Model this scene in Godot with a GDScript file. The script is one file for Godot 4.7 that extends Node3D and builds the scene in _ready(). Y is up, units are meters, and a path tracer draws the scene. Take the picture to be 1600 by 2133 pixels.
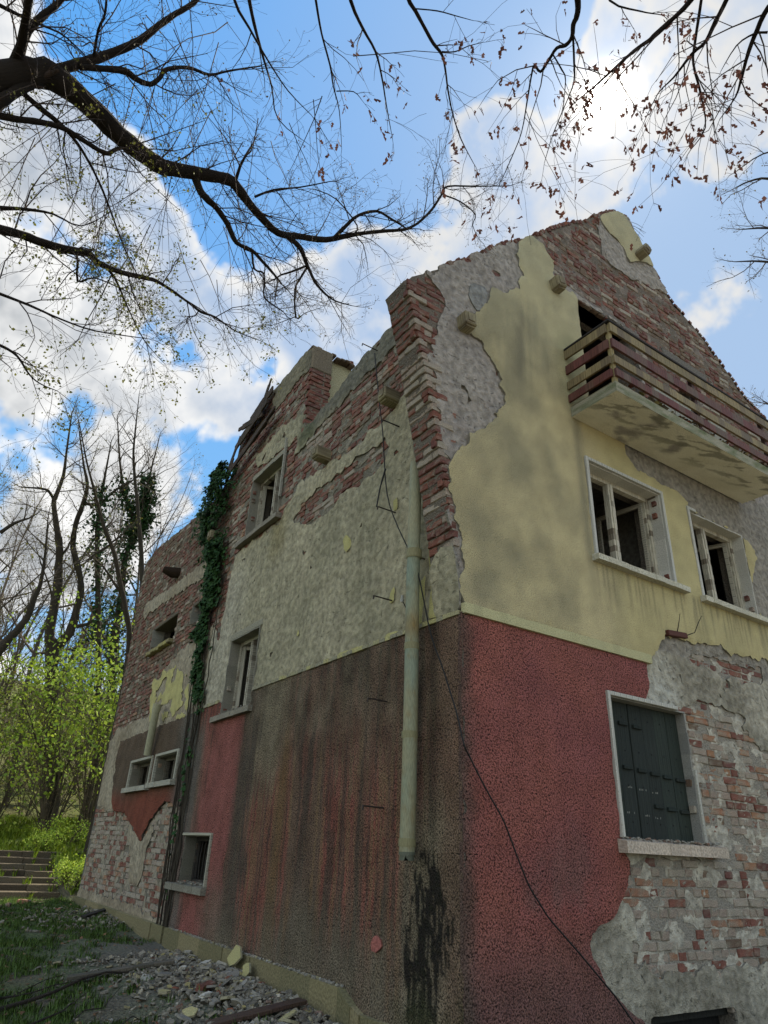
extends Node3D
# An abandoned house with fallen plaster, seen from below its corner under bare spring branches.

const R_YELLOW := [0,3.38,-0.01,3.49,-0.02,3.61,0.05,3.77,0.03,3.99,-0.02,4.16,-0.06,4.3,-0.08,4.41,-0.12,4.55,-0.14,4.72,-0.11,4.83,0.02,4.95,0.1,5.08,0.1,5.17,0.39,5.39,0.54,5.63,0.64,5.84,0.58,6.13,0.43,6.33,0.34,6.44,0.17,6.46,0.11,6.51,0.23,6.79,0.37,6.91,0.49,7.28,0.57,7.37,0.7,7.36,0.95,7.62,0.97,7.76,1.05,7.87,0.98,8.09,0.97,8.37,1.05,8.5,1.3,8.73,1.49,8.59,1.63,8.46,1.59,8.23,1.7,8.06,1.83,8.09,1.98,8.11,2.06,8.05,2.06,6.1,5.2,6.1,5.6,5.9,5.6,4.4,7.2,4.4,7.2,3.1,4.9,3.8,4.51,3.77,4.28,3.75,4.07,3.73,3.91,3.78,3.67,3.75,3.34,3.73,3.14,3.74,2.81,3.7,2.78,3.62,2.68,3.52,2.58,3.48,2.51,3.41,2.52,3.38]
const R_BARE_BALCONY := [2.61,6.07,2.61,5.9,2.72,5.81,2.82,5.73,3.01,5.73,3.2,5.72,3.38,5.7,3.57,5.68,3.74,5.62,3.72,5.52,4.93,5.5,5.21,5.33,4.88,4.64,5.01,4.34,5.6,4.3,5.6,5.6,5.9,6.2,3,6.3]
const R_RED := [-0.1,0,-0.1,3.36,2.51,3.39,2.46,3.24,2.42,2.96,2.24,2.88,1.8,2.98,1.8,1.6,1.84,1.53,1.81,1.4,1.81,1.31,1.7,1.2,1.57,1.09,1.44,1.07,1.32,1.03,1.27,0.88,1.36,0.78,1.43,0.64,1.58,0.53,1.73,0.44,1.85,0.39,1.95,0.1]
const R_BRICK_LOW := [2.83,2.9,3.13,3,3.34,3.1,3.66,3.07,3.99,3.08,4.17,3.01,4.09,2.85,4.34,2.69,7.3,2.6,7.3,0.8,3.69,0.7,3.4,0.7,2.81,0.71,2.44,0.7,2.12,0.7,1.79,0.74,1.83,0.84,1.94,0.89,1.78,0.96,1.76,1.04,1.86,1.12,1.74,1.21,1.78,1.35,1.83,1.53,3.04,1.57,3.06,1.7,3.01,2.56,2.88,2.82]
const R_BRICK_BAND := [3.12,3.52,3.56,3.63,4.01,3.64,4.44,3.66,4.86,3.69,4.78,3.49,4.24,3.43,3.94,3.44,3.52,3.48,3.14,3.47]
const R_BRICK_GABLE := [1.38,8.82,1.68,9.15,2.72,10.16,2.76,9.93,2.79,9.59,2.72,9.31,3.03,9.26,3.43,9.25,3.76,9.36,4.6,9.6,7.5,8,7.5,6.7,5.3,6.4,3.25,6.2,3.25,8.1,2.31,8.19,1.99,8.18,1.8,8.19,1.67,8.24,1.63,8.46,1.49,8.64]
const R_BRICK_QUOIN := [-0.69,6.81,-0.48,7.01,-0.34,6.95,-0.13,6.84,-0.11,6.76,-0.22,6.58,-0.25,6.26,-0.28,6.14,-0.38,6.11,-0.34,5.8,-0.25,5.78,-0.25,5.44,-0.23,5.22,-0.2,4.91,-0.16,4.67,-0.11,4.38,-0.07,4.01,-0.08,3.82,-0.16,3.8,-0.38,5,-0.69,5.98]
const R_PATCH_TOP := [2.79,10.12,2.9,9.97,3.14,9.91,3.29,9.84,3.33,9.68,3.38,9.59,3.81,9.86,4.1,9.9,3.4,10.75,3,10.5]
const R_SMOOTH := [0.18,7.2,0.26,7.27,0.37,7.31,0.48,7.28,0.39,6.97,0.32,6.85,0.22,6.87,0.17,7.02]
const L_OUT := [0.37,-0.4,0.37,7.5,1.3,7.49,1.9,7.45,2.21,7.41,2.64,7.25,3,7.2,3.58,7.12,3.62,8.7,3.78,8.77,4.6,8.74,5.21,8.7,5.8,8.62,6.4,8.5,6.55,7.72,7.65,7.45,9.18,7.58,10.94,7.73,12.03,7.64,12.05,6.25,11.78,6.1,11.8,5.5,11.68,3.5,11.6,2,11.62,-0.4]
const L_SCRATCH := [-0.02,3.3,-0.02,7.6,0.55,7.6,0.93,6.19,1.24,6.07,1.62,6.07,2.1,5.98,2.66,6.06,3.49,6.16,3.93,5.93,4.01,5.72,5.6,5.77,5.72,5.72,5.82,5.08,5.85,4.38,5.93,3.86,5.99,3.29,6.55,3.3]
const L_BRICK_MID := [3.74,5.6,3.36,5.73,2.87,5.81,2.43,5.78,1.92,5.84,1.54,5.79,1.33,5.75,1.26,5.78,1.27,5.62,1.31,5.44,1.56,5.41,1.71,5.38,1.98,5.42,2.25,5.44,2.48,5.34,2.79,5.33,3.05,5.3,3.39,5.49]
const L_BEAM := [0.3,7.02,1.2,7.06,2.2,7,3,6.9,3.62,6.75,3.9,6.8,3.62,7.1,3.6,7.6,0.3,7.7]
const L_DORM_TOP := [5.43,8.92,3.8,8.85,3.57,8.67,3.56,8.26,3.94,8.31,4.19,8.29,4.51,8.17,4.84,8.18]
const L_DORM_MID := [5.49,7.49,5.17,7.53,4.55,7.61,3.98,7.53,3.53,7.45,3.24,7.21,3.46,7.09,4.08,7.07,4.78,7.15,5.26,7.19]
const L_ANNEX_GREY := [8.09,4.49,7.51,4.61,6.56,4.57,6.29,4.71,5.81,4.29,5.99,3.29,6.57,3.21,8.16,3.23,10.66,3.23,11.31,3.34,11.32,3.58,8.95,3.59,9.14,3.97,8.67,4.3]
const L_ANNEX_GREY_TOP := [10.91,5.8,10.81,5.98,9.51,5.93,8.15,5.87,7.1,5.8,7.19,6.15,7.78,6.17,8.5,6.17,9.68,6.22,11.13,6.33]
const L_YELLOW_PATCH := [9.17,4.2,9.05,4.3,8.74,4.17,8.57,4.37,8.33,4.28,7.87,4.32,7.38,4.12,6.98,3.98,6.77,3.47,6.87,3.32,7.44,3.32,7.84,3.27,8.07,3.4,8.38,3.86,8.6,3.72,8.55,3.32,8.86,3.49,9.08,3.91]
const L_CAST := [-0.1,0,-0.1,3.36,6.5,3.33,6.25,2.77,6.31,2.23,6.29,1.72,6.28,1.23,6.22,0.77,6.17,0.41,6.1,0.1]
const L_CAST_ANNEX := [10.7,3.28,8.34,3.31,5.93,3.31,6,2.68,6.08,2.22,6.15,1.91,6.41,1.94,6.77,2.04,7.09,2.07,7.24,2.01,7.53,1.9,7.84,1.74,7.97,1.6,7.99,1.5,8.19,1.53,8.56,1.69,8.95,1.82,9.42,1.95,9.75,1.95,10.08,1.98,10.36,2.11,10.52,2.41,10.68,2.82]
const L_ANNEX_SMOOTH := [11.7,3.35,11.5,3.42,10.7,3.28,10.68,2.82,10.52,2.41,10.36,2.11,10.11,1.98,10.9,2.01,11.75,2.2]
const L_ANNEX_LOWGREY := [11.7,0.3,11.7,0.66,10.52,0.63,9.16,0.64,7.71,0.6,6.96,0.57,6.5,0.55,6.17,0.52,6.15,0.3]
const L_STREAK := [9.42,1.95,8.94,1.8,8.92,1.54,8.44,1.22,8.46,0.95,7.76,0.85,7.66,1.18,7.75,1.38,7.59,1.52,7.17,1.62,7.73,1.74,7.99,1.5,8.26,1.55]
const L_CHIPS := [2.11,4.78,2.04,4.79,1.93,4.7,1.94,4.61,2.01,4.56,2.09,4.65]
const L_REDPATCH := [1.14,0.87,1.08,0.9,0.99,0.88,0.97,0.84,1.04,0.8,1.1,0.78,1.12,0.81]
const R_VERGE := [6.59,8.11,6.09,8.27,5.46,8.79,5.03,9.11,4.37,9.44,3.87,10.16,3.57,10.73,3.2,10.6,2.56,9.97,1.67,9.13,1.36,8.82,1.3,8.71,0.67,8.15,0.16,7.59,-0.35,7.08,-0.55,6.9,-0.69,6.74]
const OVERHEAD := [
	[-5.04,4.97,0.07,0.247,-4.74,5.69,0.22,0.21,-4.34,6.21,0.25,0.132,-4.19,6.38,0.27,0.13,-4.06,6.5,0.24,0.128,-3.85,6.56,0.14,0.111,-3.61,6.6,0.01,0.103,-3.35,6.63,-0.1,0.095,-3.14,6.69,-0.17,0.092,-2.9,6.8,-0.16,0.074,-2.72,6.86,-0.14,0.069,-2.55,6.91,-0.13,0.07,-2.39,6.88,-0.2,0.055,-2.21,6.85,-0.27,0.051,-1.97,6.85,-0.35,0.046,-1.75,6.93,-0.33,0.044,-1.49,7.02,-0.28,0.037,-1.25,7.15,-0.17,0.029,-1,7.26,-0.05,0.024,-0.77,7.36,0.04,0.022,-0.64,7.47,0.12,0.019,-0.54,7.64,0.24,0.017,-0.49,7.81,0.35,0.015,-0.44,7.93,0.38,0.013,-0.17,8,0.51,0.011,0.16,8.05,0.71,0.005],
	[-2.88,6.8,-0.17,0.044,-2.8,6.69,-0.2,0.039,-2.73,6.62,-0.19,0.036,-2.62,6.59,-0.21,0.03,-2.48,6.52,-0.26,0.027,-2.36,6.43,-0.32,0.024,-2.21,6.41,-0.3,0.02,-2.08,6.36,-0.32,0.017,-1.96,6.31,-0.34,0.013,-1.85,6.25,-0.36,0.008],
	[-4.07,6.52,0.26,0.05,-3.97,6.66,0.28,0.042,-3.87,6.81,0.3,0.042,-3.74,6.98,0.35,0.038,-3.61,7.15,0.43,0.034,-3.52,7.33,0.51,0.029,-3.43,7.49,0.58,0.025,-3.33,7.65,0.66,0.023,-3.28,7.81,0.75,0.02],
	[-3.92,6.64,0.32,0.028,-3.77,6.73,0.35,0.026,-3.63,6.85,0.34,0.031,-3.54,6.89,0.3,0.026,-3.44,6.94,0.29,0.024,-3.39,7.02,0.33,0.02,-3.37,7.1,0.36,0.022,-3.28,7.23,0.36,0.018,-3.17,7.29,0.38,0.016,-3.04,7.34,0.38,0.013,-2.89,7.48,0.43,0.01,-2.68,7.63,0.52,0.006],
	[-4.74,4.89,0.17,0.061,-4.33,5.04,0.07,0.051,-4.02,5.16,-0.01,0.038,-3.9,5.22,-0.04,0.036,-3.75,5.26,-0.07,0.034,-3.58,5.32,-0.09,0.033,-3.47,5.38,-0.11,0.033,-3.39,5.39,-0.17,0.027,-3.23,5.42,-0.2,0.023,-3.05,5.47,-0.2,0.021,-2.95,5.51,-0.22,0.016,-2.81,5.52,-0.26,0.014,-2.65,5.51,-0.3,0.011,-2.53,5.51,-0.34,0.013,-2.4,5.54,-0.36,0.01,-2.19,5.55,-0.43,0.006,-1.96,5.59,-0.46,0.004],
	[-4.74,5.67,0.2,0.038,-4.25,5.91,0.2,0.028,-4.1,6,0.2,0.026,-3.98,6.08,0.19,0.024,-3.87,6.14,0.17,0.022,-3.76,6.17,0.13,0.021,-3.63,6.2,0.09,0.02,-3.56,6.25,0.06,0.022,-3.51,6.33,0.08,0.014,-3.41,6.39,0.08,0.011],
	[-4.29,6.37,0.28,0.049,-4.27,6.36,0.42,0.04,-4.27,6.37,0.6,0.033,-4.27,6.37,0.78,0.028,-4.28,6.38,0.97,0.025],
	[-4.27,6.4,0.31,0.036,-4.27,6.56,0.43,0.032,-4.21,6.69,0.52,0.03,-4.15,6.81,0.59,0.023,-4.11,6.93,0.67,0.019],
	[-4.26,6.25,0.21,0.022,-4.14,6.2,0.21,0.022,-4.03,6.19,0.18,0.024,-3.9,6.18,0.15,0.017,-3.77,6.14,0.1,0.013,-3.64,6.08,0.02,0.011,-3.51,5.99,-0.07,0.01,-3.39,5.89,-0.17,0.008,-3.24,5.76,-0.29,0.007,-3.06,5.62,-0.4,0.005,-2.97,5.56,-0.45,0.003],
	[-4.38,5.74,0.19,0.063,-4.27,5.96,0.26,0.051,-4.23,6.1,0.26,0.043,-4.17,6.29,0.24,0.044],
	[-1.9,6.85,-0.33,0.031,-1.74,6.79,-0.33,0.028,-1.6,6.68,-0.4,0.02,-1.5,6.56,-0.42,0.017,-1.39,6.45,-0.4,0.013,-1.26,6.41,-0.39,0.009,-1.11,6.39,-0.33,0.005],
	[-1.44,7.02,-0.25,0.026,-1.36,7.16,-0.12,0.021,-1.28,7.27,-0.02,0.018,-1.13,7.34,0.08,0.016,-0.96,7.34,0.09,0.014,-0.81,7.34,0.09,0.012],
	[-2.21,6.41,-0.3,0.013,-2.14,6.27,-0.36,0.011,-2.06,6.22,-0.31,0.011,-2.01,6.07,-0.38,0.009,-1.97,5.99,-0.37,0.009,-1.8,5.94,-0.36,0.006],
	[-1.6,6.68,-0.4,0.014,-1.62,6.59,-0.51,0.012,-1.62,6.51,-0.6,0.01,-1.51,6.32,-0.75,0.012,-1.46,6.35,-0.69,0.005],
	[-1.62,6.68,-0.41,0.014,-1.71,6.63,-0.5,0.013,-1.8,6.59,-0.58,0.011],
	[-3.66,5.28,-0.13,0.015,-3.54,5.28,-0.06,0.011,-3.48,5.12,-0.14,0.011,-3.38,5.14,-0.05,0.006,-3.14,5.13,-0.04,0.004],
	[-3.35,5.39,-0.17,0.012,-3.25,5.31,-0.16,0.011,-3.1,5.18,-0.26,0.007,-2.91,5.02,-0.36,0.005,-2.7,4.91,-0.41,0.002],
	[-4.04,4.6,0.06,0.015,-3.88,4.61,0.05,0.012,-3.71,4.62,0.04,0.01,-3.5,4.61,0.04,0.007,-3.28,4.62,0.05,0.006,-2.94,4.73,0.05,0.003],
	[-3.99,4.24,0.04,0.014,-3.78,4.25,0.03,0.011,-3.67,4.23,0.01,0.009,-3.58,4.16,-0.03,0.007,-3.5,4.13,-0.05,0.005,-3.39,4.12,-0.05,0.003],
	[-4.04,5.12,0.23,0.015,-3.89,5.18,0.26,0.012,-3.75,5.21,0.29,0.008,-3.57,5.22,0.29,0.005,-3.43,5.41,0.34,0.003],
	[-1.25,7.15,-0.17,0.011,-1.25,7.21,-0.09,0.009,-1.55,7.31,-0.02,0.007,-1.78,7.3,-0.04,0.005],
	[-2.32,6.9,-0.15,0.015,-2.18,7.01,-0.06,0.011,-1.97,7.1,0.04,0.009,-1.73,7.2,0.2,0.005],
	[-2.53,6.92,-0.11,0.02,-2.54,7,-0.01,0.017,-2.53,7.06,0.07,0.013],
	[-0.47,7.8,0.35,0.011,-0.3,7.75,0.42,0.009,-0.11,7.67,0.44,0.007,-0.08,7.6,0.36,0.005,0.05,7.5,0.32,0.003],
	[-3.86,6.82,0.31,0.014,-3.88,6.85,0.53,0.012,-3.87,6.91,0.62,0.011,-3.9,6.99,0.74,0.01],
	[-4.57,6.26,0.7,0.017,-4.42,6.37,0.63,0.016,-4.31,6.47,0.57,0.013,-4.19,6.57,0.52,0.009,-4.04,6.67,0.46,0.007,-3.78,6.71,0.32,0.004],
]
const HANGING := [
	[-2.1,5.78,3.33,0.039,-1.75,5.8,3.07,0.027,-1.61,5.83,2.98,0.021,-1.53,5.89,2.91,0.02,-1.52,5.87,2.87,0.018,-1.49,5.84,2.83,0.015,-1.49,5.83,2.78,0.014,-1.52,5.83,2.74,0.012,-1.5,5.85,2.66,0.011,-1.48,5.87,2.57,0.011,-1.53,5.89,2.57,0.009,-1.51,5.86,2.52,0.007,-1.45,5.8,2.42,0.006,-1.38,5.7,2.29,0.004,-1.35,5.62,2.16,0.004,-1.32,5.53,2,0.002],
	[-1.58,5.31,3.9,0.037,-1.39,5.41,3.62,0.024,-1.27,5.53,3.4,0.017,-1.23,5.6,3.28,0.015,-1.22,5.63,3.16,0.014,-1.23,5.66,3.04,0.012,-1.24,5.67,2.88,0.009,-1.24,5.69,2.75,0.007,-1.27,5.67,2.65,0.004],
	[-1.31,5.72,3.78,0.031,-1.11,5.7,3.58,0.021,-1,5.74,3.48,0.016,-0.97,5.71,3.39,0.015,-0.94,5.67,3.3,0.013,-0.95,5.66,3.22,0.011,-0.92,5.66,3.08,0.007,-0.9,5.68,2.96,0.004,-0.86,5.6,2.81,0.002],
	[-1.07,5.48,3.92,0.033,-0.93,5.5,3.72,0.024,-0.89,5.57,3.61,0.017,-0.8,5.62,3.51,0.016,-0.76,5.58,3.43,0.014,-0.7,5.52,3.34,0.011,-0.66,5.47,3.27,0.006,-0.58,5.51,3.13,0.003],
	[-1.09,6.03,3.47,0.019,-0.99,5.95,3.36,0.011,-0.87,5.85,3.22,0.01,-0.81,5.79,3.16,0.009,-0.67,5.69,3.1,0.007,-0.55,5.58,3.03,0.005,-0.53,5.53,2.91,0.003],
	[-2.53,6.29,2.46,0.026,-2.3,6.27,2.27,0.017,-2.21,6.24,2.24,0.015,-2.11,6.2,2.21,0.014,-2.03,6.16,2.19,0.014,-1.95,6.13,2.18,0.011,-1.89,6.09,2.14,0.008,-1.81,6.03,2.07,0.007,-1.71,5.95,2,0.006,-1.59,5.87,1.94,0.005,-1.45,5.79,1.9,0.003],
	[-2.92,6.43,2.08,0.019,-2.74,6.31,1.89,0.01,-2.63,6.24,1.78,0.008,-2.5,6.16,1.68,0.008,-2.43,6.1,1.61,0.006,-2.33,6.03,1.53,0.004,-2.21,5.9,1.38,0.002],
	[-2.83,6.08,2.33,0.021,-2.61,6.07,2.13,0.014,-2.48,6.01,2.07,0.011,-2.36,5.96,2.03,0.009,-2.26,5.89,1.96,0.007,-2.16,5.81,1.87,0.005,-2.03,5.71,1.76,0.002],
	[-3.28,6.57,1.84,0.028,-3.11,6.45,1.62,0.016,-3,6.38,1.5,0.014,-2.87,6.29,1.39,0.01,-2.75,6.22,1.29,0.007,-2.63,6.12,1.17,0.005,-2.39,6.06,1.17,0.002],
	[-3.33,6.44,1.79,0.023,-3.17,6.32,1.59,0.013,-3.03,6.27,1.52,0.01,-2.84,6.2,1.44,0.007,-2.66,6.14,1.38,0.005,-2.46,6.08,1.36,0.003],
	[-2.4,6.09,1.6,0.005,-2.3,6.1,1.66,0.004,-2.23,6.07,1.66,0.002],
	[-1.96,6.14,2.19,0.006,-1.89,6.14,2.24,0.005,-1.84,6.15,2.31,0.004,-1.78,6.15,2.38,0.002],
	[-2.22,6.24,2.25,0.005,-2.1,6.24,2.32,0.005,-1.99,6.23,2.37,0.004,-1.89,6.21,2.42,0.002],
	[-1.46,6.34,3.04,0.015,-1.27,6.24,2.98,0.008,-1.11,6.18,3.06,0.006,-1.02,6.15,3.12,0.004],
	[-1.49,5.85,2.84,0.009,-1.4,5.78,2.76,0.008,-1.34,5.73,2.7,0.006,-1.31,5.68,2.61,0.004,-1.27,5.59,2.45,0.004,-1.22,5.5,2.32,0.002],
	[-1.5,5.86,2.69,0.006,-1.43,5.77,2.69,0.006,-1.38,5.74,2.67,0.004,-1.29,5.64,2.55,0.002],
	[-0.76,5.59,3.54,0.009,-0.8,5.61,3.49,0.007,-0.82,5.61,3.4,0.005,-0.79,5.57,3.28,0.002],
]
const FORKED := [
	[0.84,2.66,-21.4,0.241,0.43,4.09,-21.36,0.222,0.1,5.27,-21.26,0.213,-0.21,6.47,-21.1,0.204,-0.44,7.31,-20.95,0.222,-0.62,7.68,-20.88,0.167,-0.71,8.46,-20.69,0.148,-0.84,9.32,-20.44,0.157,-0.97,9.86,-20.28,0.13,-1.13,10.48,-20.08,0.12,-1.42,11.17,-19.95,0.102,-1.71,11.86,-19.79,0.084,-1.72,12.18,-19.65,0.075,-1.7,12.86,-19.44,0.056,-1.87,13.81,-19.09,0.038,-2.07,14.9,-18.61,0.019],
	[-0.3,7.33,-20.93,0.167,-0.06,7.69,-20.81,0.157,0,8.1,-20.69,0.148,-0.01,8.59,-20.56,0.13,-0.05,9.15,-20.4,0.111,-0.19,9.61,-20.27,0.102,-0.47,10.13,-20.13,0.111,-0.72,10.56,-20,0.102,-0.85,11.07,-19.71,0.083,-0.88,11.59,-19.39,0.083,-0.87,12.12,-19.05,0.073,-0.97,12.53,-18.76,0.058,-1.24,13.01,-18.55,0.036,-1.71,13.96,-18.09,0.022],
	[0.14,8.04,-20.69,0.074,0.43,8.15,-20.51,0.055,0.59,8.3,-20.44,0.044,0.75,8.21,-20.34,0.029,1.13,8.24,-20.26,0.015],
	[-0.81,11.92,-19.13,0.059,-0.55,11.88,-19.01,0.055,-0.37,11.95,-18.95,0.044,-0.16,12.28,-18.65,0.044,0.05,12.53,-18.39,0.04,0.53,13,-18.07,0.022,0.97,13.61,-17.66,0.011],
	[-1.76,12.01,-19.73,0.056,-2.01,12.23,-19.65,0.048,-2.32,12.23,-19.67,0.037,-2.75,12.14,-19.72,0.022],
	[-0.97,10.27,-20.14,0.044,-0.88,10.5,-19.94,0.037],
	[-0.14,6.88,-21.01,0.037,0.27,6.68,-20.89,0.028,0.67,6.24,-20.8,0.015],
]
const LEANING := [
	[-2.56,5.34,-18.45,0.18,-2.11,6.33,-18.24,0.147,-1.95,6.66,-18.15,0.115,-1.68,7.26,-17.99,0.098,-1.64,7.9,-17.81,0.075,-1.6,8.33,-17.67,0.059,-1.74,9.23,-17.38,0.039,-1.96,10.17,-17.04,0.02],
	[-3.06,9.47,-17.37,0.065,-2.78,9.82,-17.23,0.049,-2.46,10.04,-17.12,0.026],
]
const IVYTREE := [
	[2.55,4.45,-22.96,0.159,2.1,6.78,-22.71,0.159,1.83,8.32,-22.41,0.149,1.65,9.72,-22.05,0.12,1.37,11.28,-21.57,0.1,1.41,12.19,-21.2,0.09,1.02,13,-20.92,0.08,0.58,13.61,-20.71,0.06,0.12,14.54,-20.3,0.04,-0.39,15.77,-19.68,0.02],
	[1.36,12.09,-21.25,0.08,1.56,12.57,-21,0.068,1.51,13.28,-20.69,0.052,1.33,14.12,-20.31,0.036,1.21,15.49,-19.58,0.018],
]
const IVYPOLE := [
	[1.62,4.11,-20.12,0.107,0.62,7.97,-19.58,0.089,-0.06,10.22,-18.97,0.082,-0.36,11.26,-18.59,0.071,-0.53,12.31,-18.14,0.046,-0.7,13.5,-17.54,0.021],
]
const SLIM := [
	[0.83,5.31,-14.93,0.085,0.65,6.42,-14.72,0.08,0.35,7.15,-14.58,0.071,0,7.86,-14.42,0.065,-0.29,8.44,-14.27,0.06,-0.52,8.78,-14.18,0.057,-0.77,9.11,-14.08,0.048,-1.05,9.55,-13.94,0.043,-1.35,10.04,-13.75,0.034,-1.72,10.62,-13.5,0.023,-2.19,11.45,-13.09,0.011],
	[0.17,7.5,-14.51,0.043,-0.17,7.82,-14.47,0.034,-0.51,8.14,-14.42,0.026,-0.87,8.33,-14.4,0.014],
	[-0.52,8.71,-14.2,0.034,-0.73,8.48,-14.33,0.031,-0.87,8.33,-14.4,0.02],
	[-0.52,8.75,-14.19,0.028,-0.33,8.97,-14.07,0.023,-0.18,9.23,-13.94,0.011],
]
const POLE := [
	[1.46,5.82,-15.73,0.075,0.64,8.66,-15.09,0.066,0.26,9.67,-14.77,0.06,-0.03,10.41,-14.49,0.051,-0.25,10.89,-14.29,0.045,-0.53,11.6,-13.96,0.033,-0.74,12.44,-13.5,0.018,-0.89,13.02,-13.15,0.009],
]
const SAPLING := [
	[0.55,1.97,-19.44,0.061,0.51,2.44,-19.43,0.058,0.49,2.97,-19.41,0.051,0.39,3.37,-19.4,0.038,0.09,3.61,-19.43,0.027,-0.38,4.12,-19.44,0.02,-0.65,4.64,-19.41,0.015,-1.14,5.21,-19.39,0.01,-1.64,5.15,-19.44,0.007],
	[0.49,2.97,-19.41,0.041,0.61,3.38,-19.36,0.034,0.84,3.82,-19.28,0.024,1.24,4.42,-19.13,0.014],
]
const RIGHTTREE := [
	[15.32,7.17,-3.08,0.135,13.94,11.62,-1.52,0.12,12.3,14.55,-0.2,0.105,11.24,15.9,0.3,0.075,10.63,16.45,0.17,0.051,10.15,16.83,-0.08,0.033,9.93,16.93,-0.43,0.021,9.82,16.92,-0.74,0.01],
	[11.9,15.1,0.02,0.06,11.2,15.76,-0.29,0.039,10.81,16.05,-0.62,0.027,10.47,16.21,-1.09,0.012],
	[12.48,14.23,-0.47,0.06,11.57,15.21,-0.73,0.039,11.18,15.51,-1.07,0.027,10.8,15.7,-1.58,0.012],
	[11.24,15.9,0.3,0.045,10.12,16.99,0.44,0.03,9.75,17.23,0.11,0.018,9.61,17.16,-0.57,0.009],
	[13.44,12.65,-1.09,0.06,13.19,12.44,-2.22,0.03,12.84,12.74,-2.6,0.012],
]
const CABLE := [-0.1,7.07,-1.49,-0.1,6.37,-1.35,-0.1,5.74,-1.21,-0.1,5.08,-1.11,-0.1,4.74,-1.01,-0.1,4.4,-0.83,-0.1,4.11,-0.65,-0.1,3.83,-0.49,-0.06,3.31,-0.37,-0.06,3.09,-0.28,-0.06,2.91,-0.18,-0.06,2.52,0,-0.06,2.26,0.09,0.03,2.18,0.05,0.13,2.04,0.05,0.23,1.91,0.05,0.36,1.75,0.05,0.47,1.54,0.05,0.58,1.34,0.05,0.7,1.2,0.05,0.81,1.09,0.05,1.1,0.87,0.05,1.44,0.6,0.05,1.68,0.37,0.05]
const CLOUDS := [-0.106,0.782,-0.614,0.078,0.8,-0.057,0.708,-0.704,0.121,1.2,0.024,0.717,-0.696,0.093,0.9,0.085,0.705,-0.704,0.064,0.8,-0.003,0.618,-0.787,0.142,0.9,0.178,0.64,-0.748,0.085,0.8,0.245,0.674,-0.697,0.064,0.8,0.335,0.589,-0.735,0.093,0.7,0.158,0.533,-0.831,0.114,0.8,0.053,0.391,-0.919,0.142,0.7,0.158,0.384,-0.91,0.093,0.7,0.296,0.772,-0.562,0.032,0.9,0.322,0.723,-0.611,0.093,1,0.405,0.727,-0.554,0.078,1,0.352,0.843,-0.407,0.043,1.1,0.386,0.806,-0.448,0.064,1.1,0.421,0.788,-0.45,0.064,0.7,0.489,0.746,-0.452,0.078,0.5,0.414,0.832,-0.369,0.043,0.8,0.451,0.862,-0.232,0.057,1.2,0.528,0.826,-0.198,0.107,1.1,0.502,0.798,-0.333,0.078,1.2,0.549,0.781,-0.299,0.064,1.1,0.659,0.694,-0.289,0.142,-0.35,0.624,0.757,-0.194,0.043,0.3,0.366,0.866,-0.341,0.021,0.5,0.544,0.803,-0.245,0.064,0.9,0.46,0.862,-0.213,0.078,0.7,0.456,0.85,-0.265,0.043,0.5,0.159,0.846,-0.51,0.185,-1.6,0.281,0.822,-0.496,0.107,-1.3,0.11,0.772,-0.626,0.078,-1,0.378,0.88,-0.289,0.078,-1.1,0.278,0.886,-0.371,0.121,-1.2,0.174,0.7,-0.693,0.057,-1,0.275,0.609,-0.744,0.032,-1,0.196,0.517,-0.833,0.036,-0.7,0.431,0.841,-0.327,0.043,-0.6,0.499,0.819,-0.283,0.036,-0.9,0.547,0.755,-0.361,0.064,-0.3,0.24,0.483,-0.842,0.036,-0.6,0.003,0.802,-0.597,0.093,-1]
const VEILS := [0.659,0.694,-0.289,0.164,0.8,0.55,0.76,-0.347,0.121,0.6,0.465,0.777,-0.425,0.078,0.5,0.763,0.557,-0.329,0.142,0.7]
const SUN := [0.4782,0.8297,-0.2880]


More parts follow.
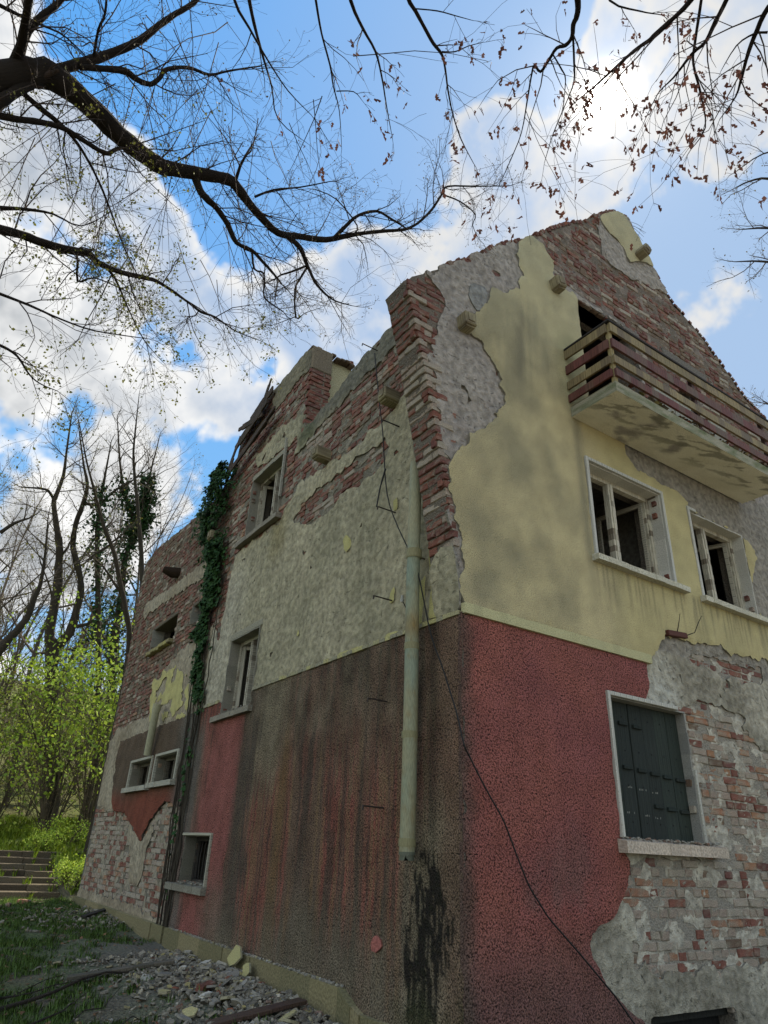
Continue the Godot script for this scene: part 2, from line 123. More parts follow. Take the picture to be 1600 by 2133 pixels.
class Geo:
	var v := PackedVector3Array()
	var n := PackedVector3Array()
	var c := PackedColorArray()
	var uv := PackedVector2Array()
	var ix := PackedInt32Array()
	func vert(p: Vector3, nn: Vector3, col: Color, t: Vector2) -> int:
		v.append(p); n.append(nn); c.append(col); uv.append(t)
		return v.size() - 1
	func tri(a: Vector3, b: Vector3, d: Vector3, col: Color, ta := Vector2.ZERO, tb := Vector2(0.1, 0), td := Vector2(0.1, 0.1)) -> void:
		var nn := (b - a).cross(d - a).normalized()
		var i := v.size()
		v.append(a); v.append(b); v.append(d)
		n.append(nn); n.append(nn); n.append(nn)
		c.append(col); c.append(col); c.append(col)
		uv.append(ta); uv.append(tb); uv.append(td)
		ix.append(i); ix.append(i + 2); ix.append(i + 1)
	func quad(a: Vector3, b: Vector3, d: Vector3, e: Vector3, col: Color) -> void:
		var nn := (b - a).cross(e - a).normalized()
		var lu := (b - a).length()
		var lv := (e - a).length()
		var i := v.size()
		v.append(a); v.append(b); v.append(d); v.append(e)
		for k in 4:
			n.append(nn); c.append(col)
		var s := fposmod(a.x * 3.7 + a.y * 1.9 + a.z * 2.3, 1.0)
		uv.append(Vector2(s, s)); uv.append(Vector2(s + lu, s)); uv.append(Vector2(s + lu, s + lv)); uv.append(Vector2(s, s + lv))
		ix.append(i); ix.append(i + 2); ix.append(i + 1)
		ix.append(i); ix.append(i + 3); ix.append(i + 2)
	# a box from p along three edges (right-handed), with chamfered edges
	func box(o: Vector3, a: Vector3, b: Vector3, d: Vector3, col: Color, ch := 0.0) -> void:
		if a.cross(b).dot(d) < 0.0:
			var t := a
			a = b
			b = t
		if ch <= 0.0:
			quad(o, o + b, o + a + b, o + a, col)
			quad(o + d, o + d + a, o + d + a + b, o + d + b, col)
			quad(o, o + a, o + a + d, o + d, col)
			quad(o + b, o + b + d, o + a + b + d, o + a + b, col)
			quad(o, o + d, o + d + b, o + b, col)
			quad(o + a, o + a + b, o + a + b + d, o + a + d, col)
			return
		var ax := [a, b, d]
		var ln := [a.length(), b.length(), d.length()]
		var un := [a.normalized(), b.normalized(), d.normalized()]
		var mid := o + (a + b + d) * 0.5
		for k in 3:
			var i1 := (k + 1) % 3
			var i2 := (k + 2) % 3
			for s in [-1.0, 1.0]:
				var cc: Vector3 = mid + un[k] * (ln[k] * 0.5 * s)
				var x: Vector3 = un[i1] * (ln[i1] * 0.5 - ch)
				var y: Vector3 = un[i2] * (ln[i2] * 0.5 - ch)
				if s > 0.0:
					quad(cc - x - y, cc + x - y, cc + x + y, cc - x + y, col)
				else:
					quad(cc - x - y, cc - x + y, cc + x + y, cc + x - y, col)
			for s1 in [-1.0, 1.0]:
				for s2 in [-1.0, 1.0]:
					var e: Vector3 = un[k] * (ln[k] * 0.5 - ch)
					var p1: Vector3 = mid + un[i1] * (ln[i1] * 0.5 * s1) + un[i2] * ((ln[i2] * 0.5 - ch) * s2)
					var p2: Vector3 = mid + un[i1] * ((ln[i1] * 0.5 - ch) * s1) + un[i2] * (ln[i2] * 0.5 * s2)
					if s1 * s2 > 0.0:
						quad(p1 - e, p2 - e, p2 + e, p1 + e, col)
					else:
						quad(p1 - e, p1 + e, p2 + e, p2 - e, col)
	func tube(pts: PackedVector3Array, rad: PackedFloat32Array, sides: int, col: Color, cap := false) -> void:
		var m := pts.size()
		if m < 2:
			return
		var t := (pts[1] - pts[0]).normalized()
		var s := t.cross(Vector3(0.31, 0.9, 0.27)).normalized()
		var base := v.size()
		var run := 0.0
		var step := TAU / sides
		for i in m:
			if i > 0:
				run += pts[i].distance_to(pts[i - 1])
			if i < m - 1 and i > 0:
				t = (pts[i + 1] - pts[i - 1]).normalized()
			elif i == m - 1:
				t = (pts[i] - pts[i - 1]).normalized()
			s = (s - t * s.dot(t)).normalized()
			var b := t.cross(s)
			var r := rad[i]
			for k in sides + 1:
				var d := s * cos(step * k) + b * sin(step * k)
				v.append(pts[i] + d * r); n.append(d); c.append(col); uv.append(Vector2(float(k) / sides * 2.0, run))
		for i in m - 1:
			for k in sides:
				var p := base + i * (sides + 1) + k
				var q := p + sides + 1
				ix.append(p); ix.append(q); ix.append(p + 1)
				ix.append(p + 1); ix.append(q); ix.append(q + 1)
		if cap:
			for e in [0, m - 1]:
				var ci := v.size()
				var dd := (pts[0] - pts[1]).normalized() if e == 0 else (pts[m - 1] - pts[m - 2]).normalized()
				v.append(pts[e]); n.append(dd); c.append(col); uv.append(Vector2.ZERO)
				for k in sides + 1:
					var src: int = base + e * (sides + 1) + k
					v.append(v[src]); n.append(dd); c.append(col); uv.append(Vector2(0.1, 0.1))
				for k in sides:
					if e == 0:
						ix.append(ci); ix.append(ci + 1 + k); ix.append(ci + 2 + k)
					else:
						ix.append(ci); ix.append(ci + 2 + k); ix.append(ci + 1 + k)
	func add(o: Geo, x: Transform3D, tint := Color.WHITE) -> void:
		var base := v.size()
		for i in o.v.size():
			v.append(x * o.v[i]); n.append((x.basis * o.n[i]).normalized()); c.append(o.c[i] * tint); uv.append(o.uv[i])
		for i in o.ix.size():
			ix.append(base + o.ix[i])
	# a leaf: two triangles folded along its middle
	func leaf(p: Vector3, d: Vector3, side: Vector3, l: float, w: float, col: Color) -> void:
		var i := v.size()
		var nn := d.cross(side).normalized()
		v.append(p); v.append(p + d * l * 0.5 + side * w + nn * w * 0.35); v.append(p + d * l); v.append(p + d * l * 0.5 - side * w + nn * w * 0.35)
		for k in 4:
			n.append(nn); c.append(col); uv.append(Vector2(0.1 * k, 0.1))
		ix.append(i); ix.append(i + 1); ix.append(i + 2)
		ix.append(i); ix.append(i + 2); ix.append(i + 3)
	func mesh(m: Material) -> ArrayMesh:
		var a := []
		a.resize(Mesh.ARRAY_MAX)
		a[Mesh.ARRAY_VERTEX] = v
		a[Mesh.ARRAY_NORMAL] = n
		a[Mesh.ARRAY_COLOR] = c
		a[Mesh.ARRAY_TEX_UV] = uv
		a[Mesh.ARRAY_INDEX] = ix
		var am := ArrayMesh.new()
		am.add_surface_from_arrays(Mesh.PRIMITIVE_TRIANGLES, a)
		am.surface_set_material(0, m)
		return am

# a wall's own axes: u along it, v up, n outwards
class Fr:
	var o := Vector3.ZERO
	var u := Vector3.RIGHT
	var w := Vector3.BACK
	var flip := false
	func _init(oo: Vector3, uu: Vector3, nn: Vector3) -> void:
		o = oo; u = uu; w = nn
		flip = u.cross(Vector3.UP).dot(w) < 0.0
	func p(a: float, b: float, d: float) -> Vector3:
		return o + u * a + Vector3(0, b, 0) + w * d
	func box(g: Geo, a0: float, a1: float, b0: float, b1: float, d0: float, d1: float, col: Color, ch := 0.0) -> void:
		g.box(p(a0, b0, d0), u * (a1 - a0), Vector3(0, b1 - b0, 0), w * (d1 - d0), col, ch)

# signed distance to a patch's outline on a grid over a wall, positive inside
class Field:
	var x0 := 0.0
	var y0 := 0.0
	var cell := 0.04
	var nx := 0
	var ny := 0
	var d := PackedFloat32Array()
	func sd(px: float, py: float, q: PackedFloat32Array) -> float:
		var best := 1e9
		var inside := false
		var m := q.size()
		var ax := q[m - 2]
		var ay := q[m - 1]
		var i := 0
		while i < m:
			var bx := q[i]
			var by := q[i + 1]
			var ex := bx - ax
			var ey := by - ay
			var wx := px - ax
			var wy := py - ay
			var t := clampf((wx * ex + wy * ey) / maxf(ex * ex + ey * ey, 1e-9), 0.0, 1.0)
			var dx := wx - ex * t
			var dy := wy - ey * t
			best = minf(best, dx * dx + dy * dy)
			if (ay > py) != (by > py) and px < ex * (py - ay) / ey + ax:
				inside = not inside
			ax = bx
			ay = by
			i += 2
		return sqrt(best) if inside else -sqrt(best)
	func build(r: Rect2, cl: float, adds: Array, subs: Array, holes: Array, amp: float, noise: FastNoiseLite) -> Field:
		cell = cl
		x0 = r.position.x
		y0 = r.position.y
		nx = int(ceil(r.size.x / cell)) + 1
		ny = int(ceil(r.size.y / cell)) + 1
		d.resize(nx * ny)
		var A: Array[PackedFloat32Array] = []
		var S: Array[PackedFloat32Array] = []
		for a in adds: A.append(PackedFloat32Array(a))
		for s in subs: S.append(PackedFloat32Array(s))
		var K := 3
		var mx := nx / K + 2
		var my := ny / K + 2
		var cg := PackedFloat32Array()
		cg.resize(mx * my)
		for j in my:
			for i in mx:
				var px := x0 + i * K * cell
				var py := y0 + j * K * cell
				var e := -1e9
				for a in A: e = maxf(e, sd(px, py, a))
				for s in S: e = minf(e, -sd(px, py, s))
				cg[j * mx + i] = e
		for j in ny:
			var cj := j / K
			var fj := float(j % K) / K
			for i in nx:
				var ci := i / K
				var fi := float(i % K) / K
				var b := cj * mx + ci
				var e := lerpf(lerpf(cg[b], cg[b + 1], fi), lerpf(cg[b + mx], cg[b + mx + 1], fi), fj)
				if absf(e) < amp * 3.0:
					e += amp * 2.0 * noise.get_noise_2d(x0 + i * cell, y0 + j * cell)
				d[j * nx + i] = e
		for h in holes:
			for j in ny:
				var py := y0 + j * cell
				var ey := maxf(h[2] - py, py - h[3])
				for i in nx:
					var px := x0 + i * cell
					var k := j * nx + i
					d[k] = minf(d[k], maxf(maxf(h[0] - px, px - h[1]), ey))
		return self
	func at(px: float, py: float) -> float:
		var fx := (px - x0) / cell
		var fy := (py - y0) / cell
		var i := int(floor(fx))
		var j := int(floor(fy))
		if i < 0 or j < 0 or i >= nx - 1 or j >= ny - 1:
			return -1.0
		var b := j * nx + i
		return lerpf(lerpf(d[b], d[b + 1], fx - i), lerpf(d[b + nx], d[b + nx + 1], fx - i), fy - j)

var rng := RandomNumberGenerator.new()
var house: Node3D
var WR: Fr
var WL: Fr
var NF: FastNoiseLite   # coarse stains
var NM: FastNoiseLite   # middle
var NS: FastNoiseLite   # edges
var M := {}
const EYE := Vector3(-3.5477, 1.5, 4.2028)

func noise(freq: float, octaves: int, s: int, kind := FastNoiseLite.TYPE_SIMPLEX_SMOOTH) -> FastNoiseLite:
	var f := FastNoiseLite.new()
	f.noise_type = kind
	f.frequency = freq
	f.seed = s
	f.fractal_octaves = octaves
	f.fractal_type = FastNoiseLite.FRACTAL_FBM if octaves > 1 else FastNoiseLite.FRACTAL_NONE
	return f

func ss(a: float, b: float, x: float) -> float:
	return smoothstep(a, b, x)

func numbered(called: String, parent: Node) -> String:
	if parent.get_node_or_null(NodePath(called)) == null:
		return called
	var key := "n_" + called
	var k: int = parent.get_meta(key, 0) + 1
	parent.set_meta(key, k)
	return "%s_%03d" % [called, k]

func obj(called: String, m: Mesh, parent: Node = self, kind := "") -> MeshInstance3D:
	var o := MeshInstance3D.new()
	o.mesh = m
	o.name = numbered(called, parent)
	parent.add_child(o, true)
	if kind:
		o.set_meta("kind", kind)
	return o

func base(called: String, at := Vector3.ZERO, parent: Node = self) -> Node3D:
	var o := Node3D.new()
	o.name = numbered(called, parent)
	parent.add_child(o, true)
	o.position = at
	return o

func tag(o: Node, label: String, category: String, group := "") -> Node:
	o.set_meta("label", label)
	o.set_meta("category", category)
	if group:
		o.set_meta("group", group)
	return o

func shape_at(g: Geo, at: Vector3) -> Geo:
	for i in g.v.size():
		g.v[i] -= at
	return g

# ------------------------------------------------------------------ materials
func tex(bytes: PackedByteArray, size: int) -> ImageTexture:
	return ImageTexture.create_from_image(Image.create_from_data(size, size, false, Image.FORMAT_L8, bytes))

func bytes_of(f: FastNoiseLite, size: int) -> PackedByteArray:
	return f.get_seamless_image(size, size).get_data()

func mat(called: String, alb: Texture2D, hgt: Texture2D, cm: float, rough: float, uvs := Vector3.ONE) -> StandardMaterial3D:
	var m := StandardMaterial3D.new()
	m.resource_name = called
	m.vertex_color_use_as_albedo = true
	m.roughness = rough
	m.metallic_specular = 0.3
	m.uv1_scale = uvs
	if alb: m.albedo_texture = alb
	if hgt:
		m.heightmap_enabled = true
		m.heightmap_texture = hgt
		m.heightmap_scale = cm
	M[called] = m
	return m

func make_materials() -> void:
	# roughcast: grains with dark pits between them
	var size := 1024
	var cells := noise(0.1, 1, 3, FastNoiseLite.TYPE_CELLULAR)
	cells.cellular_return_type = FastNoiseLite.RETURN_DISTANCE
	cells.domain_warp_enabled = true
	cells.domain_warp_amplitude = 14.0
	cells.domain_warp_frequency = 0.03
	var ca := bytes_of(cells, size)
	var cb := bytes_of(noise(0.1, 4, 4), size)
	var cc := bytes_of(noise(0.012, 3, 5), size)
	var al := PackedByteArray()
	var he := PackedByteArray()
	al.resize(size * size)
	he.resize(size * size)
	for i in size * size:
		var k := (255 - ca[i]) * 0.45 + cb[i] * 0.8 - 40.0
		he[i] = clampi(int(k), 0, 255)
		var local := 0.6 + cc[i] / 170.0
		al[i] = clampi(int(200.0 + (k - 122.0) * local), 45, 255)
	var cast_a := tex(al, size)
	var cast_h := tex(he, size)
	mat("roughcast", cast_a, cast_h, 1.0, 0.95, Vector3(0.55, 0.55, 1))
	var al2 := PackedByteArray()
	al2.resize(size * size)
	for i in size * size:
		al2[i] = 150 + int(al[i] * 0.41)
	mat("fine_plaster", tex(al2, size), cast_h, 0.5, 0.95, Vector3(0.9, 0.9, 1))
	# bare render: lumps, trowel ridges and cracks
	var na := bytes_of(noise(0.018, 6, 7), size)
	var rid := noise(0.006, 4, 8)
	rid.fractal_type = FastNoiseLite.FRACTAL_RIDGED
	rid.domain_warp_enabled = true
	rid.domain_warp_amplitude = 30.0
	rid.domain_warp_frequency = 0.02
	var nb := bytes_of(rid, size)
	var nc := bytes_of(noise(0.12, 3, 9), size)
	for i in size * size:
		var k := na[i] + (nc[i] - 128) / 3
		var crack := maxi(nb[i] - 216, 0) * 3
		he[i] = clampi(k - crack, 0, 255)
		al[i] = clampi(232 + (k - 128) / 3 - crack, 80, 255)
	mat("scratch_coat", tex(al, size), tex(he, size), 2.2, 0.96, Vector3(0.5, 0.5, 1))
	M["side_render"] = M.scratch_coat.duplicate()
	M.side_render.heightmap_scale = 1.2
	# fine grain used on bricks, concrete, stone
	size = 512
	var ga := bytes_of(noise(0.05, 6, 11), size)
	var gb := bytes_of(noise(0.3, 2, 12), size)
	al = PackedByteArray(); al.resize(size * size)
	he = PackedByteArray(); he.resize(size * size)
	for i in size * size:
		var k := int(ga[i] * 0.7 + gb[i] * 0.3)
		he[i] = k
		al[i] = clampi(232 + int((k - 128) * 0.5), 130, 255)
	var grain_a := tex(al, size)
	var grain_h := tex(he, size)
	mat("brick", grain_a, grain_h, 0.7, 0.95, Vector3(2.6, 2.6, 1))
	mat("mortar", grain_a, grain_h, 2.0, 0.98, Vector3(1.6, 1.6, 1))
	mat("concrete", grain_a, grain_h, 0.7, 0.92, Vector3(1.3, 1.3, 1))
	mat("soil", grain_a, grain_h, 4.0, 1.0, Vector3(0.7, 0.7, 1))
	mat("rubble", grain_a, grain_h, 0.5, 0.95, Vector3(3, 3, 1))
	mat("inside", grain_a, null, 0.0, 0.95, Vector3(0.5, 0.5, 1))
	# wood and paint: fibres along v
	var wa := bytes_of(noise(0.02, 5, 15), size)
	for y in size:
		for x in size:
			var k := (wa[((x * 7) % size) + (y / 6) * size] * 2 + gb[y * size + x]) / 3
			he[y * size + x] = k
			al[y * size + x] = clampi(225 + int((k - 128) * 0.9), 90, 255)
	var wood_a := tex(al, size)
	var wood_h := tex(he, size)
	mat("wood", wood_a, wood_h, 0.6, 0.85, Vector3(2.2, 1.0, 1))
	mat("paint", wood_a, wood_h, 0.2, 0.6, Vector3(1.6, 0.7, 1))
	mat("bark", wood_a, wood_h, 2.2, 0.95, Vector3(2.0, 1.3, 1))
	mat("zinc", grain_a, null, 0.0, 0.6, Vector3(1.2, 0.5, 1))
	mat("iron", null, null, 0.0, 0.7)
	mat("cable", null, null, 0.0, 0.6)
	mat("twig", null, null, 0.0, 0.9)
	var lf := mat("leaf", null, null, 0.0, 0.7)
	lf.backlight_enabled = true
	lf.backlight = Color(0.75, 0.75, 0.6)
	lf.cull_mode = BaseMaterial3D.CULL_DISABLED
	var dl := mat("dry_leaf", null, null, 0.0, 0.9)
	dl.backlight_enabled = true
	dl.backlight = Color(0.6, 0.6, 0.6)
	dl.cull_mode = BaseMaterial3D.CULL_DISABLED
	var gl := mat("ivy_leaf", null, null, 0.0, 0.7)
	gl.metallic_specular = 0.25
	gl.backlight_enabled = true
	gl.backlight = Color(0.3, 0.3, 0.3)
	gl.cull_mode = BaseMaterial3D.CULL_DISABLED

# ------------------------------------------------------------------ sky
func make_sky() -> void:
	var W := 3072
	var H := 1536
	var sun := Vector3(SUN[0], SUN[1], SUN[2])
	var bl: Array = []
	for i in CLOUDS.size() / 5:
		bl.append([Vector3(CLOUDS[i * 5], CLOUDS[i * 5 + 1], CLOUDS[i * 5 + 2]), CLOUDS[i * 5 + 3], CLOUDS[i * 5 + 4]])
	var n1 := noise(4.2, 8, 21)
	n1.fractal_gain = 0.57
	var n2 := noise(1.3, 3, 22)
	var ctr := Vector3(0.48621, 0.45004, -0.74904)
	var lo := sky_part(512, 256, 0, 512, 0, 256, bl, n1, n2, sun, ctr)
	var im := Image.create_from_data(512, 256, false, Image.FORMAT_RGBF, lo.to_byte_array())
	im.resize(W, H, Image.INTERPOLATE_BILINEAR)
	# the part with the finest clouds is worked out pixel by pixel
	var x0 := -int(W * 0.054)
	var x1 := int(W * 0.234)
	var y0 := int(H * 0.12)
	var y1 := int(H * 0.52)
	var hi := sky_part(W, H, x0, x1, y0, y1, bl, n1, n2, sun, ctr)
	var part := Image.create_from_data(x1 - x0, y1 - y0, false, Image.FORMAT_RGBF, hi.to_byte_array())
	im.blit_rect(part, Rect2i(-x0, 0, x1, y1 - y0), Vector2i(0, y0))
	im.blit_rect(part, Rect2i(0, 0, -x0, y1 - y0), Vector2i(W + x0, y0))
	var ps := PanoramaSkyMaterial.new()
	ps.panorama = ImageTexture.create_from_image(im)
	ps.energy_multiplier = 1.0
	var sk := Sky.new()
	sk.sky_material = ps
	var env := Environment.new()
	env.background_mode = Environment.BG_SKY
	env.sky = sk
	env.tonemap_mode = Environment.TONE_MAPPER_LINEAR
	env.tonemap_exposure = EXPOSURE
	env.sdfgi_enabled = true
	env.ssao_enabled = true
	env.ssil_enabled = true
	var we := WorldEnvironment.new()
	we.name = "world"
	we.environment = env
	add_child(we)

const EXPOSURE := 1.68

func sky_part(W: int, H: int, x0: int, x1: int, y0: int, y1: int, bl: Array, n1: FastNoiseLite, n2: FastNoiseLite, sun: Vector3, ctr: Vector3) -> PackedFloat32Array:
	var out := PackedFloat32Array()
	out.resize((x1 - x0) * (y1 - y0) * 3)
	# the blobs' pull is smooth: worked out on every eighth pixel
	var S := 8 if W > 1000 else 1
	var gw := (x1 - x0) / S + 2
	var gh := (y1 - y0) / S + 2
	var vb: Array = []
	for q in VEILS.size() / 5:
		vb.append([Vector3(VEILS[q * 5], VEILS[q * 5 + 1], VEILS[q * 5 + 2]), VEILS[q * 5 + 3], VEILS[q * 5 + 4]])
	var haze := PackedFloat32Array()
	haze.resize(gw * gh)
	var cov := PackedFloat32Array()
	cov.resize(gw * gh)
	for gy in gh:
		var up := (0.5 - (y0 + gy * S + 0.5) / H) * PI
		for gx in gw:
			var ar := ((x0 + gx * S + W * 0.25 + 0.5) / W - 0.5) * TAU
			var e := Vector3(cos(ar) * cos(up), sin(up), sin(ar) * cos(up))
			var cv := 0.10 + 0.55 * n2.get_noise_3dv(e)  # cloudier outside the view, for a whiter fill on the walls
			var inside := ss(0.45, 0.7, e.dot(ctr))
			cv = lerpf(cv, -0.12, inside)
			for b in bl:
				var c: Vector3 = b[0]
				var dd := e.distance_squared_to(c)
				var r: float = b[1]
				var k := dd / (r * r)
				if k < 6.0:
					cv += b[2] * exp(-k * 0.9)
			var hz := 0.0
			for b in vb:
				var dd: float = e.distance_squared_to(b[0]) / float(b[1] * b[1])
				if dd < 6.0: hz += b[2] * exp(-dd)
			haze[gy * gw + gx] = clampf(hz, 0.0, 1.0)
			cov[gy * gw + gx] = clampf(cv * 0.75, -0.66, 0.5)
	var i := 0
	for y in range(y0, y1):
		var up := (0.5 - (y + 0.5) / H) * PI
		var cu := cos(up)
		var su := sin(up)
		var gy := (y - y0) / S
		var fy := float((y - y0) % S) / S
		for x in range(x0, x1):
			var ar := ((x + W * 0.25 + 0.5) / W - 0.5) * TAU
			var e := Vector3(cos(ar) * cu, su, sin(ar) * cu)
			var gx := (x - x0) / S
			var fx := float((x - x0) % S) / S
			var b := gy * gw + gx
			var cv := lerpf(lerpf(cov[b], cov[b + 1], fx), lerpf(cov[b + gw], cov[b + gw + 1], fx), fy)
			var h := clampf(su, 0.0, 1.0)
			var cs := e.dot(sun)
			var near := clampf((cs - 0.55) / 0.45, 0.0, 1.0)
			var t := pow(1.0 - h, 1.25)
			var r := lerpf(0.028, 0.245, t)
			var g := lerpf(0.215, 0.415, t)
			var bb := lerpf(0.555, 0.575, t)
			# thin veil towards the sun
			var hz := lerpf(lerpf(haze[b], haze[b + 1], fx), lerpf(haze[b + gw], haze[b + gw + 1], fx), fy)
			var veil := clampf(0.85 * pow(near, 3.5) + hz * (0.8 + 0.5 * n1.get_noise_3dv(e * 0.7)), 0.0, 0.95)
			r = lerpf(r, 0.25, veil); g = lerpf(g, 0.345, veil); bb = lerpf(bb, 0.49, veil)
			if cv > -0.9:
				var f := n1.get_noise_3dv(e)
				var q := cv + f * 1.35
				var k := ss(-0.06, 0.26, q)
				if k > 0.0:
					# relief: how much the cloud thins towards the sun
					var q2 := n1.get_noise_3dv((e + sun * 0.045).normalized()) * 1.35
					var slope := f * 1.35 - q2
					var thick := ss(0.05, 0.75, q)
					var front := clampf(0.55 - cs, 0.0, 1.5)  # clouds away from the sun brightened and warmed to lift the shaded walls
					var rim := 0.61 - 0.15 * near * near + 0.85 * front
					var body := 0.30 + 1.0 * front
					var lit := clampf(0.36 + slope * 1.6 + 0.5 * (1.0 - thick), 0.0, 1.0)
					var nb := ss(0.3, 0.75, near)
					lit = lerpf(lit, clampf(0.10 + slope * 1.5 + 1.0 * (1.0 - thick), 0.0, 1.0), nb)
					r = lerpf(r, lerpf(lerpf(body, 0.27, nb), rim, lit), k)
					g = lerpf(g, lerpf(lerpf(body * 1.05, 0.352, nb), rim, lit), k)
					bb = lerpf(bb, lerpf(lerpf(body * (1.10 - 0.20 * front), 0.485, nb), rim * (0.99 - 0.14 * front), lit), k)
			# glare round the sun behind thin cloud
			var ang := acos(clampf(cs, -1.0, 1.0))
			var gl := 0.42 * exp(-ang / 0.05) + 6.0 * exp(-pow(ang / 0.021, 2.0))
			r += gl; g += gl * 0.92; bb += gl * 0.80
			if su < 0.0:
				var dn := ss(0.0, -0.06, su)
				r = lerpf(r, 0.09, dn); g = lerpf(g, 0.10, dn); bb = lerpf(bb, 0.07, dn)
			out[i] = r; out[i + 1] = g; out[i + 2] = bb
			i += 3
	return out

func make_camera() -> void:
	var cam := Camera3D.new()
	cam.name = "camera"
	cam.fov = 74.4
	cam.near = 0.05
	cam.far = 800.0
	cam.transform = Transform3D(Basis(Vector3(0.82659, 0.04121, 0.5613), Vector3(-0.28347, 0.89206, 0.35196), Vector3(-0.48621, -0.45004, 0.74904)), EYE)
	add_child(cam)
	cam.current = true
	var sun := DirectionalLight3D.new()
	sun.name = "sun"
	sun.light_color = Color(1.0, 0.95, 0.86)
	sun.light_energy = 1.5
	sun.light_angular_distance = 0.6
	sun.shadow_enabled = true
	var d := -Vector3(SUN[0], SUN[1], SUN[2])
	sun.basis = Basis.looking_at(d, Vector3.UP)
	add_child(sun)

# ------------------------------------------------------------------ walls
# A sheet over the inside of a field: front at w0 (+ relief), broken edges going back to w1
func sheet(g: Geo, fr: Fr, f: Field, w0: float, w1: float, rel: FastNoiseLite, ramp: float, colf: Callable, edge: Color, closed := false) -> void:
	var nx := f.nx
	var ny := f.ny
	var cell := f.cell
	var hh := PackedFloat32Array()
	hh.resize(nx * ny)
	var vid := PackedInt32Array()
	vid.resize(nx * ny)
	vid.fill(-1)
	var lim := -cell * 1.6
	for j in ny:
		for i in nx:
			var k := j * nx + i
			if f.d[k] > lim - cell:
				hh[k] = w0 + (rel.get_noise_2d(f.x0 + i * cell, f.y0 + j * cell) * ramp if ramp > 0.0 else 0.0)
				if not closed and f.d[k] < 0.08:   # crumbling towards a broken edge
					hh[k] -= (w0 - w1) * 0.55 * (1.0 - ss(-0.02, 0.08, f.d[k])) * clampf(0.35 + 1.5 * NS.get_noise_2d(f.x0 + i * cell + 9.0, f.y0 + j * cell), 0.0, 1.0)
			else:
				hh[k] = w0
	var cols := PackedColorArray()
	cols.resize(nx * ny)
	var nrm := PackedVector3Array()
	nrm.resize(nx * ny)
	for j in ny:
		for i in nx:
			var k := j * nx + i
			if f.d[k] <= lim:
				continue
			var u := f.x0 + i * cell
			var v := f.y0 + j * cell
			var hu := (hh[k + (1 if i < nx - 1 else 0)] - hh[k - (1 if i > 0 else 0)]) / (2.0 * cell)
			var hv := (hh[k + (nx if j < ny - 1 else 0)] - hh[k - (nx if j > 0 else 0)]) / (2.0 * cell)
			nrm[k] = (fr.w - fr.u * hu - Vector3(0, hv, 0)).normalized()
			cols[k] = colf.call(u, v)
			if f.d[k] > 0.0:
				vid[k] = g.vert(fr.p(u, v, hh[k]), nrm[k], cols[k], Vector2(u, -v))
	var ring := PackedInt32Array()
	var cross := PackedByteArray()
	for j in ny - 1:
		for i in nx - 1:
			var k0 := j * nx + i
			var ks := [k0, k0 + 1, k0 + nx + 1, k0 + nx]
			var cnt := 0
			for q in ks:
				if f.d[q] > 0.0: cnt += 1
			if cnt == 0:
				continue
			ring.clear()
			cross.clear()
			for e in 4:
				var ka: int = ks[e]
				var kb: int = ks[(e + 1) & 3]
				var da := f.d[ka]
				var db := f.d[kb]
				if da > 0.0:
					ring.append(vid[ka])
					cross.append(0)
				if (da > 0.0) != (db > 0.0):
					var t := da / (da - db)
					var ia := Vector2(ka % nx, ka / nx).lerp(Vector2(kb % nx, kb / nx), t)
					var u := f.x0 + ia.x * cell
					var v := f.y0 + ia.y * cell
					ring.append(g.vert(fr.p(u, v, lerpf(hh[ka], hh[kb], t)), nrm[ka].lerp(nrm[kb], t).normalized(), cols[ka].lerp(cols[kb], t), Vector2(u, -v)))
					cross.append(1)
			var m := ring.size()
			for q in range(1, m - 1):
				if fr.flip:
					g.ix.append(ring[0]); g.ix.append(ring[q]); g.ix.append(ring[q + 1])
				else:
					g.ix.append(ring[0]); g.ix.append(ring[q + 1]); g.ix.append(ring[q])
			if closed:
				var off := g.v.size()
				for q in m:
					var P := g.v[ring[q]]
					P += fr.w * (w1 - fr.w.dot(P - fr.o))
					g.vert(P, -fr.w, g.c[ring[q]], g.uv[ring[q]])
				for q in range(1, m - 1):
					if fr.flip:
						g.ix.append(off); g.ix.append(off + q + 1); g.ix.append(off + q)
					else:
						g.ix.append(off); g.ix.append(off + q); g.ix.append(off + q + 1)
			for q in m:
				var q2 := (q + 1) % m
				if cross[q] == 1 and cross[q2] == 1:
					var X := g.v[ring[q]]
					var Y := g.v[ring[q2]]
					var Xb := X + fr.w * (w1 - fr.w.dot(X - fr.o))
					var Yb := Y + fr.w * (w1 - fr.w.dot(Y - fr.o))
					if fr.flip:
						g.quad(Y, Yb, Xb, X, edge)
					else:
						g.quad(X, Xb, Yb, Y, edge)

var RHOLES: Array = [[1.86, 3.16, 4.35, 5.53], [3.72, 4.93, 4.33, 5.50], [1.80, 3.0, 1.68, 2.92], [1.93, 3.1, -0.2, 0.42], [2.03, 3.22, 6.2, 8.1], [4.08, 4.44, 7.3, 7.62]]
var LHOLES: Array = [[4.18, 5.38, 5.88, 7.0], [4.27, 5.30, 3.13, 4.22], [4.93, 5.95, 1.02, 1.60], [8.17, 9.42, 2.35, 2.78], [6.83, 7.93, 2.37, 2.78], [8.42, 9.88, 4.93, 5.43], [6.65, 7.5, 5.0, 5.33]]
var f_rcore: Field
var f_rscr: Field
var f_rfin: Field
var f_lcore: Field
var f_lscr: Field
var f_lcast: Field

func arris(y: float) -> float:   # how far the gable's corner has crept out beyond the side wall
	return 0.69 * pow(clampf((y - 3.34) / 3.4, 0.0, 1.0), 1.25)

func dirt(u: float, v: float) -> float:
	return 0.5 + 0.5 * NF.get_noise_2d(u, v)

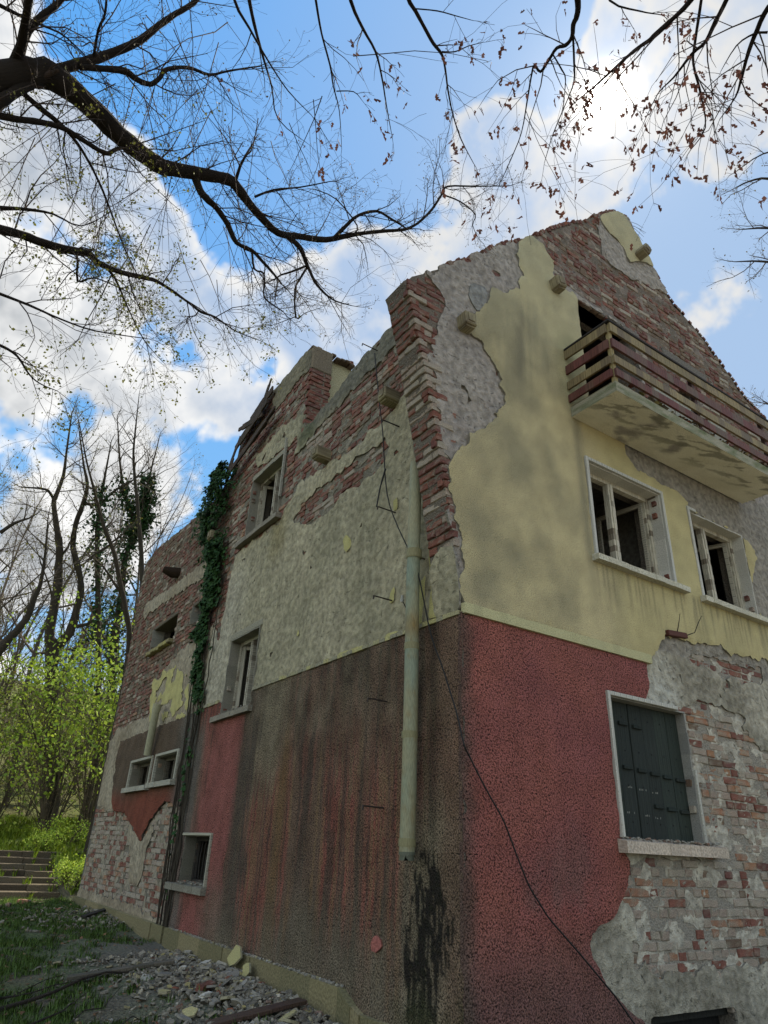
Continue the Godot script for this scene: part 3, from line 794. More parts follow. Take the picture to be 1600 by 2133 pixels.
func col_yellow(u: float, v: float) -> Color:
	var c := Color(0.52, 0.445, 0.255)
	var a := NF.get_noise_2d(u * 1.0, v * 0.8)
	var st := NM.get_noise_2d(u * 5.0, v * 0.35)
	var m := 1.0 + 0.16 * a + 0.12 * NM.get_noise_2d(u * 3.0, v * 3.0)
	var mo := NM.get_noise_2d(u * 1.6 + 5.0, v * 1.3)
	c = c.lerp(Color(0.26, 0.235, 0.15), clampf(0.30 * ss(1.9, 0.9, u) + 0.14 + 0.5 * st * ss(5.5, 7.0, v) * ss(0.9, 0.3, absf(u - 1.0)) + 0.75 * a + 0.65 * mo, 0.0, 0.85))
	# paler, greyer plaster high on the gable; run-off under the verge and beside the balcony
	c = c.lerp(Color(0.42, 0.40, 0.27), 0.5 * ss(6.4, 8.4, v))
	c = c.lerp(Color(0.13, 0.12, 0.09), 0.55 * ss(0.16, 0.0, absf(u - (0.95 + 0.12 * (v - 7.0)) - 0.05 * st)) * ss(5.9, 6.4, v) * ss(7.6, 7.0, v))
	c = c.lerp(Color(0.16, 0.15, 0.11), 0.6 * ss(0.13, 0.0, absf(u - 1.74 + 0.03 * st)) * ss(3.5, 4.6, v) * ss(6.3, 6.0, v))
	c = c.lerp(Color(0.17, 0.20, 0.09), 0.35 * ss(0.35, 0.0, absf(u - 1.75)) * ss(6.0, 6.4, v) * ss(7.6, 6.9, v))
	c = c.lerp(Color(0.48, 0.42, 0.20), 0.5 * ss(1.8, 2.4, u) * ss(6.2, 5.8, v))
	# drips below the sills
	var dr := NM.get_noise_2d(u * 14.0, v * 0.5)
	c = c.lerp(Color(0.17, 0.15, 0.10), 0.55 * ss(0.05, 0.3, dr) * ss(3.55, 4.25, v) * ss(4.32, 4.26, v) * ss(1.75, 1.9, u) * ss(5.2, 5.0, u))
	return c * m

func col_red(u: float, v: float) -> Color:
	var a := NF.get_noise_2d(u * 1.3 + 9.0, v * 1.1)
	var b := NM.get_noise_2d(u * 3.0, v * 2.0)
	var c := Color(0.315, 0.112, 0.088).lerp(Color(0.27, 0.095, 0.088), clampf(0.5 + a, 0.0, 1.0))
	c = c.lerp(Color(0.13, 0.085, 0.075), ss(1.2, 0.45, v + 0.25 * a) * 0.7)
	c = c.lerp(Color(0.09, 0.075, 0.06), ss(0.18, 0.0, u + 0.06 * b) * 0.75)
	c = c.lerp(Color(0.17, 0.10, 0.085), 0.6 * ss(0.1, 0.5, a + 0.3 * b) * ss(2.2, 1.2, v))
	return c * (1.0 + 0.2 * b)

func col_rscratch(u: float, v: float) -> Color:
	var a := NF.get_noise_2d(u * 1.4 + 4.0, v * 1.4 + 2.0)
	var b := NM.get_noise_2d(u * 2.4, v * 2.4)
	var c := Color(0.31, 0.285, 0.245).lerp(Color(0.39, 0.36, 0.30), clampf(0.5 + a * 1.2, 0, 1))
	if v < 3.5:
		c = Color(0.44, 0.41, 0.33).lerp(Color(0.22, 0.20, 0.155), clampf(0.25 + a * 1.3 + b * 0.5, 0, 0.9))
		c = c.lerp(Color(0.50, 0.49, 0.43), 0.8 * ss(0.45, 0.1, Vector2(u - 2.66, (v - 2.97) * 0.8).length() + 0.1 * b))
		c = c.lerp(Color(0.14, 0.135, 0.11), 0.5 * ss(0.25, 0.0, absf(v - 2.86 + 0.12 * (u - 3.4))) * ss(2.8, 3.4, u))
	elif v < 6.2 and u > 2.2:
		c = Color(0.29, 0.265, 0.225)
	else:
		c = c.lerp(Color(0.33, 0.29, 0.27), 0.5)
	return c * (1.0 + 0.22 * b)

func col_lscratch(u: float, v: float) -> Color:
	var a := NF.get_noise_2d(u * 1.2 + 14.0, v * 0.9)
	var b := NM.get_noise_2d(u * 2.6, v * 2.2 + 5.0)
	var st := NM.get_noise_2d(u * 5.0 + 3.0, v * 0.4)
	var c := Color(0.40, 0.36, 0.25).lerp(Color(0.31, 0.285, 0.195), clampf(0.5 + a, 0, 1))
	c = c.lerp(Color(0.24, 0.19, 0.07), 0.5 * ss(0.4, 0.0, absf(u - 4.05 - 0.1 * b)) * ss(5.0, 5.4, v) * ss(6.2, 5.8, v))
	c = c.lerp(Color(0.42, 0.39, 0.32), 0.6 * ss(4.6, 5.6, u) * ss(6.6, 6.0, u) * ss(5.9, 5.0, v))
	c = c.lerp(Color(0.15, 0.135, 0.09), clampf(0.5 * st, 0, 0.5))
	# cement of the eaves beam, dark and mossy
	var beam := ss(6.75, 7.05, v + 0.08 * b) * ss(3.9, 3.4, u)
	c = c.lerp(Color(0.12, 0.115, 0.095), beam * 0.8)
	c = c.lerp(Color(0.06, 0.075, 0.03), 0.7 * ss(0.5, 0.0, Vector2(u - 3.45, (v - 6.95) * 0.7).length() + 0.15 * b))
	c = c.lerp(Color(0.10, 0.085, 0.06), 0.6 * ss(7.6, 8.2, v))
	if u > 6.2:
		c = Color(0.27, 0.225, 0.16).lerp(Color(0.36, 0.315, 0.235), clampf(0.5 + 1.2 * a, 0, 1))
	return c * (1.0 + 0.28 * b)

func col_lcast(u: float, v: float) -> Color:
	var a := NF.get_noise_2d(u * 1.1 + 30.0, v * 0.7)
	var b := NM.get_noise_2d(u * 2.2 + 7.0, v * 1.3)
	var st := NM.get_noise_2d(u * 3.2 + 1.0, v * 0.22)
	var red := Color(0.245, 0.088, 0.066)
	var brown := Color(0.145, 0.095, 0.066)
	var dark := Color(0.085, 0.073, 0.056)
	var grit := NS.get_noise_2d(u * 5.0, v * 2.5)
	var drip := NM.get_noise_2d(u * 9.0 + 2.0 + 0.3 * b, v * 0.3)
	var c := brown.lerp(red, clampf(0.42 + 1.2 * st + 0.8 * a + 0.6 * drip, 0, 0.95))
	c = c.lerp(Color(0.20, 0.135, 0.075), 0.7 * ss(0.18, 0.27, drip + 0.2 * a + 0.12 * grit) * ss(3.2, 2.4, v))
	c = c.lerp(Color(0.07, 0.055, 0.042), 0.65 * ss(0.17, 0.27, -drip + 0.25 * st + 0.12 * grit))
	# fresh red beside the far windows
	c = c.lerp(Color(0.29, 0.105, 0.09), 0.9 * ss(4.2, 4.42, u + 0.2 * b + 0.25 * drip) * ss(5.9, 5.2, u - 0.25 * b - 0.2 * drip - 0.25 * (2.2 - v) * 0.5) * ss(3.35, 3.0, v + 0.2 * a))
	# olive dirt under the band, run-off below it, splash dirt along the ground
	var olive := Color(0.165, 0.14, 0.095)
	c = c.lerp(olive * (0.75 + 0.5 * b), 0.72 * ss(2.0, 2.9, v + 0.55 * a + 0.3 * st + 0.25 * drip) * ss(4.55, 4.2, u))
	c = c.lerp(Color(0.215, 0.18, 0.12), 0.8 * ss(0.55, 0.2, absf(u - 3.55 - 0.25 * a - 0.2 * drip)) * ss(1.9, 2.5, v + 0.3 * drip))
	c = c.lerp(dark, 0.75 * ss(0.40, 0.1, absf(u - 4.1 - 0.15 * b - 0.2 * drip)) * ss(3.4, 2.6, v - 0.3 * a))
	c = c.lerp(Color(0.21, 0.125, 0.055), 0.65 * ss(0.2, 0.0, absf(u - 3.05 - 0.05 * b)) * ss(3.0, 2.2, v))
	c = c.lerp(Color(0.165, 0.14, 0.10), 0.85 * ss(1.3, 0.5, v + 0.5 * a + 0.3 * drip) * ss(5.4, 4.4, u + 0.3 * b))
	c = c.lerp(Color(0.22, 0.19, 0.13), 0.85 * ss(0.95, 0.5, u + 0.2 * a) * ss(2.4, 1.5, v))
	c = c.lerp(Color(0.165, 0.105, 0.072), 0.8 * ss(0.5, 0.1, u + 0.1 * b))
	# black algae where the downpipe spills
	var wd := 0.10 + 0.16 * ss(1.5, 1.05, v) - 0.10 * ss(0.9, 0.45, v)
	var sx := (u - 0.44 - 0.04 * sin(v * 4.0) + 0.05 * b) / wd
	c = c.lerp(Color(0.02, 0.018, 0.014), clampf(0.97 - 0.65 * ss(0.05, 0.2, NM.get_noise_2d(u * 18.0, v * 1.6) + 0.4 * grit), 0, 1) * ss(1.12, 0.85, absf(sx) + 0.7 * NM.get_noise_2d(u * 8.0 + 3.0, v * 2.0) + 0.35 * grit) * ss(1.56, 1.49, v + 0.03 * grit))
	c = c.lerp(Color(0.05, 0.055, 0.025), 0.7 * ss(0.7, 0.45, v + 0.2 * b) * ss(1.0, 0.5, u))
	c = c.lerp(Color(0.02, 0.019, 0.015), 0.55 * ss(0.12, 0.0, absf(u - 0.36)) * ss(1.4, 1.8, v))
	if u > 6.05:
		c = Color(0.125, 0.09, 0.062).lerp(Color(0.22, 0.07, 0.045), clampf(ss(2.5, 2.0, v) + 0.5 * a, 0, 1))
		c = c.lerp(Color(0.15, 0.15, 0.13), ss(7.2, 6.5, u) * 0.7)
	c = c.lerp(Color(0.15, 0.145, 0.125), 0.7 * ss(0.45, 0.1, absf(u - 6.0)) * ss(3.3, 2.6, v))
	return c * (1.0 + 0.3 * b + 0.25 * grit)

func make_walls() -> void:
	WR = Fr.new(Vector3.ZERO, Vector3.RIGHT, Vector3.BACK)
	WL = Fr.new(Vector3.ZERO, Vector3.FORWARD, Vector3.LEFT)
	NF = noise(0.55, 4, 31)
	NM = noise(1.1, 4, 32)
	NS = noise(3.6, 6, 33)
	NS.fractal_gain = 0.62
	var lump := noise(2.2, 5, 34)
	var cut := noise(9.0, 3, 35)
	var ro: Array = [0.034, -0.4, 7.4, -0.4, 7.4, 7.3]
	ro.append_array(R_VERGE)
	var y := 6.74
	while y > 3.1:
		y -= 0.2
		ro.append_array([0.034 - arris(y), y])
	# ---- the gable wall
	f_rcore = Field.new().build(Rect2(-0.85, -0.45, 8.4, 11.3), 0.06, [ro], [], RHOLES, 0.01, cut)
	f_rscr = Field.new().build(Rect2(-0.85, -0.1, 8.4, 11.0), 0.045, [ro], [R_BRICK_LOW, R_BRICK_BAND, R_BRICK_GABLE, R_BRICK_QUOIN], RHOLES, 0.05, NS)
	for k in f_rscr.d.size():
		f_rscr.d[k] = minf(f_rscr.d[k], f_rcore.at(f_rscr.x0 + (k % f_rscr.nx) * 0.045, f_rscr.y0 + (k / f_rscr.nx) * 0.045) + 0.03)
	# where render has come away in scabs, single bricks show
	for k in f_rscr.d.size():
		var u := f_rscr.x0 + (k % f_rscr.nx) * 0.045
		var v := f_rscr.y0 + (k / f_rscr.nx) * 0.045
		if v > 3.5 and v < 6.3 and u > 3.0: continue
		if NM.get_noise_2d(u * 2.0 + 50.0, v * 2.5) > 0.46:
			f_rscr.d[k] = minf(f_rscr.d[k], (0.50 - NM.get_noise_2d(u * 2.0 + 50.0, v * 2.5)) * 0.3)
	var stain := func(_u: float, v: float) -> Color: return Color(0.33, 0.305, 0.255).lerp(Color(0.20, 0.17, 0.14), ss(4.0, 6.0, v))
	var g := Geo.new()
	sheet(g, WR, f_rcore, -0.041, -0.38, lump, 0.012, stain, Color(0.20, 0.18, 0.15), true)
	var gable := obj("gable_wall", g.mesh(M.mortar), house)
	var sm := noise(2.6, 5, 37)
	var smear := Field.new()
	smear.build(Rect2(0.0, 0.3, 7.4, 10.4), 0.04, [R_BRICK_LOW, R_BRICK_GABLE, R_BRICK_BAND], [], RHOLES, 0.03, NS)
	for k in smear.d.size():
		var u := (k % smear.nx) * 0.04
		var v := 0.3 + (k / smear.nx) * 0.04
		smear.d[k] = minf(minf(smear.d[k], f_rcore.at(u, v) - 0.03), (sm.get_noise_2d(u, v * 1.5) - (0.05 if v < 3.0 else 0.10)) * 0.25)
	g = Geo.new()
	sheet(g, WR, smear, -0.036, -0.05, lump, 0.016, func(u: float, v: float) -> Color: return (Color(0.45, 0.42, 0.35) if v < 3.6 else Color(0.22, 0.18, 0.15)) * (1.0 + 0.35 * NM.get_noise_2d(u * 3.0, v * 3.0)), Color(0.3, 0.28, 0.23))
	obj("mortar_smears", g.mesh(M.scratch_coat), gable, "stuff")
	g = Geo.new()
	sheet(g, WR, f_rscr, -0.016, -0.05, lump, 0.014, col_rscratch, Color(0.24, 0.225, 0.19))
	# smooth older skim beside the purlin end
	var skim := Field.new().build(Rect2(-0.2, 6.2, 1.5, 1.6), 0.04, [R_SMOOTH], [], [], 0.01, NS)
	sheet(g, WR, skim, 0.004, -0.03, lump, 0.001, func(_u: float, _v: float) -> Color: return Color(0.27, 0.265, 0.25), Color(0.2, 0.2, 0.18))
	obj("bare_render", g.mesh(M.scratch_coat), gable)
	f_rfin = Field.new().build(Rect2(-0.3, 3.0, 7.7, 6.6), 0.03, [R_YELLOW], [R_BARE_BALCONY], RHOLES, 0.042, NS)
	for k in f_rfin.d.size():
		var u := f_rfin.x0 + (k % f_rfin.nx) * 0.03
		var v := f_rfin.y0 + (k / f_rfin.nx) * 0.03
		f_rfin.d[k] = minf(f_rfin.d[k], f_rcore.at(u, v) + 0.02)
	g = Geo.new()
	sheet(g, WR, f_rfin, 0.012, -0.03, NF, 0.01, col_yellow, Color(0.25, 0.235, 0.19))
	var top := Field.new().build(Rect2(2.2, 9.3, 2.2, 1.6), 0.04, [R_PATCH_TOP], [], [], 0.015, NS)
	for k in top.d.size():
		top.d[k] = minf(top.d[k], f_rcore.at(top.x0 + (k % top.nx) * 0.04, top.y0 + (k / top.nx) * 0.04) - 0.02)
	sheet(g, WR, top, 0.008, -0.03, NF, 0.008, col_yellow, Color(0.25, 0.235, 0.19))
	obj("yellow_plaster", g.mesh(M.fine_plaster), gable)
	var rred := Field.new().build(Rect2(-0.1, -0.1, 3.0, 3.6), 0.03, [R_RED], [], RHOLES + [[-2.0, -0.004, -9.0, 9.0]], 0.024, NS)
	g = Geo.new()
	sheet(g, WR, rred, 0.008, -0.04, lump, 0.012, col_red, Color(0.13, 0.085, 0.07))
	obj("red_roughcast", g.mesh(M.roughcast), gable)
	# ---- the side wall
	f_lcore = Field.new().build(Rect2(-0.15, -0.45, 12.4, 9.4), 0.06, [L_OUT], [], LHOLES, 0.015, cut)
	var rag := noise(6.0, 3, 36)
	for k in f_lcore.d.size():   # ragged tops
		var u := f_lcore.x0 + (k % f_lcore.nx) * 0.06
		var v := f_lcore.y0 + (k / f_lcore.nx) * 0.06
		if v > 6.9: f_lcore.d[k] -= 0.02 + 0.05 * rag.get_noise_1d(u * 2.0)
	f_lscr = Field.new().build(Rect2(-0.1, -0.1, 12.3, 9.0), 0.05, [L_SCRATCH, L_BEAM, L_DORM_TOP, L_DORM_MID, L_ANNEX_GREY, L_ANNEX_GREY_TOP, L_ANNEX_SMOOTH, L_ANNEX_LOWGREY, L_STREAK], [L_BRICK_MID], LHOLES, 0.05, NS)
	for k in f_lscr.d.size():
		var u := f_lscr.x0 + (k % f_lscr.nx) * 0.05
		var v := f_lscr.y0 + (k / f_lscr.nx) * 0.05
		f_lscr.d[k] = minf(f_lscr.d[k], f_lcore.at(u, v) - 0.01)
		var q := NM.get_noise_2d(u * 2.0 + 70.0, v * 2.5)
		if q > 0.47 and v > 3.6: f_lscr.d[k] = minf(f_lscr.d[k], (0.51 - q) * 0.3)
	g = Geo.new()
	sheet(g, WL, f_lcore, -0.045, -0.38, lump, 0.012, func(u: float, v: float) -> Color: return Color(0.23, 0.21, 0.165) if u < 6.2 or v < 3.0 else Color(0.11, 0.085, 0.06), Color(0.19, 0.17, 0.14), true)
	var side := obj("side_wall", g.mesh(M.mortar), house)
	smear = Field.new()
	smear.build(Rect2(0.4, 0.5, 11.7, 8.2), 0.05, [L_OUT], [L_CAST], LHOLES, 0.03, NS)
	for k in smear.d.size():
		var u := 0.4 + (k % smear.nx) * 0.05
		var v := 0.5 + (k / smear.nx) * 0.05
		smear.d[k] = minf(minf(smear.d[k] - 0.03, -f_lscr.at(u, v)), (sm.get_noise_2d(u + 30.0, v * 1.5) - (0.08 if v > 2.5 else 0.0)) * 0.25)
	g = Geo.new()
	sheet(g, WL, smear, -0.037, -0.05, lump, 0.016, func(u: float, v: float) -> Color: return (Color(0.31, 0.275, 0.21) if v < 2.8 else (Color(0.19, 0.165, 0.125) if u > 6.2 else Color(0.25, 0.225, 0.175))) * (1.0 + 0.35 * NM.get_noise_2d(u * 3.0, v * 3.0)), Color(0.2, 0.18, 0.15))
	obj("mortar_smears", g.mesh(M.scratch_coat), side, "stuff")
	g = Geo.new()
	sheet(g, WL, f_lscr, -0.014, -0.05, lump, 0.011, col_lscratch, Color(0.19, 0.175, 0.14))
	# render on the flank of the crept corner
	var wing := Field.new().build(Rect2(-0.02, 3.3, 0.4, 0.75), 0.035, [[0.0, 3.34, 0.37, 3.34, 0.37, 3.86, 0.22, 3.98, 0.1, 3.93, 0.0, 4.0]], [], [], 0.015, NS)
	var g2 := Geo.new()
	sheet(g2, WL, wing, 0.004, -0.03, lump, 0.006, col_lscratch, Color(0.24, 0.225, 0.19))
	for i in g2.v.size():
		g2.v[i].x -= arris(g2.v[i].y)
	g.add(g2, Transform3D())
	obj("bare_render", g.mesh(M.side_render), side)
	f_lcast = Field.new().build(Rect2(-0.1, -0.1, 11.0, 3.6), 0.02, [L_CAST, L_CAST_ANNEX], [], LHOLES + [[-2.0, 0.003, -9.0, 9.0]], 0.02, NS)
	g = Geo.new()
	sheet(g, WL, f_lcast, 0.006, -0.04, lump, 0.014, col_lcast, Color(0.12, 0.10, 0.08))
	obj("stained_roughcast", g.mesh(M.roughcast), side)
	# yellow finish that still clings
	var flakes: Array = [L_YELLOW_PATCH, L_CHIPS, [0.55, 3.36, 0.62, 3.36, 0.62, 3.75, 0.5, 3.85], [0.28, 3.36, 0.46, 3.38, 0.43, 3.62, 0.47, 4.1, 0.37, 4.1, 0.36, 3.6], [3.04, 3.82, 3.1, 3.8, 3.08, 3.95], [0.66, 3.34, 1.2, 3.34, 1.1, 3.41, 0.9, 3.37], [1.5, 3.34, 2.1, 3.34, 2.0, 3.39, 1.6, 3.37], [1.0, 3.7, 1.1, 3.7, 1.1, 3.82, 1.0, 3.85], [1.0, 4.72, 1.1, 4.72, 1.1, 4.85, 1.02, 4.88]]
	for fl in flakes:
		var bb := Rect2(fl[0], fl[1], 0, 0)
		for q in fl.size() / 2: bb = bb.expand(Vector2(fl[2 * q], fl[2 * q + 1]))
		var cell := 0.025 if bb.size.x > 0.7 else 0.014
		var chips := Field.new().build(bb.grow(0.1), cell, [fl], [], [], 0.03 if bb.size.x > 0.7 else 0.012, NS)
		if bb.size.x > 0.7 and bb.size.y > 0.5:
			for k in chips.d.size():
				var u := chips.x0 + (k % chips.nx) * cell
				var v := chips.y0 + (k / chips.nx) * cell
				chips.d[k] = minf(chips.d[k], 0.06 - maxf(0.0, NM.get_noise_2d(u * 1.3 + 2.0, v * 1.8) + 0.1) * 0.3)
		g = Geo.new()
		sheet(g, WL, chips, 0.003, -0.025, NM, 0.004, func(u: float, v: float) -> Color: return Color(0.45, 0.41, 0.18) * (1.0 + 0.3 * NM.get_noise_2d(u * 4.0, v * 4.0)), Color(0.3, 0.28, 0.2))
		if g.v.size(): obj("yellow_plaster", g.mesh(M.fine_plaster), side)
	g = Geo.new()
	var rp := Field.new().build(Rect2(0.4, 0.3, 1.2, 1.2), 0.02, [L_REDPATCH], [], [], 0.01, NS)
	sheet(g, WL, rp, 0.022, 0.0, NM, 0.004, func(_u: float, _v: float) -> Color: return Color(0.36, 0.13, 0.11), Color(0.2, 0.09, 0.07))
	obj("peeling_patch", g.mesh(M.concrete), side)
	# the string course between red and yellow, and the line of it left on the side wall
	g = Geo.new()
	for k in 25:
		var u0 := 0.02 + k * 0.1
		WR.box(g, u0, u0 + 0.1, 3.335, 3.425 + 0.002 * sin(k * 1.7), -0.02, 0.03, Color(0.50, 0.47, 0.27) * (1.0 - 0.25 * maxf(0.0, NM.get_noise_2d(u0 * 6.0, 2.0))))
	obj("string_course", g.mesh(M.fine_plaster), gable)
	for span in [[0, 42], [54, 60]]:
		g = Geo.new()
		for k in range(span[0], span[1]):
			var u0: float = 0.02 + k * 0.1
			WL.box(g, u0, u0 + 0.1, 3.322, 3.362 + 0.015 * NM.get_noise_2d(u0 * 9.0, 1.0), -0.02, 0.018 + 0.004 * sin(k * 2.3), Color(0.30, 0.28, 0.20).lerp(Color(0.48, 0.44, 0.20), clampf(0.2 + NM.get_noise_2d(u0 * 4.0, 8.0) * 2.0, 0, 0.9)))
		obj("string_course", g.mesh(M.concrete), side)
	# concrete plinth; it drops a step near the corner
	g = Geo.new()
	var cuts := [0.0, 0.55, 0.95, 1.2, 1.32, 1.52, 2.0, 2.6, 3.3, 4.0, 4.7, 5.4, 6.04, 6.12, 6.6, 7.2, 8.4, 9.6, 10.6, 11.62]
	for k in cuts.size() - 1:
		if k == 12: continue
		var a: float = cuts[k]
		var b: float = cuts[k + 1]
		var y0: float = 0.495 if a >= 1.5 else (0.40 if a > 1.25 else 0.365)
		var y1: float = 0.495 if b >= 1.5 else (0.40 if b > 1.25 else 0.365)
		var jag := 0.012 * sin(k * 5.1)
		var cc := Color(0.17, 0.155, 0.085).lerp(Color(0.25, 0.215, 0.12), 0.5 + 0.5 * sin(k * 2.7))
		var P := [WL.p(a, -0.4, -0.2), WL.p(b, -0.4, -0.2), WL.p(b, -0.4, 0.075 + jag), WL.p(a, -0.4, 0.075 + jag), WL.p(a, y0, -0.2), WL.p(b, y1, -0.2), WL.p(b, y1, 0.06 + jag), WL.p(a, y0, 0.06 + jag)]
		g.quad(P[2], P[3], P[7], P[6], cc)
		g.quad(P[6], P[7], P[4], P[5], cc * 1.3)
		g.quad(P[1], P[2], P[6], P[5], cc)
		g.quad(P[3], P[0], P[4], P[7], cc)
	obj("plinth", g.mesh(M.concrete), house)

# ------------------------------------------------------------------ bricks
var brick_geo: Array = []     # [kind][tone][variant]
var brick_mesh: Array = []
const TONES := 5

func make_brick_kinds() -> void:
	rng.seed = 501
	for kind in 2:
		var L := 0.236 if kind == 0 else 0.112
		var byt := []
		var bym := []
		for tone in TONES:
			var list := []
			var ml := []
			for k in 5:
				var g := Geo.new()
				var c: Color
				match tone:
					0: c = Color(0.19, 0.078, 0.06).lerp(Color(0.25, 0.11, 0.082), rng.randf())
					1: c = Color(0.34, 0.265, 0.215).lerp(Color(0.43, 0.385, 0.315), rng.randf())
					2: c = Color(0.155, 0.066, 0.055).lerp(Color(0.20, 0.095, 0.08), rng.randf())
					3: c = Color(0.38, 0.21, 0.12).lerp(Color(0.33, 0.165, 0.105), rng.randf())
					_: c = Color(0.20, 0.14, 0.10).lerp(Color(0.155, 0.105, 0.075), rng.randf())
				var hx := L * 0.5
				var hy := 0.0335
				var nu := 4 if kind == 0 else 2
				var smear := Color(0.36, 0.34, 0.27)
				var off := rng.randf() * 50.0
				var ids := []
				for j in 3:
					for i in nu + 1:
						var x := lerpf(-hx + 0.006, hx - 0.006, float(i) / nu) + rng.randf_range(-1, 1) * 0.003
						var yy := lerpf(-hy + 0.006, hy - 0.006, float(j) / 2.0) + rng.randf_range(-1, 1) * 0.003
						var z := rng.randf_range(-0.006, 0.002)
						if rng.randf() < 0.10: z -= 0.010
						var cc := c.lerp(smear, clampf(NM.get_noise_2d(x * 12.0 + off, yy * 12.0) * 1.3 + (0.12 if tone == 1 or tone == 3 else -0.12), 0.0, 0.85))
						ids.append(g.vert(Vector3(x, yy, z), Vector3(rng.randf_range(-0.2, 0.2), rng.randf_range(-0.2, 0.2), 1).normalized(), cc * rng.randf_range(0.85, 1.12), Vector2(x + off, yy)))
				for j in 2:
					for i in nu:
						var q: int = j * (nu + 1) + i
						g.ix.append_array([ids[q], ids[q + nu + 2], ids[q + 1], ids[q], ids[q + nu + 1], ids[q + nu + 2]])
				# rounded rim and sides
				var rim := []
				for i in nu + 1: rim.append(ids[i])
				rim.append(ids[2 * (nu + 1) - 1])
				for i in nu + 1: rim.append(ids[2 * (nu + 1) + nu - i])
				rim.append(ids[nu + 1])
				var m := rim.size()
				for q in m:
					var a: Vector3 = g.v[rim[q]]
					var b: Vector3 = g.v[rim[(q + 1) % m]]
					var oa := Vector3(a.x * (hx / (hx - 0.006)), a.y * (hy / (hy - 0.006)) if absf(a.y) > 0.01 else a.y, -0.010)
					var ob := Vector3(b.x * (hx / (hx - 0.006)), b.y * (hy / (hy - 0.006)) if absf(b.y) > 0.01 else b.y, -0.010)
					g.quad(a, oa, ob, b, g.c[rim[q]])
					g.quad(oa, oa + Vector3(0, 0, -0.05), ob + Vector3(0, 0, -0.05), ob, g.c[rim[q]] * 0.9)
				list.append(g)
				ml.append(g.mesh(M.brick))
			byt.append(list)
			bym.append(ml)
		brick_geo.append(byt)
		brick_mesh.append(bym)

var laid: Array = []   # [transform, kind, tone, variant, nearness, wall]

func put_brick(fr: Fr, u: float, v: float, w: float, kind: int, tone: int, wall: int, sx := 1.0, skew := 0.0) -> void:
	var bx := fr.u * (-1.0 if fr.flip else 1.0)
	var b := Basis(bx, Vector3.UP, fr.w)
	b = b * Basis(Vector3(rng.randfn() * 0.02, 1, rng.randfn() * 0.012).normalized(), rng.randfn() * 0.025 + skew) * Basis(Vector3(0, 0, 1), rng.randfn() * 0.012)
	b = b * Basis.from_scale(Vector3(sx * rng.randf_range(0.97, 1.02), rng.randf_range(0.93, 1.05), 1))
	var p := fr.p(u, v, w)
	laid.append([Transform3D(b, p), kind, tone, rng.randi() % 5, (L2(kind) * sx * maxf(0.15, absf((EYE - p).normalized().dot(fr.w)))) / EYE.distance_to(p), wall])

func L2(kind: int) -> float:
	return 0.236 if kind == 0 else 0.16

func lay(fr: Fr, core: Field, cover: Array, u0: float, u1: float, v0: float, v1: float, tones: Callable, wall: int) -> void:
	var course := 0.0795
	var row := 0
	var v := v0
	while v < v1:
		var u := u0 - rng.randf() * 0.12
		var heads := row % 2 == 0
		while u < u1:
			var kind := 1 if (heads and rng.randf() < 0.75) or rng.randf() < 0.12 else 0
			var L := 0.236 if kind == 0 else 0.112
			var cu := u + L * 0.5
			u += L + 0.010 + rng.randf() * 0.006
			var dc := core.at(cu, v)
			if dc < L * 0.3 and (core.at(cu - L * 0.5, v) < 0.0 or core.at(cu + L * 0.5, v) < 0.0 or dc < 0.02):
				continue
			var hid := false
			for f in cover:
				if f.at(cu, v) > 0.10 and f.at(cu - L * 0.4, v) > 0.03 and f.at(cu + L * 0.4, v) > 0.03: hid = true
			if hid: continue
			var tz: Array = tones.call(cu, v)
			if rng.randf() < tz[0]: continue       # a gap, or a brick lost under mortar
			var r := rng.randf()
			var tone := 0
			var acc := 0.0
			for q in TONES:
				acc += tz[1 + q]
				if r < acc:
					tone = q
					break
			put_brick(fr, cu, v + rng.randfn() * 0.002, -0.030 + rng.randf_range(-0.010, 0.008) - (0.03 if rng.randf() < 0.03 else 0.0), kind, tone, wall)
		v += course
		row += 1

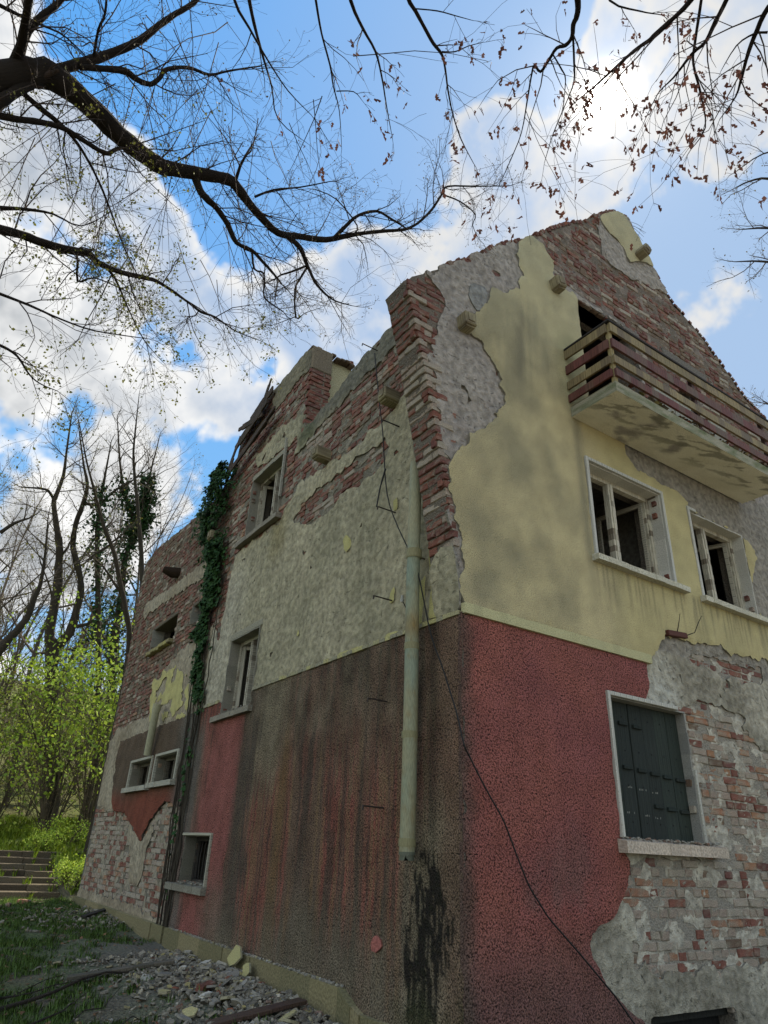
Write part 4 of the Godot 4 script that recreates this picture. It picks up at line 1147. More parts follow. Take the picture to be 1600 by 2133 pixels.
func make_bricks() -> void:
	make_brick_kinds()
	rng.seed = 77
	var rt := func(u: float, v: float) -> Array:
		var a := NF.get_noise_2d(u * 1.5 + 3.0, v * 1.5)
		if v < 3.0: return [0.05 + maxf(0.0, a) * 0.3, 0.13 - a * 0.1, 0.64 + a * 0.18, 0.04, 0.15 - a * 0.1, 0.04]
		if v < 3.6: return [0.25, 0.5, 0.2, 0.3, 0.0, 0.0]
		if u < 0.6: return [0.02, 0.4, 0.1, 0.5, 0.0, 0.0]
		return [0.03, 0.20, 0.20, 0.32, 0.0, 0.28]
	lay(WR, f_rcore, [f_rscr, f_rfin], -0.8, 7.4, 0.33, 10.7, rt, 0)
	var lt := func(u: float, v: float) -> Array:
		var a := NF.get_noise_2d(u * 1.5 + 13.0, v * 1.5)
		if u > 6.2:
			if v < 2.9: return [0.03, 0.26 - a * 0.3, 0.60 + a * 0.2, 0.0, 0.12, 0.02]
			if v > 5.9: return [0.03, 0.20, 0.12, 0.24, 0.0, 0.44]
			return [0.03, 0.36, 0.08, 0.20, 0.04, 0.32]
		if v > 7.0: return [0.05, 0.40, 0.12, 0.28, 0.0, 0.2]
		if v < 6.3: return [0.22, 0.55, 0.2, 0.15, 0.1, 0.0]
		var pale := ss(0.7, 0.2, absf(u - 3.1) + absf(v - 6.65) * 0.8)
		return [0.03, 0.40 * (1.0 - pale), 0.16 + 0.6 * pale, 0.28 * (1.0 - pale), 0.02, 0.14]
	lay(WL, f_lcore, [f_lscr, f_lcast], 0.3, 12.1, 0.5, 8.8, lt, 1)
	# the bare end of the crept gable: two bricks deep, stepping outwards course by course
	var v := 3.98
	var row := 0
	while v < 6.75:
		var out := arris(v)
		var s := 0.012
		var flip := row % 2 == 0
		for q in 2:
			var kind := (0 if q == 0 else 1) if flip else (1 if q == 0 else 0)
			var L := 0.236 if kind == 0 else 0.112
			var r := rng.randf()
			var tone := 0 if r < 0.48 else (2 if r < 0.82 else 1)
			if v > 5.55 and v < 5.9: tone = 1
			put_brick(WL, s + L * 0.5, v, out - 0.026 + rng.randf_range(-0.006, 0.007), kind, tone, 1)
			if q == 0:   # its return on the gable's face
				put_brick(WR, -out + 0.026 + (0.056 if kind == 0 else 0.118), v, -0.012 + rng.randf_range(-0.006, 0.004), 1 if kind == 0 else 0, tone, 0)
			s += L + 0.012
		v += 0.0795
		row += 1
	# bricks laid on edge down both verges
	for k in R_VERGE.size() / 2 - 1:
		var a := Vector2(R_VERGE[2 * k], R_VERGE[2 * k + 1])
		var b := Vector2(R_VERGE[2 * k + 2], R_VERGE[2 * k + 3])
		var n := maxi(1, int(a.distance_to(b) / 0.085))
		for i in n:
			if rng.randf() < 0.16: continue
			var p := a.lerp(b, (i + 0.5) / n)
			if p.x < -0.1: continue
			var d := (b - a).normalized()
			var bas := Basis(Vector3(0, 0, 1), Vector3(d.x, d.y, 0), Vector3(-d.y, d.x, 0) * (1.0 if d.x < 0.0 else -1.0))
			if bas.z.y < 0.0: bas = Basis(bas.x, -bas.y, -bas.z)
			bas = bas * Basis(Vector3(1, 0, 0), rng.randfn() * 0.12)
			var q := Vector3(p.x, p.y, -0.14) + bas.z * (0.028 + rng.randf_range(-0.02, 0.022))
			laid.append([Transform3D(bas, q), 0, 0 if rng.randf() < 0.6 else 2, rng.randi() % 5, 0.02, 0])
	# cheek of the dormer: its end shows bricks above the eaves
	var ck := Fr.new(Vector3(0, 0, -3.62), Vector3.RIGHT, Vector3.BACK)
	v = 7.1
	row = 0
	while v < 8.25:
		var s := 0.01
		for q in 2:
			var kind := q if row % 2 == 0 else 1 - q
			put_brick(ck, s + L2(kind) * 0.5, v, 0.035 + rng.randf_range(-0.012, 0.012), kind, 0 if rng.randf() < 0.85 else 2, 1, 1.0, 0.0)
			s += (0.236 if kind == 0 else 0.112) + 0.012
		v += 0.0795
		row += 1
	# the 300 that show largest stand alone, the rest are one mass
	laid.sort_custom(func(a, b): return a[4] > b[4])
	var gable := house.get_node("gable_wall")
	var side := house.get_node("side_wall")
	var rest := Geo.new()
	for i in laid.size():
		var e: Array = laid[i]
		if i < 290:
			var o := obj("brick", brick_mesh[e[1]][e[2]][e[3]], gable if e[5] == 0 else side)
			o.transform = e[0]
		else:
			rest.add(brick_geo[e[1]][e[2]][e[3]], e[0])
	obj("brickwork", rest.mesh(M.brick), house, "stuff")

# ------------------------------------------------------------------ openings and fittings
func sash(g: Geo, fr: Fr, hinge: float, way: float, wide: float, v0: float, v1: float, w: float, ang: float, col: Color, pane: Geo = null) -> void:
	var a := (fr.u * way) * cos(ang) - fr.w * sin(ang)
	var th := fr.w * cos(ang) * 0.036 + fr.u * way * sin(ang) * 0.036
	var o := fr.p(hinge, v0, w)
	var up := Vector3.UP
	var h := v1 - v0
	g.box(o, a * 0.05, up * h, th, col, 0.004)
	g.box(o + a * (wide - 0.05), a * 0.05, up * h, th, col, 0.004)
	g.box(o + a * 0.05, a * (wide - 0.1), up * 0.055, th, col, 0.004)
	g.box(o + a * 0.05 + up * (h - 0.055), a * (wide - 0.1), up * 0.055, th, col, 0.004)
	if pane:
		pane.box(o + a * 0.048 + up * 0.05 + th * 0.4, a * (wide - 0.096), up * (h * 0.70 - 0.05), th * 0.1, Color.WHITE)

func lining(fr: Fr, h: Array, depth: float, col: Color, parent: Node, sides := [true, true, true, true]) -> void:
	var g := Geo.new()
	var t := 0.014
	for q in [[0, h[0] - 0.002, h[0] + t, h[2], h[3]], [1, h[1] - t, h[1] + 0.002, h[2], h[3]], [2, h[0], h[1], h[2] - 0.002, h[2] + t], [3, h[0], h[1], h[3] - t, h[3] + 0.002]]:
		if not sides[q[0]]: continue
		var n := 6
		for k in n:   # short lengths, unevenly worn
			var f0 := float(k) / n
			var f1 := float(k + 1) / n
			var cc: Color = col * (0.85 + 0.2 * rng.randf())
			if q[0] < 2:
				fr.box(g, q[1], q[2], lerpf(q[3], q[4], f0), lerpf(q[3], q[4], f1), -depth - 0.05, -0.002 - 0.012 * rng.randf(), cc)
			else:
				fr.box(g, lerpf(q[1], q[2], f0), lerpf(q[1], q[2], f1), q[3], q[4], -depth - 0.05, -0.002 - 0.012 * rng.randf(), cc)
	obj("reveal", g.mesh(M.fine_plaster), parent)

func surround(fr: Fr, h: Array, parent: Node, which: Array, col := Color(0.56, 0.55, 0.50)) -> void:
	var t := 0.04
	for q in 3:
		if not which[q]: continue
		var g := Geo.new()
		if q == 0: fr.box(g, h[0] - t, h[0] + 0.004, h[2], h[3] + t, -0.03, 0.03, col, 0.004)
		if q == 1: fr.box(g, h[1] - 0.004, h[1] + t, h[2], lerpf(h[2], h[3] + t, which[1]), -0.03, 0.03, col, 0.004)
		if q == 2: fr.box(g, h[0] + 0.005, lerpf(h[0], h[1] - 0.005, which[2]), h[3] - 0.003, h[3] + t, -0.03, 0.029, col, 0.004)
		obj("surround", g.mesh(M.paint), parent)

func sill(fr: Fr, u0: float, u1: float, top: float, th: float, out: float, depth: float, col: Color, parent: Node) -> void:
	var g := Geo.new()
	var n := int((u1 - u0) / 0.16) + 1
	for k in n:   # worn lengths of one slab: the front edge wanders
		var a := lerpf(u0, u1, float(k) / n)
		var b := lerpf(u0, u1, float(k + 1) / n)
		var j := rng.randf_range(-0.006, 0.004)
		var cc := col * rng.randf_range(0.88, 1.08)
		var P := [fr.p(a, top - th, -0.02), fr.p(b, top - th, -0.02), fr.p(b, top - th, out + j), fr.p(a, top - th, out + j), fr.p(a, top + 0.02, -depth), fr.p(b, top + 0.02, -depth), fr.p(b, top - 0.012, out + j), fr.p(a, top - 0.012, out + j)]
		var Q := PackedVector3Array(P)
		if fr.flip:
			Q = PackedVector3Array([P[1], P[0], P[3], P[2], P[5], P[4], P[7], P[6]])
		g.quad(Q[3], Q[2], Q[6], Q[7], cc)
		g.quad(Q[7], Q[6], Q[5], Q[4], cc * 0.9)
		g.quad(Q[0], Q[1], Q[2], Q[3], cc * 0.85)
		g.quad(Q[2], Q[1], Q[5], Q[6], cc)
		g.quad(Q[0], Q[3], Q[7], Q[4], cc)
	obj("sill", g.mesh(M.concrete), parent)

func debris_line(fr: Fr, u0: float, u1: float, v: float, w0: float, w1: float, n: int, parent: Node, called := "rubble_crumbs") -> void:
	var g := Geo.new()
	for k in n:
		var c := chip(rng.randf_range(0.008, 0.028), rng.randf_range(0.006, 0.016), [Color(0.42, 0.40, 0.33), Color(0.30, 0.28, 0.24), Color(0.5, 0.47, 0.4), Color(0.3, 0.13, 0.08)][rng.randi() % 4])
		g.add(c, Transform3D(Basis.from_euler(Vector3(rng.randf_range(-0.5, 0.5), rng.randf() * TAU, rng.randf_range(-0.5, 0.5))), fr.p(rng.randf_range(u0, u1), v + rng.randf() * 0.012, rng.randf_range(w0, w1))))
	obj(called, g.mesh(M.rubble), parent, "stuff")

func worn_bar(g: Geo, fr: Fr, u0: float, u1: float, v0: float, v1: float, w0: float, w1: float, col: Color) -> void:
	var tall := v1 - v0 > u1 - u0
	var n := maxi(2, int(maxf(v1 - v0, u1 - u0) / 0.07))
	for k in n:
		var cc := col * rng.randf_range(0.86, 1.06)
		if rng.randf() < 0.16: cc = cc.lerp(Color(0.17, 0.13, 0.095), rng.randf_range(0.3, 0.9))
		var j := rng.randf_range(-0.0015, 0.0015)
		if tall:
			fr.box(g, u0, u1, lerpf(v0, v1, float(k) / n), lerpf(v0, v1, (k + 1.0) / n), w0, w1 + j, cc)
		else:
			fr.box(g, lerpf(u0, u1, float(k) / n), lerpf(u0, u1, (k + 1.0) / n), v0, v1, w0, w1 + j, cc)

func window_frame(fr: Fr, h: Array, depth: float, col: Color, mullion := -1.0) -> MeshInstance3D:
	var g := Geo.new()
	var t := 0.05
	worn_bar(g, fr, h[0] + 0.014, h[0] + 0.014 + t, h[2] + 0.014, h[3] - 0.014, -depth - 0.07, -depth, col)
	worn_bar(g, fr, h[1] - 0.014 - t, h[1] - 0.014, h[2] + 0.014, h[3] - 0.014, -depth - 0.07, -depth, col)
	worn_bar(g, fr, h[0] + 0.064, h[1] - 0.064, h[3] - 0.014 - t, h[3] - 0.014, -depth - 0.07, -depth - 0.003, col)
	worn_bar(g, fr, h[0] + 0.064, h[1] - 0.064, h[2] + 0.014, h[2] + 0.05, -depth - 0.07, -depth - 0.003, col)
	# inner rebate
	worn_bar(g, fr, h[0] + 0.065, h[0] + 0.085, h[2] + 0.051, h[3] - 0.065, -depth - 0.07, -depth - 0.018, col * 0.9)
	worn_bar(g, fr, h[1] - 0.085, h[1] - 0.065, h[2] + 0.051, h[3] - 0.065, -depth - 0.07, -depth - 0.018, col * 0.9)
	if mullion > 0.0:
		worn_bar(g, fr, mullion - 0.045, mullion + 0.045, h[2] + 0.05, h[3] - 0.064, -depth - 0.065, -depth + 0.008, col)
		worn_bar(g, fr, mullion - 0.016, mullion + 0.016, h[2] + 0.05, h[3] - 0.066, -depth, -depth + 0.018, col * 0.95)
	return obj("window", g.mesh(M.paint), house)

func make_openings() -> void:
	rng.seed = 900
	var white := Color(0.62, 0.58, 0.47)
	# the two first-floor windows in the gable
	for k in 2:
		var h: Array = RHOLES[k]
		var mid: float = h[0] + 0.56 if k == 0 else h[0] + 0.52
		var w := window_frame(WR, h, 0.15, white, mid)
		w.set_meta("label", "gable window whose surround is whole" if k == 0 else "gable window whose right jamb has lost its plaster")
		for s in 2:  # sash paint darkened to stand for the shade of the room behind
			var g := Geo.new()
			if s == 0:
				sash(g, WR, h[0] + 0.07, 1.0, mid - h[0] - 0.12, h[2] + 0.06, h[3] - 0.07, -0.20, 1.5, white * 0.4)
			else:
				sash(g, WR, h[1] - 0.07, -1.0, h[1] - mid - 0.12, h[2] + 0.06, h[3] - 0.07, -0.20, 1.42 if k == 0 else 1.2, white * 0.6)
			var so := obj("sash", g.mesh(M.paint), w)
		lining(WR, h, 0.15, Color(0.60, 0.585, 0.53), w, [true, true, false, true])
		surround(WR, h, w, [true, 1.0, 1.0] if k == 0 else [true, 0.0, 0.12])
		sill(WR, h[0] - 0.09, h[1] + 0.17, h[2] + 0.005, 0.075, 0.10, 0.18, Color(0.56, 0.535, 0.43), w)
		var g3 := Geo.new()
		WR.box(g3, h[0] + 0.1, h[1] - 0.1, h[3] - 0.35, h[3] - 0.31, -1.7, -1.66, Color(0.3, 0.29, 0.26))
		obj("curtain_rail", g3.mesh(M.wood), w)
	# the boarded ground-floor window
	var h: Array = RHOLES[2]
	var g := Geo.new()
	WR.box(g, h[0] - 0.02, h[1] + 0.05, h[2] - 0.02, h[3] + 0.02, -0.15, -0.12, Color(0.02, 0.022, 0.02))
	var bw := obj("boarded_window", g.mesh(M.wood), house)
	var n := 6
	for k in n:
		var a: float = h[0] + 0.01 + k * (h[1] - h[0] - 0.02) / n
		var b: float = h[0] + 0.01 + (k + 1) * (h[1] - h[0] - 0.02) / n - 0.005
		var cc := Color(0.035, 0.045, 0.040) * rng.randf_range(0.75, 1.25)
		var dz := rng.randf_range(-0.008, 0.004)
		g = Geo.new()
		WR.box(g, a, b, h[2] + 0.01, h[3] - 0.015, -0.12 + dz, -0.102 + dz, cc, 0.003)
		var pl := obj("plank", g.mesh(M.wood), bw)
		for q in 3:
			if rng.randf() < 0.3: continue
			var yy: float = [h[2] + 0.33, h[2] + 0.62, h[2] + 1.02][q] - 0.012 * k
			g = Geo.new()
			WR.box(g, a + 0.03, b - 0.03, yy, yy + 0.035, -0.102 + dz, -0.078 + dz, cc * 0.8, 0.004)
			obj("cleat", g.mesh(M.wood), bw)
		g = Geo.new()
		for q in 2:   # chipped white stencil marks
			var yy: float = [h[2] + 0.24, h[2] + 0.46][q] - 0.012 * k
			if k > 3: continue
			for m in 5:
				var uu := a + 0.03 + m * 0.024
				if rng.randf() < 0.75: WR.box(g, uu, uu + rng.randf_range(0.004, 0.012), yy, yy + rng.randf_range(0.008, 0.022), -0.1015 + dz, -0.1005 + dz, Color(0.32, 0.32, 0.29))
		if g.v.size(): obj("chipped_marks", g.mesh(M.concrete), bw, "stuff")
		g = Geo.new()
		for q in 4:
			g.tube(PackedVector3Array([WR.p((a + b) * 0.5, h[2] + 0.16 + q * 0.31, -0.11), WR.p((a + b) * 0.5, h[2] + 0.16 + q * 0.31, -0.095 + dz)]), PackedFloat32Array([0.007, 0.006]), 6, Color(0.03, 0.03, 0.03), true)
		obj("bolt_heads", g.mesh(M.iron), bw, "stuff")
	lining(WR, h, 0.12, Color(0.30, 0.295, 0.27), bw, [true, true, false, true])
	g = Geo.new()
	WR.box(g, h[0] - 0.035, h[0] + 0.004, h[2] + 0.02, h[3] + 0.035, -0.03, 0.03, Color(0.55, 0.54, 0.48), 0.004)
	obj("surround", g.mesh(M.paint), bw)
	g = Geo.new()
	WR.box(g, h[0] + 0.005, h[0] + 1.05, h[3] - 0.004, h[3] + 0.035, -0.03, 0.029, Color(0.55, 0.54, 0.48), 0.004)
	obj("surround", g.mesh(M.paint), bw)
	g = Geo.new()
	WR.box(g, h[1] + 0.0, h[1] + 0.035, h[2] + 0.02, h[2] + 0.68, -0.05, 0.01, Color(0.5, 0.49, 0.43), 0.006)
	obj("surround", g.mesh(M.paint), bw)
	sill(WR, h[0] - 0.08, h[1] + 0.2, h[2] + 0.005, 0.105, 0.10, 0.11, Color(0.54, 0.455, 0.37), bw)
	debris_line(WR, h[0], h[1] + 0.1, h[2] + 0.01, -0.08, 0.08, 110, bw)
	# cellar light at the foot of the gable
	h = RHOLES[3]
	g = Geo.new()
	WR.box(g, h[0] - 0.02, h[1] + 0.02, h[3] - 0.07, h[3] - 0.002, -0.2, -0.1, Color(0.035, 0.033, 0.03), 0.006)
	WR.box(g, h[0] - 0.02, h[1] + 0.02, h[2], h[3] - 0.07, -0.25, -0.2, Color(0.02, 0.02, 0.02))
	WR.box(g, h[0] + 0.3, h[0] + 0.8, h[3] - 0.16, h[3] - 0.13, -0.2, -0.19, Color(0.12, 0.12, 0.11))
	obj("cellar_window", g.mesh(M.wood), house)
	# upper window of the side wall: frame on its far jamb, one sash hanging inwards
	for k in 2:
		h = LHOLES[k]
		var w := window_frame(WL, h, 0.16, white * 0.75, h[0] + 0.55)
		w.set_meta("label", "upper side window, its lintel bare" if k == 0 else "lower side window above the red roughcast")
		g = Geo.new()
		sash(g, WL, h[1] - 0.07, -1.0, 0.5, h[2] + 0.06, h[3] - 0.07, -0.2, 1.2 if k == 0 else 0.85, white * 0.6)  # both sashes get darker paint in place of the indoor shade
		obj("sash", g.mesh(M.paint), w)
		g = Geo.new()
		sash(g, WL, h[0] + 0.07, 1.0, 0.46, h[2] + 0.06, h[3] - 0.07, -0.2, 1.5, white * 0.6)
		obj("sash", g.mesh(M.paint), w)
		lining(WL, h, 0.16, Color(0.27, 0.255, 0.21), w, [true, true, false, true])
		sill(WL, h[0] - 0.12, h[1] + 0.2, h[2] + 0.005, 0.085, 0.07, 0.17, Color(0.26, 0.235, 0.19), w)
		debris_line(WL, h[0], h[1], h[2] + 0.012, -0.1, 0.05, 50, w)
		g = Geo.new()
		WL.box(g, h[0] - 0.05, h[1] + 0.06, h[3] - 0.003, h[3] + 0.10, -0.12, -0.022 if k == 0 else -0.008, Color(0.30, 0.285, 0.22), 0.012)
		if k == 0:   # broken edge batten standing beside the opening
			WL.box(g, h[0] - 0.05, h[0] - 0.02, h[2] + 0.3, h[3] + 0.22, -0.02, 0.02, Color(0.35, 0.34, 0.29), 0.004)
		obj("lintel", g.mesh(M.concrete), w)
	# grated window close to the ground
	h = LHOLES[2]
	var bwin := window_frame(WL, h, 0.17, Color(0.06, 0.055, 0.05))
	lining(WL, h, 0.17, Color(0.19, 0.18, 0.145), bwin, [true, true, false, true])
	g = Geo.new()
	WL.box(g, h[0] - 0.03, h[1] + 0.02, h[3] - 0.003, h[3] + 0.03, -0.03, 0.035, Color(0.44, 0.42, 0.33), 0.004)
	WL.box(g, h[0] - 0.028, h[0] + 0.004, h[2], h[3] - 0.004, -0.03, 0.034, Color(0.40, 0.385, 0.31), 0.004)
	obj("surround", g.mesh(M.paint), bwin)
	sill(WL, h[0] - 0.06, h[1] + 0.3, h[2] + 0.005, 0.09, 0.08, 0.18, Color(0.24, 0.225, 0.18), bwin)
	debris_line(WL, h[0], h[1], h[2] + 0.012, -0.15, 0.06, 60, bwin)
	for k in 9:
		g = Geo.new()
		var uu: float = h[0] + 0.12 + k * 0.1
		g.tube(PackedVector3Array([WL.p(uu, h[2] + 0.05, -0.2), WL.p(uu + rng.randf_range(-0.02, 0.02), h[2] + 0.3, -0.19), WL.p(uu, h[3] - 0.06, -0.2)]), PackedFloat32Array([0.006, 0.006, 0.006]), 5, Color(0.05, 0.045, 0.04))
		obj("bar", g.mesh(M.iron), bwin)
	# the pair of small windows and the two empty ones above them
	for k in [3, 4]:
		h = LHOLES[k]
		var w := window_frame(WL, h, 0.14, Color(0.16, 0.145, 0.115), (h[0] + h[1]) * 0.5)
		lining(WL, h, 0.14, Color(0.22, 0.205, 0.165), w, [true, true, false, true])
		surround(WL, h, w, [true, 1.0, 1.0], Color(0.42, 0.41, 0.34))
		sill(WL, h[0] - 0.08, h[1] + 0.08, h[2] + 0.005, 0.09, 0.09, 0.16, Color(0.40, 0.385, 0.32), w)
	for k in [5, 6]:
		h = LHOLES[k]
		g = Geo.new()
		WL.box(g, h[0] - 0.02, h[1] + 0.02, h[3] - 0.002, h[3] + 0.07, -0.3, -0.03, Color(0.13, 0.11, 0.085), 0.012)
		var w := obj("empty_window", g.mesh(M.concrete), house)
		lining(WL, h, 0.2, Color(0.30, 0.29, 0.245), w, [false, true, false, false])
		if k == 5:
			g = Geo.new()
			for q in 9:
				var a := h[0] - 0.03 + q * 0.16 as float
				WL.box(g, a, a + 0.165, h[2] - 0.075 + rng.randf_range(-0.01, 0.01), h[2] + 0.004, -0.05, 0.07 + rng.randf_range(-0.03, 0.0), Color(0.40, 0.36, 0.14).lerp(Color(0.2, 0.17, 0.13), rng.randf() * 0.8), 0.012)
			obj("sill", g.mesh(M.concrete), w)
	# hole up at the attic, its lintel, and pale blocks walling up an old doorway
	g = Geo.new()
	WR.box(g, 3.86, 4.92, 7.98, 8.20, -0.2, -0.012, Color(0.17, 0.155, 0.135), 0.012)
	WR.box(g, 1.98, 3.36, 8.10, 8.22, -0.3, -0.03, Color(0.19, 0.17, 0.15), 0.012)
	obj("lintel", g.mesh(M.concrete), house.get_node("gable_wall"))
	for k in 14:
		var a := 3.45 + (k % 5) * 0.42 + (0.2 if (k / 5) % 2 else 0.0)
		var b := 6.22 + (k / 5) * 0.36
		if a > 4.0 and a < 4.5 and k / 5 == 2: continue
		g = Geo.new()
		WR.box(g, a, a + 0.40, b, b + 0.345, -0.04, 0.004 + rng.randf() * 0.006, Color(0.42, 0.40, 0.33) * rng.randf_range(0.5, 1.05), 0.008)
		obj("infill_block", g.mesh(M.concrete), house.get_node("gable_wall"))

func make_insides() -> void:
	var c := Color(0.16, 0.15, 0.13)
	var g := Geo.new()
	var add := func(q: Geo, a: Vector3, b: Vector3) -> void: q.box(a, Vector3(b.x - a.x, 0, 0), Vector3(0, b.y - a.y, 0), Vector3(0, 0, b.z - a.z), c)
	add.call(g, Vector3(0.385, 0.0, -11.5), Vector3(7.0, 0.2, -0.385))
	add.call(g, Vector3(0.385, 3.0, -11.5), Vector3(7.0, 3.25, -0.385))
	add.call(g, Vector3(0.385, 5.95, -6.2), Vector3(7.0, 6.18, -0.385))
	add.call(g, Vector3(0.385, 5.75, -11.5), Vector3(7.0, 5.95, -6.2))
	add.call(g, Vector3(1.9, 8.62, -3.2), Vector3(5.5, 8.78, -0.385))
	add.call(g, Vector3(0.385, 7.15, -6.4), Vector3(2.7, 7.3, -3.95))  # unseen ceiling added over the dormer room to keep its window dark
	obj("floor_slab", g.mesh(M.inside), house)
	g = Geo.new()
	add.call(g, Vector3(7.0, -0.4, -11.9), Vector3(7.38, 7.2, -0.39))
	add.call(g, Vector3(0.1, -0.4, -11.95), Vector3(7.0, 7.5, -11.6))
	obj("rear_wall", g.mesh(M.mortar), house)
	g = Geo.new()
	add.call(g, Vector3(0.385, 0.2, -6.4), Vector3(7.0, 5.7, -6.2))
	add.call(g, Vector3(1.9, 6.18, -3.3), Vector3(5.55, 8.62, -3.15))
	add.call(g, Vector3(3.4, 0.2, -6.2), Vector3(3.6, 5.9, -0.385))
	add.call(g, Vector3(1.8, 6.18, -3.15), Vector3(1.9, 8.62, -0.385))
	add.call(g, Vector3(5.4, 6.18, -3.15), Vector3(5.55, 8.62, -0.385))
	add.call(g, Vector3(0.385, 6.18, -4.08), Vector3(2.7, 7.15, -3.95))  # unseen walls added round the dormer room, closing it against daylight
	add.call(g, Vector3(0.385, 6.18, -6.4), Vector3(2.7, 7.15, -6.25))
	add.call(g, Vector3(2.6, 6.18, -6.25), Vector3(2.7, 7.15, -4.08))
	obj("partition", g.mesh(M.inside), house)

func panel(g: Geo, o: Vector3, a: Vector3, b: Vector3, na: int, nb: int, colf: Callable) -> void:
	var nn := a.cross(b).normalized()
	var base_i := g.v.size()
	for j in nb + 1:
		for i in na + 1:
			var fa := float(i) / na
			var fb := float(j) / nb
			g.vert(o + a * fa + b * fb, nn, colf.call(a.length() * fa, b.length() * fb), Vector2(a.length() * fa, b.length() * fb))
	for j in nb:
		for i in na:
			var p := base_i + j * (na + 1) + i
			g.ix.append_array([p, p + na + 2, p + 1, p, p + na + 1, p + na + 2])

func make_balcony() -> void:
	rng.seed = 31
	var x0 := 1.67
	var x1 := 5.1
	var z := 0.64
	var y0 := 6.03
	var y1 := 6.16
	var g := Geo.new()
	var under := func(a: float, b: float) -> Color:
		var s := NM.get_noise_2d(a * 1.6 + 3.0, b * 3.0)
		var k := NM.get_noise_2d((a + b * 0.6) * 1.4, (b - a * 0.3) * 6.0)
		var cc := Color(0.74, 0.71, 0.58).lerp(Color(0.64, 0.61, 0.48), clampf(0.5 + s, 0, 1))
		var patch := ss(0.30, 0.05, Vector2((a - 0.75) * 0.8, b - 0.36).length() + 0.5 * s) + ss(0.14, 0.04, Vector2(a - 1.45, b - 0.30).length() + 0.12 * s)
		cc = cc.lerp(Color(0.27, 0.25, 0.23), clampf(patch, 0, 0.9))
		cc = cc.lerp(Color(0.20, 0.195, 0.15), 0.75 * ss(0.10, 0.26, k + 0.35 * (b - 0.35)) * ss(0.05, 0.4, b))
		return cc
	panel(g, Vector3(x0, y0, 0.012), Vector3(x1 - x0, 0, 0), Vector3(0, 0, z - 0.012), 140, 32, under)
	var edge := func(a: float, b: float) -> Color:
		return Color(0.34, 0.325, 0.25).lerp(Color(0.12, 0.15, 0.07), clampf(0.3 + 1.3 * NM.get_noise_2d(a * 2.0 + 11.0, b * 9.0), 0, 0.9))
	panel(g, Vector3(x0, y0, z), Vector3(x1 - x0, 0, 0), Vector3(0, y1 - y0, 0), 70, 4, edge)
	panel(g, Vector3(x0, y0, 0.012), Vector3(0, 0, z - 0.012), Vector3(0, y1 - y0, 0), 16, 4, edge)
	panel(g, Vector3(x1, y0, z), Vector3(0, 0, -z + 0.012), Vector3(0, y1 - y0, 0), 8, 4, edge)
	panel(g, Vector3(x0, y1, z), Vector3(x1 - x0, 0, 0), Vector3(0, 0, -z + 0.012), 60, 8, edge)
	var balcony := obj("balcony", g.mesh(M.fine_plaster), house)
	g = Geo.new()   # raised kerb under the rails, set back behind the slab's edge
	g.box(Vector3(x0 + 0.03, y1, z - 0.12), Vector3(x1 - x0 - 0.06, 0, 0), Vector3(0, 0.045, 0), Vector3(0, 0, 0.09), Color(0.25, 0.235, 0.15), 0.008)
	g.box(Vector3(x0 + 0.03, y1, 0.012), Vector3(0.09, 0, 0), Vector3(0, 0.045, 0), Vector3(0, 0, z - 0.135), Color(0.25, 0.235, 0.15), 0.008)
	obj("kerb", g.mesh(M.concrete), balcony)
	var ys := [[6.22, 6.32], [6.395, 6.50], [6.615, 6.735], [6.845, 6.965]]
	for k in 4:
		var cc := Color(0.155, 0.06, 0.05) if k % 2 == 0 else Color(0.28, 0.22, 0.115)
		for s in 2:
			g = Geo.new()
			# each rail is a run of worn lengths with slightly different paint
			var L: float = (x1 - x0) if s == 0 else z - 0.03
			var n := int(L / 0.12)
			var spine := noise(1.3, 3, 80 + k * 2 + s)
			for q in n:
				var a := L * q / n
				var b := L * (q + 1) / n
				var paint := cc * (0.85 + 0.3 * rng.randf())
				paint = paint.lerp(Color(0.15, 0.115, 0.085), clampf(0.15 + spine.get_noise_1d(a * 3.0) * 1.6, 0.0, 0.8))
				var sag := 0.006 * sin(a * 2.1 + k)
				if s == 0:
					g.box(Vector3(x0 + a, ys[k][0] + sag, z + 0.001), Vector3(b - a, 0, 0), Vector3(0, ys[k][1] - ys[k][0], 0), Vector3(0, 0, 0.028), paint)
				else:
					g.box(Vector3(x0 - 0.001, ys[k][0] + sag, 0.015 + a), Vector3(-0.028, 0, 0), Vector3(0, ys[k][1] - ys[k][0], 0), Vector3(0, 0, b - a), paint)
			obj("rail", g.mesh(M.paint), balcony)
	g = Geo.new()
	g.box(Vector3(x0 - 0.035, 6.972, z - 0.06), Vector3(x1 - x0 + 0.04, 0, 0), Vector3(0, 0.03, 0), Vector3(0, 0, 0.10), Color(0.05, 0.045, 0.045), 0.006)
	g.box(Vector3(x0 - 0.035, 6.971, 0.015), Vector3(0.10, 0, 0), Vector3(0, 0.03, 0), Vector3(0, 0, z - 0.08), Color(0.05, 0.045, 0.045), 0.006)
	obj("handrail", g.mesh(M.wood), balcony)
	for px in [x0 + 0.005, 3.22, 4.78]:
		g = Geo.new()
		var cp := Color(0.33, 0.27, 0.13) if px < 2.0 else Color(0.10, 0.06, 0.055)
		g.box(Vector3(px, y1, z - 0.052), Vector3(0.05, 0, 0), Vector3(0, 0.80, 0), Vector3(0, 0, 0.05), cp, 0.004)
		obj("post", g.mesh(M.paint), balcony)
	# broken plaster left lying on the slab
	g = Geo.new()
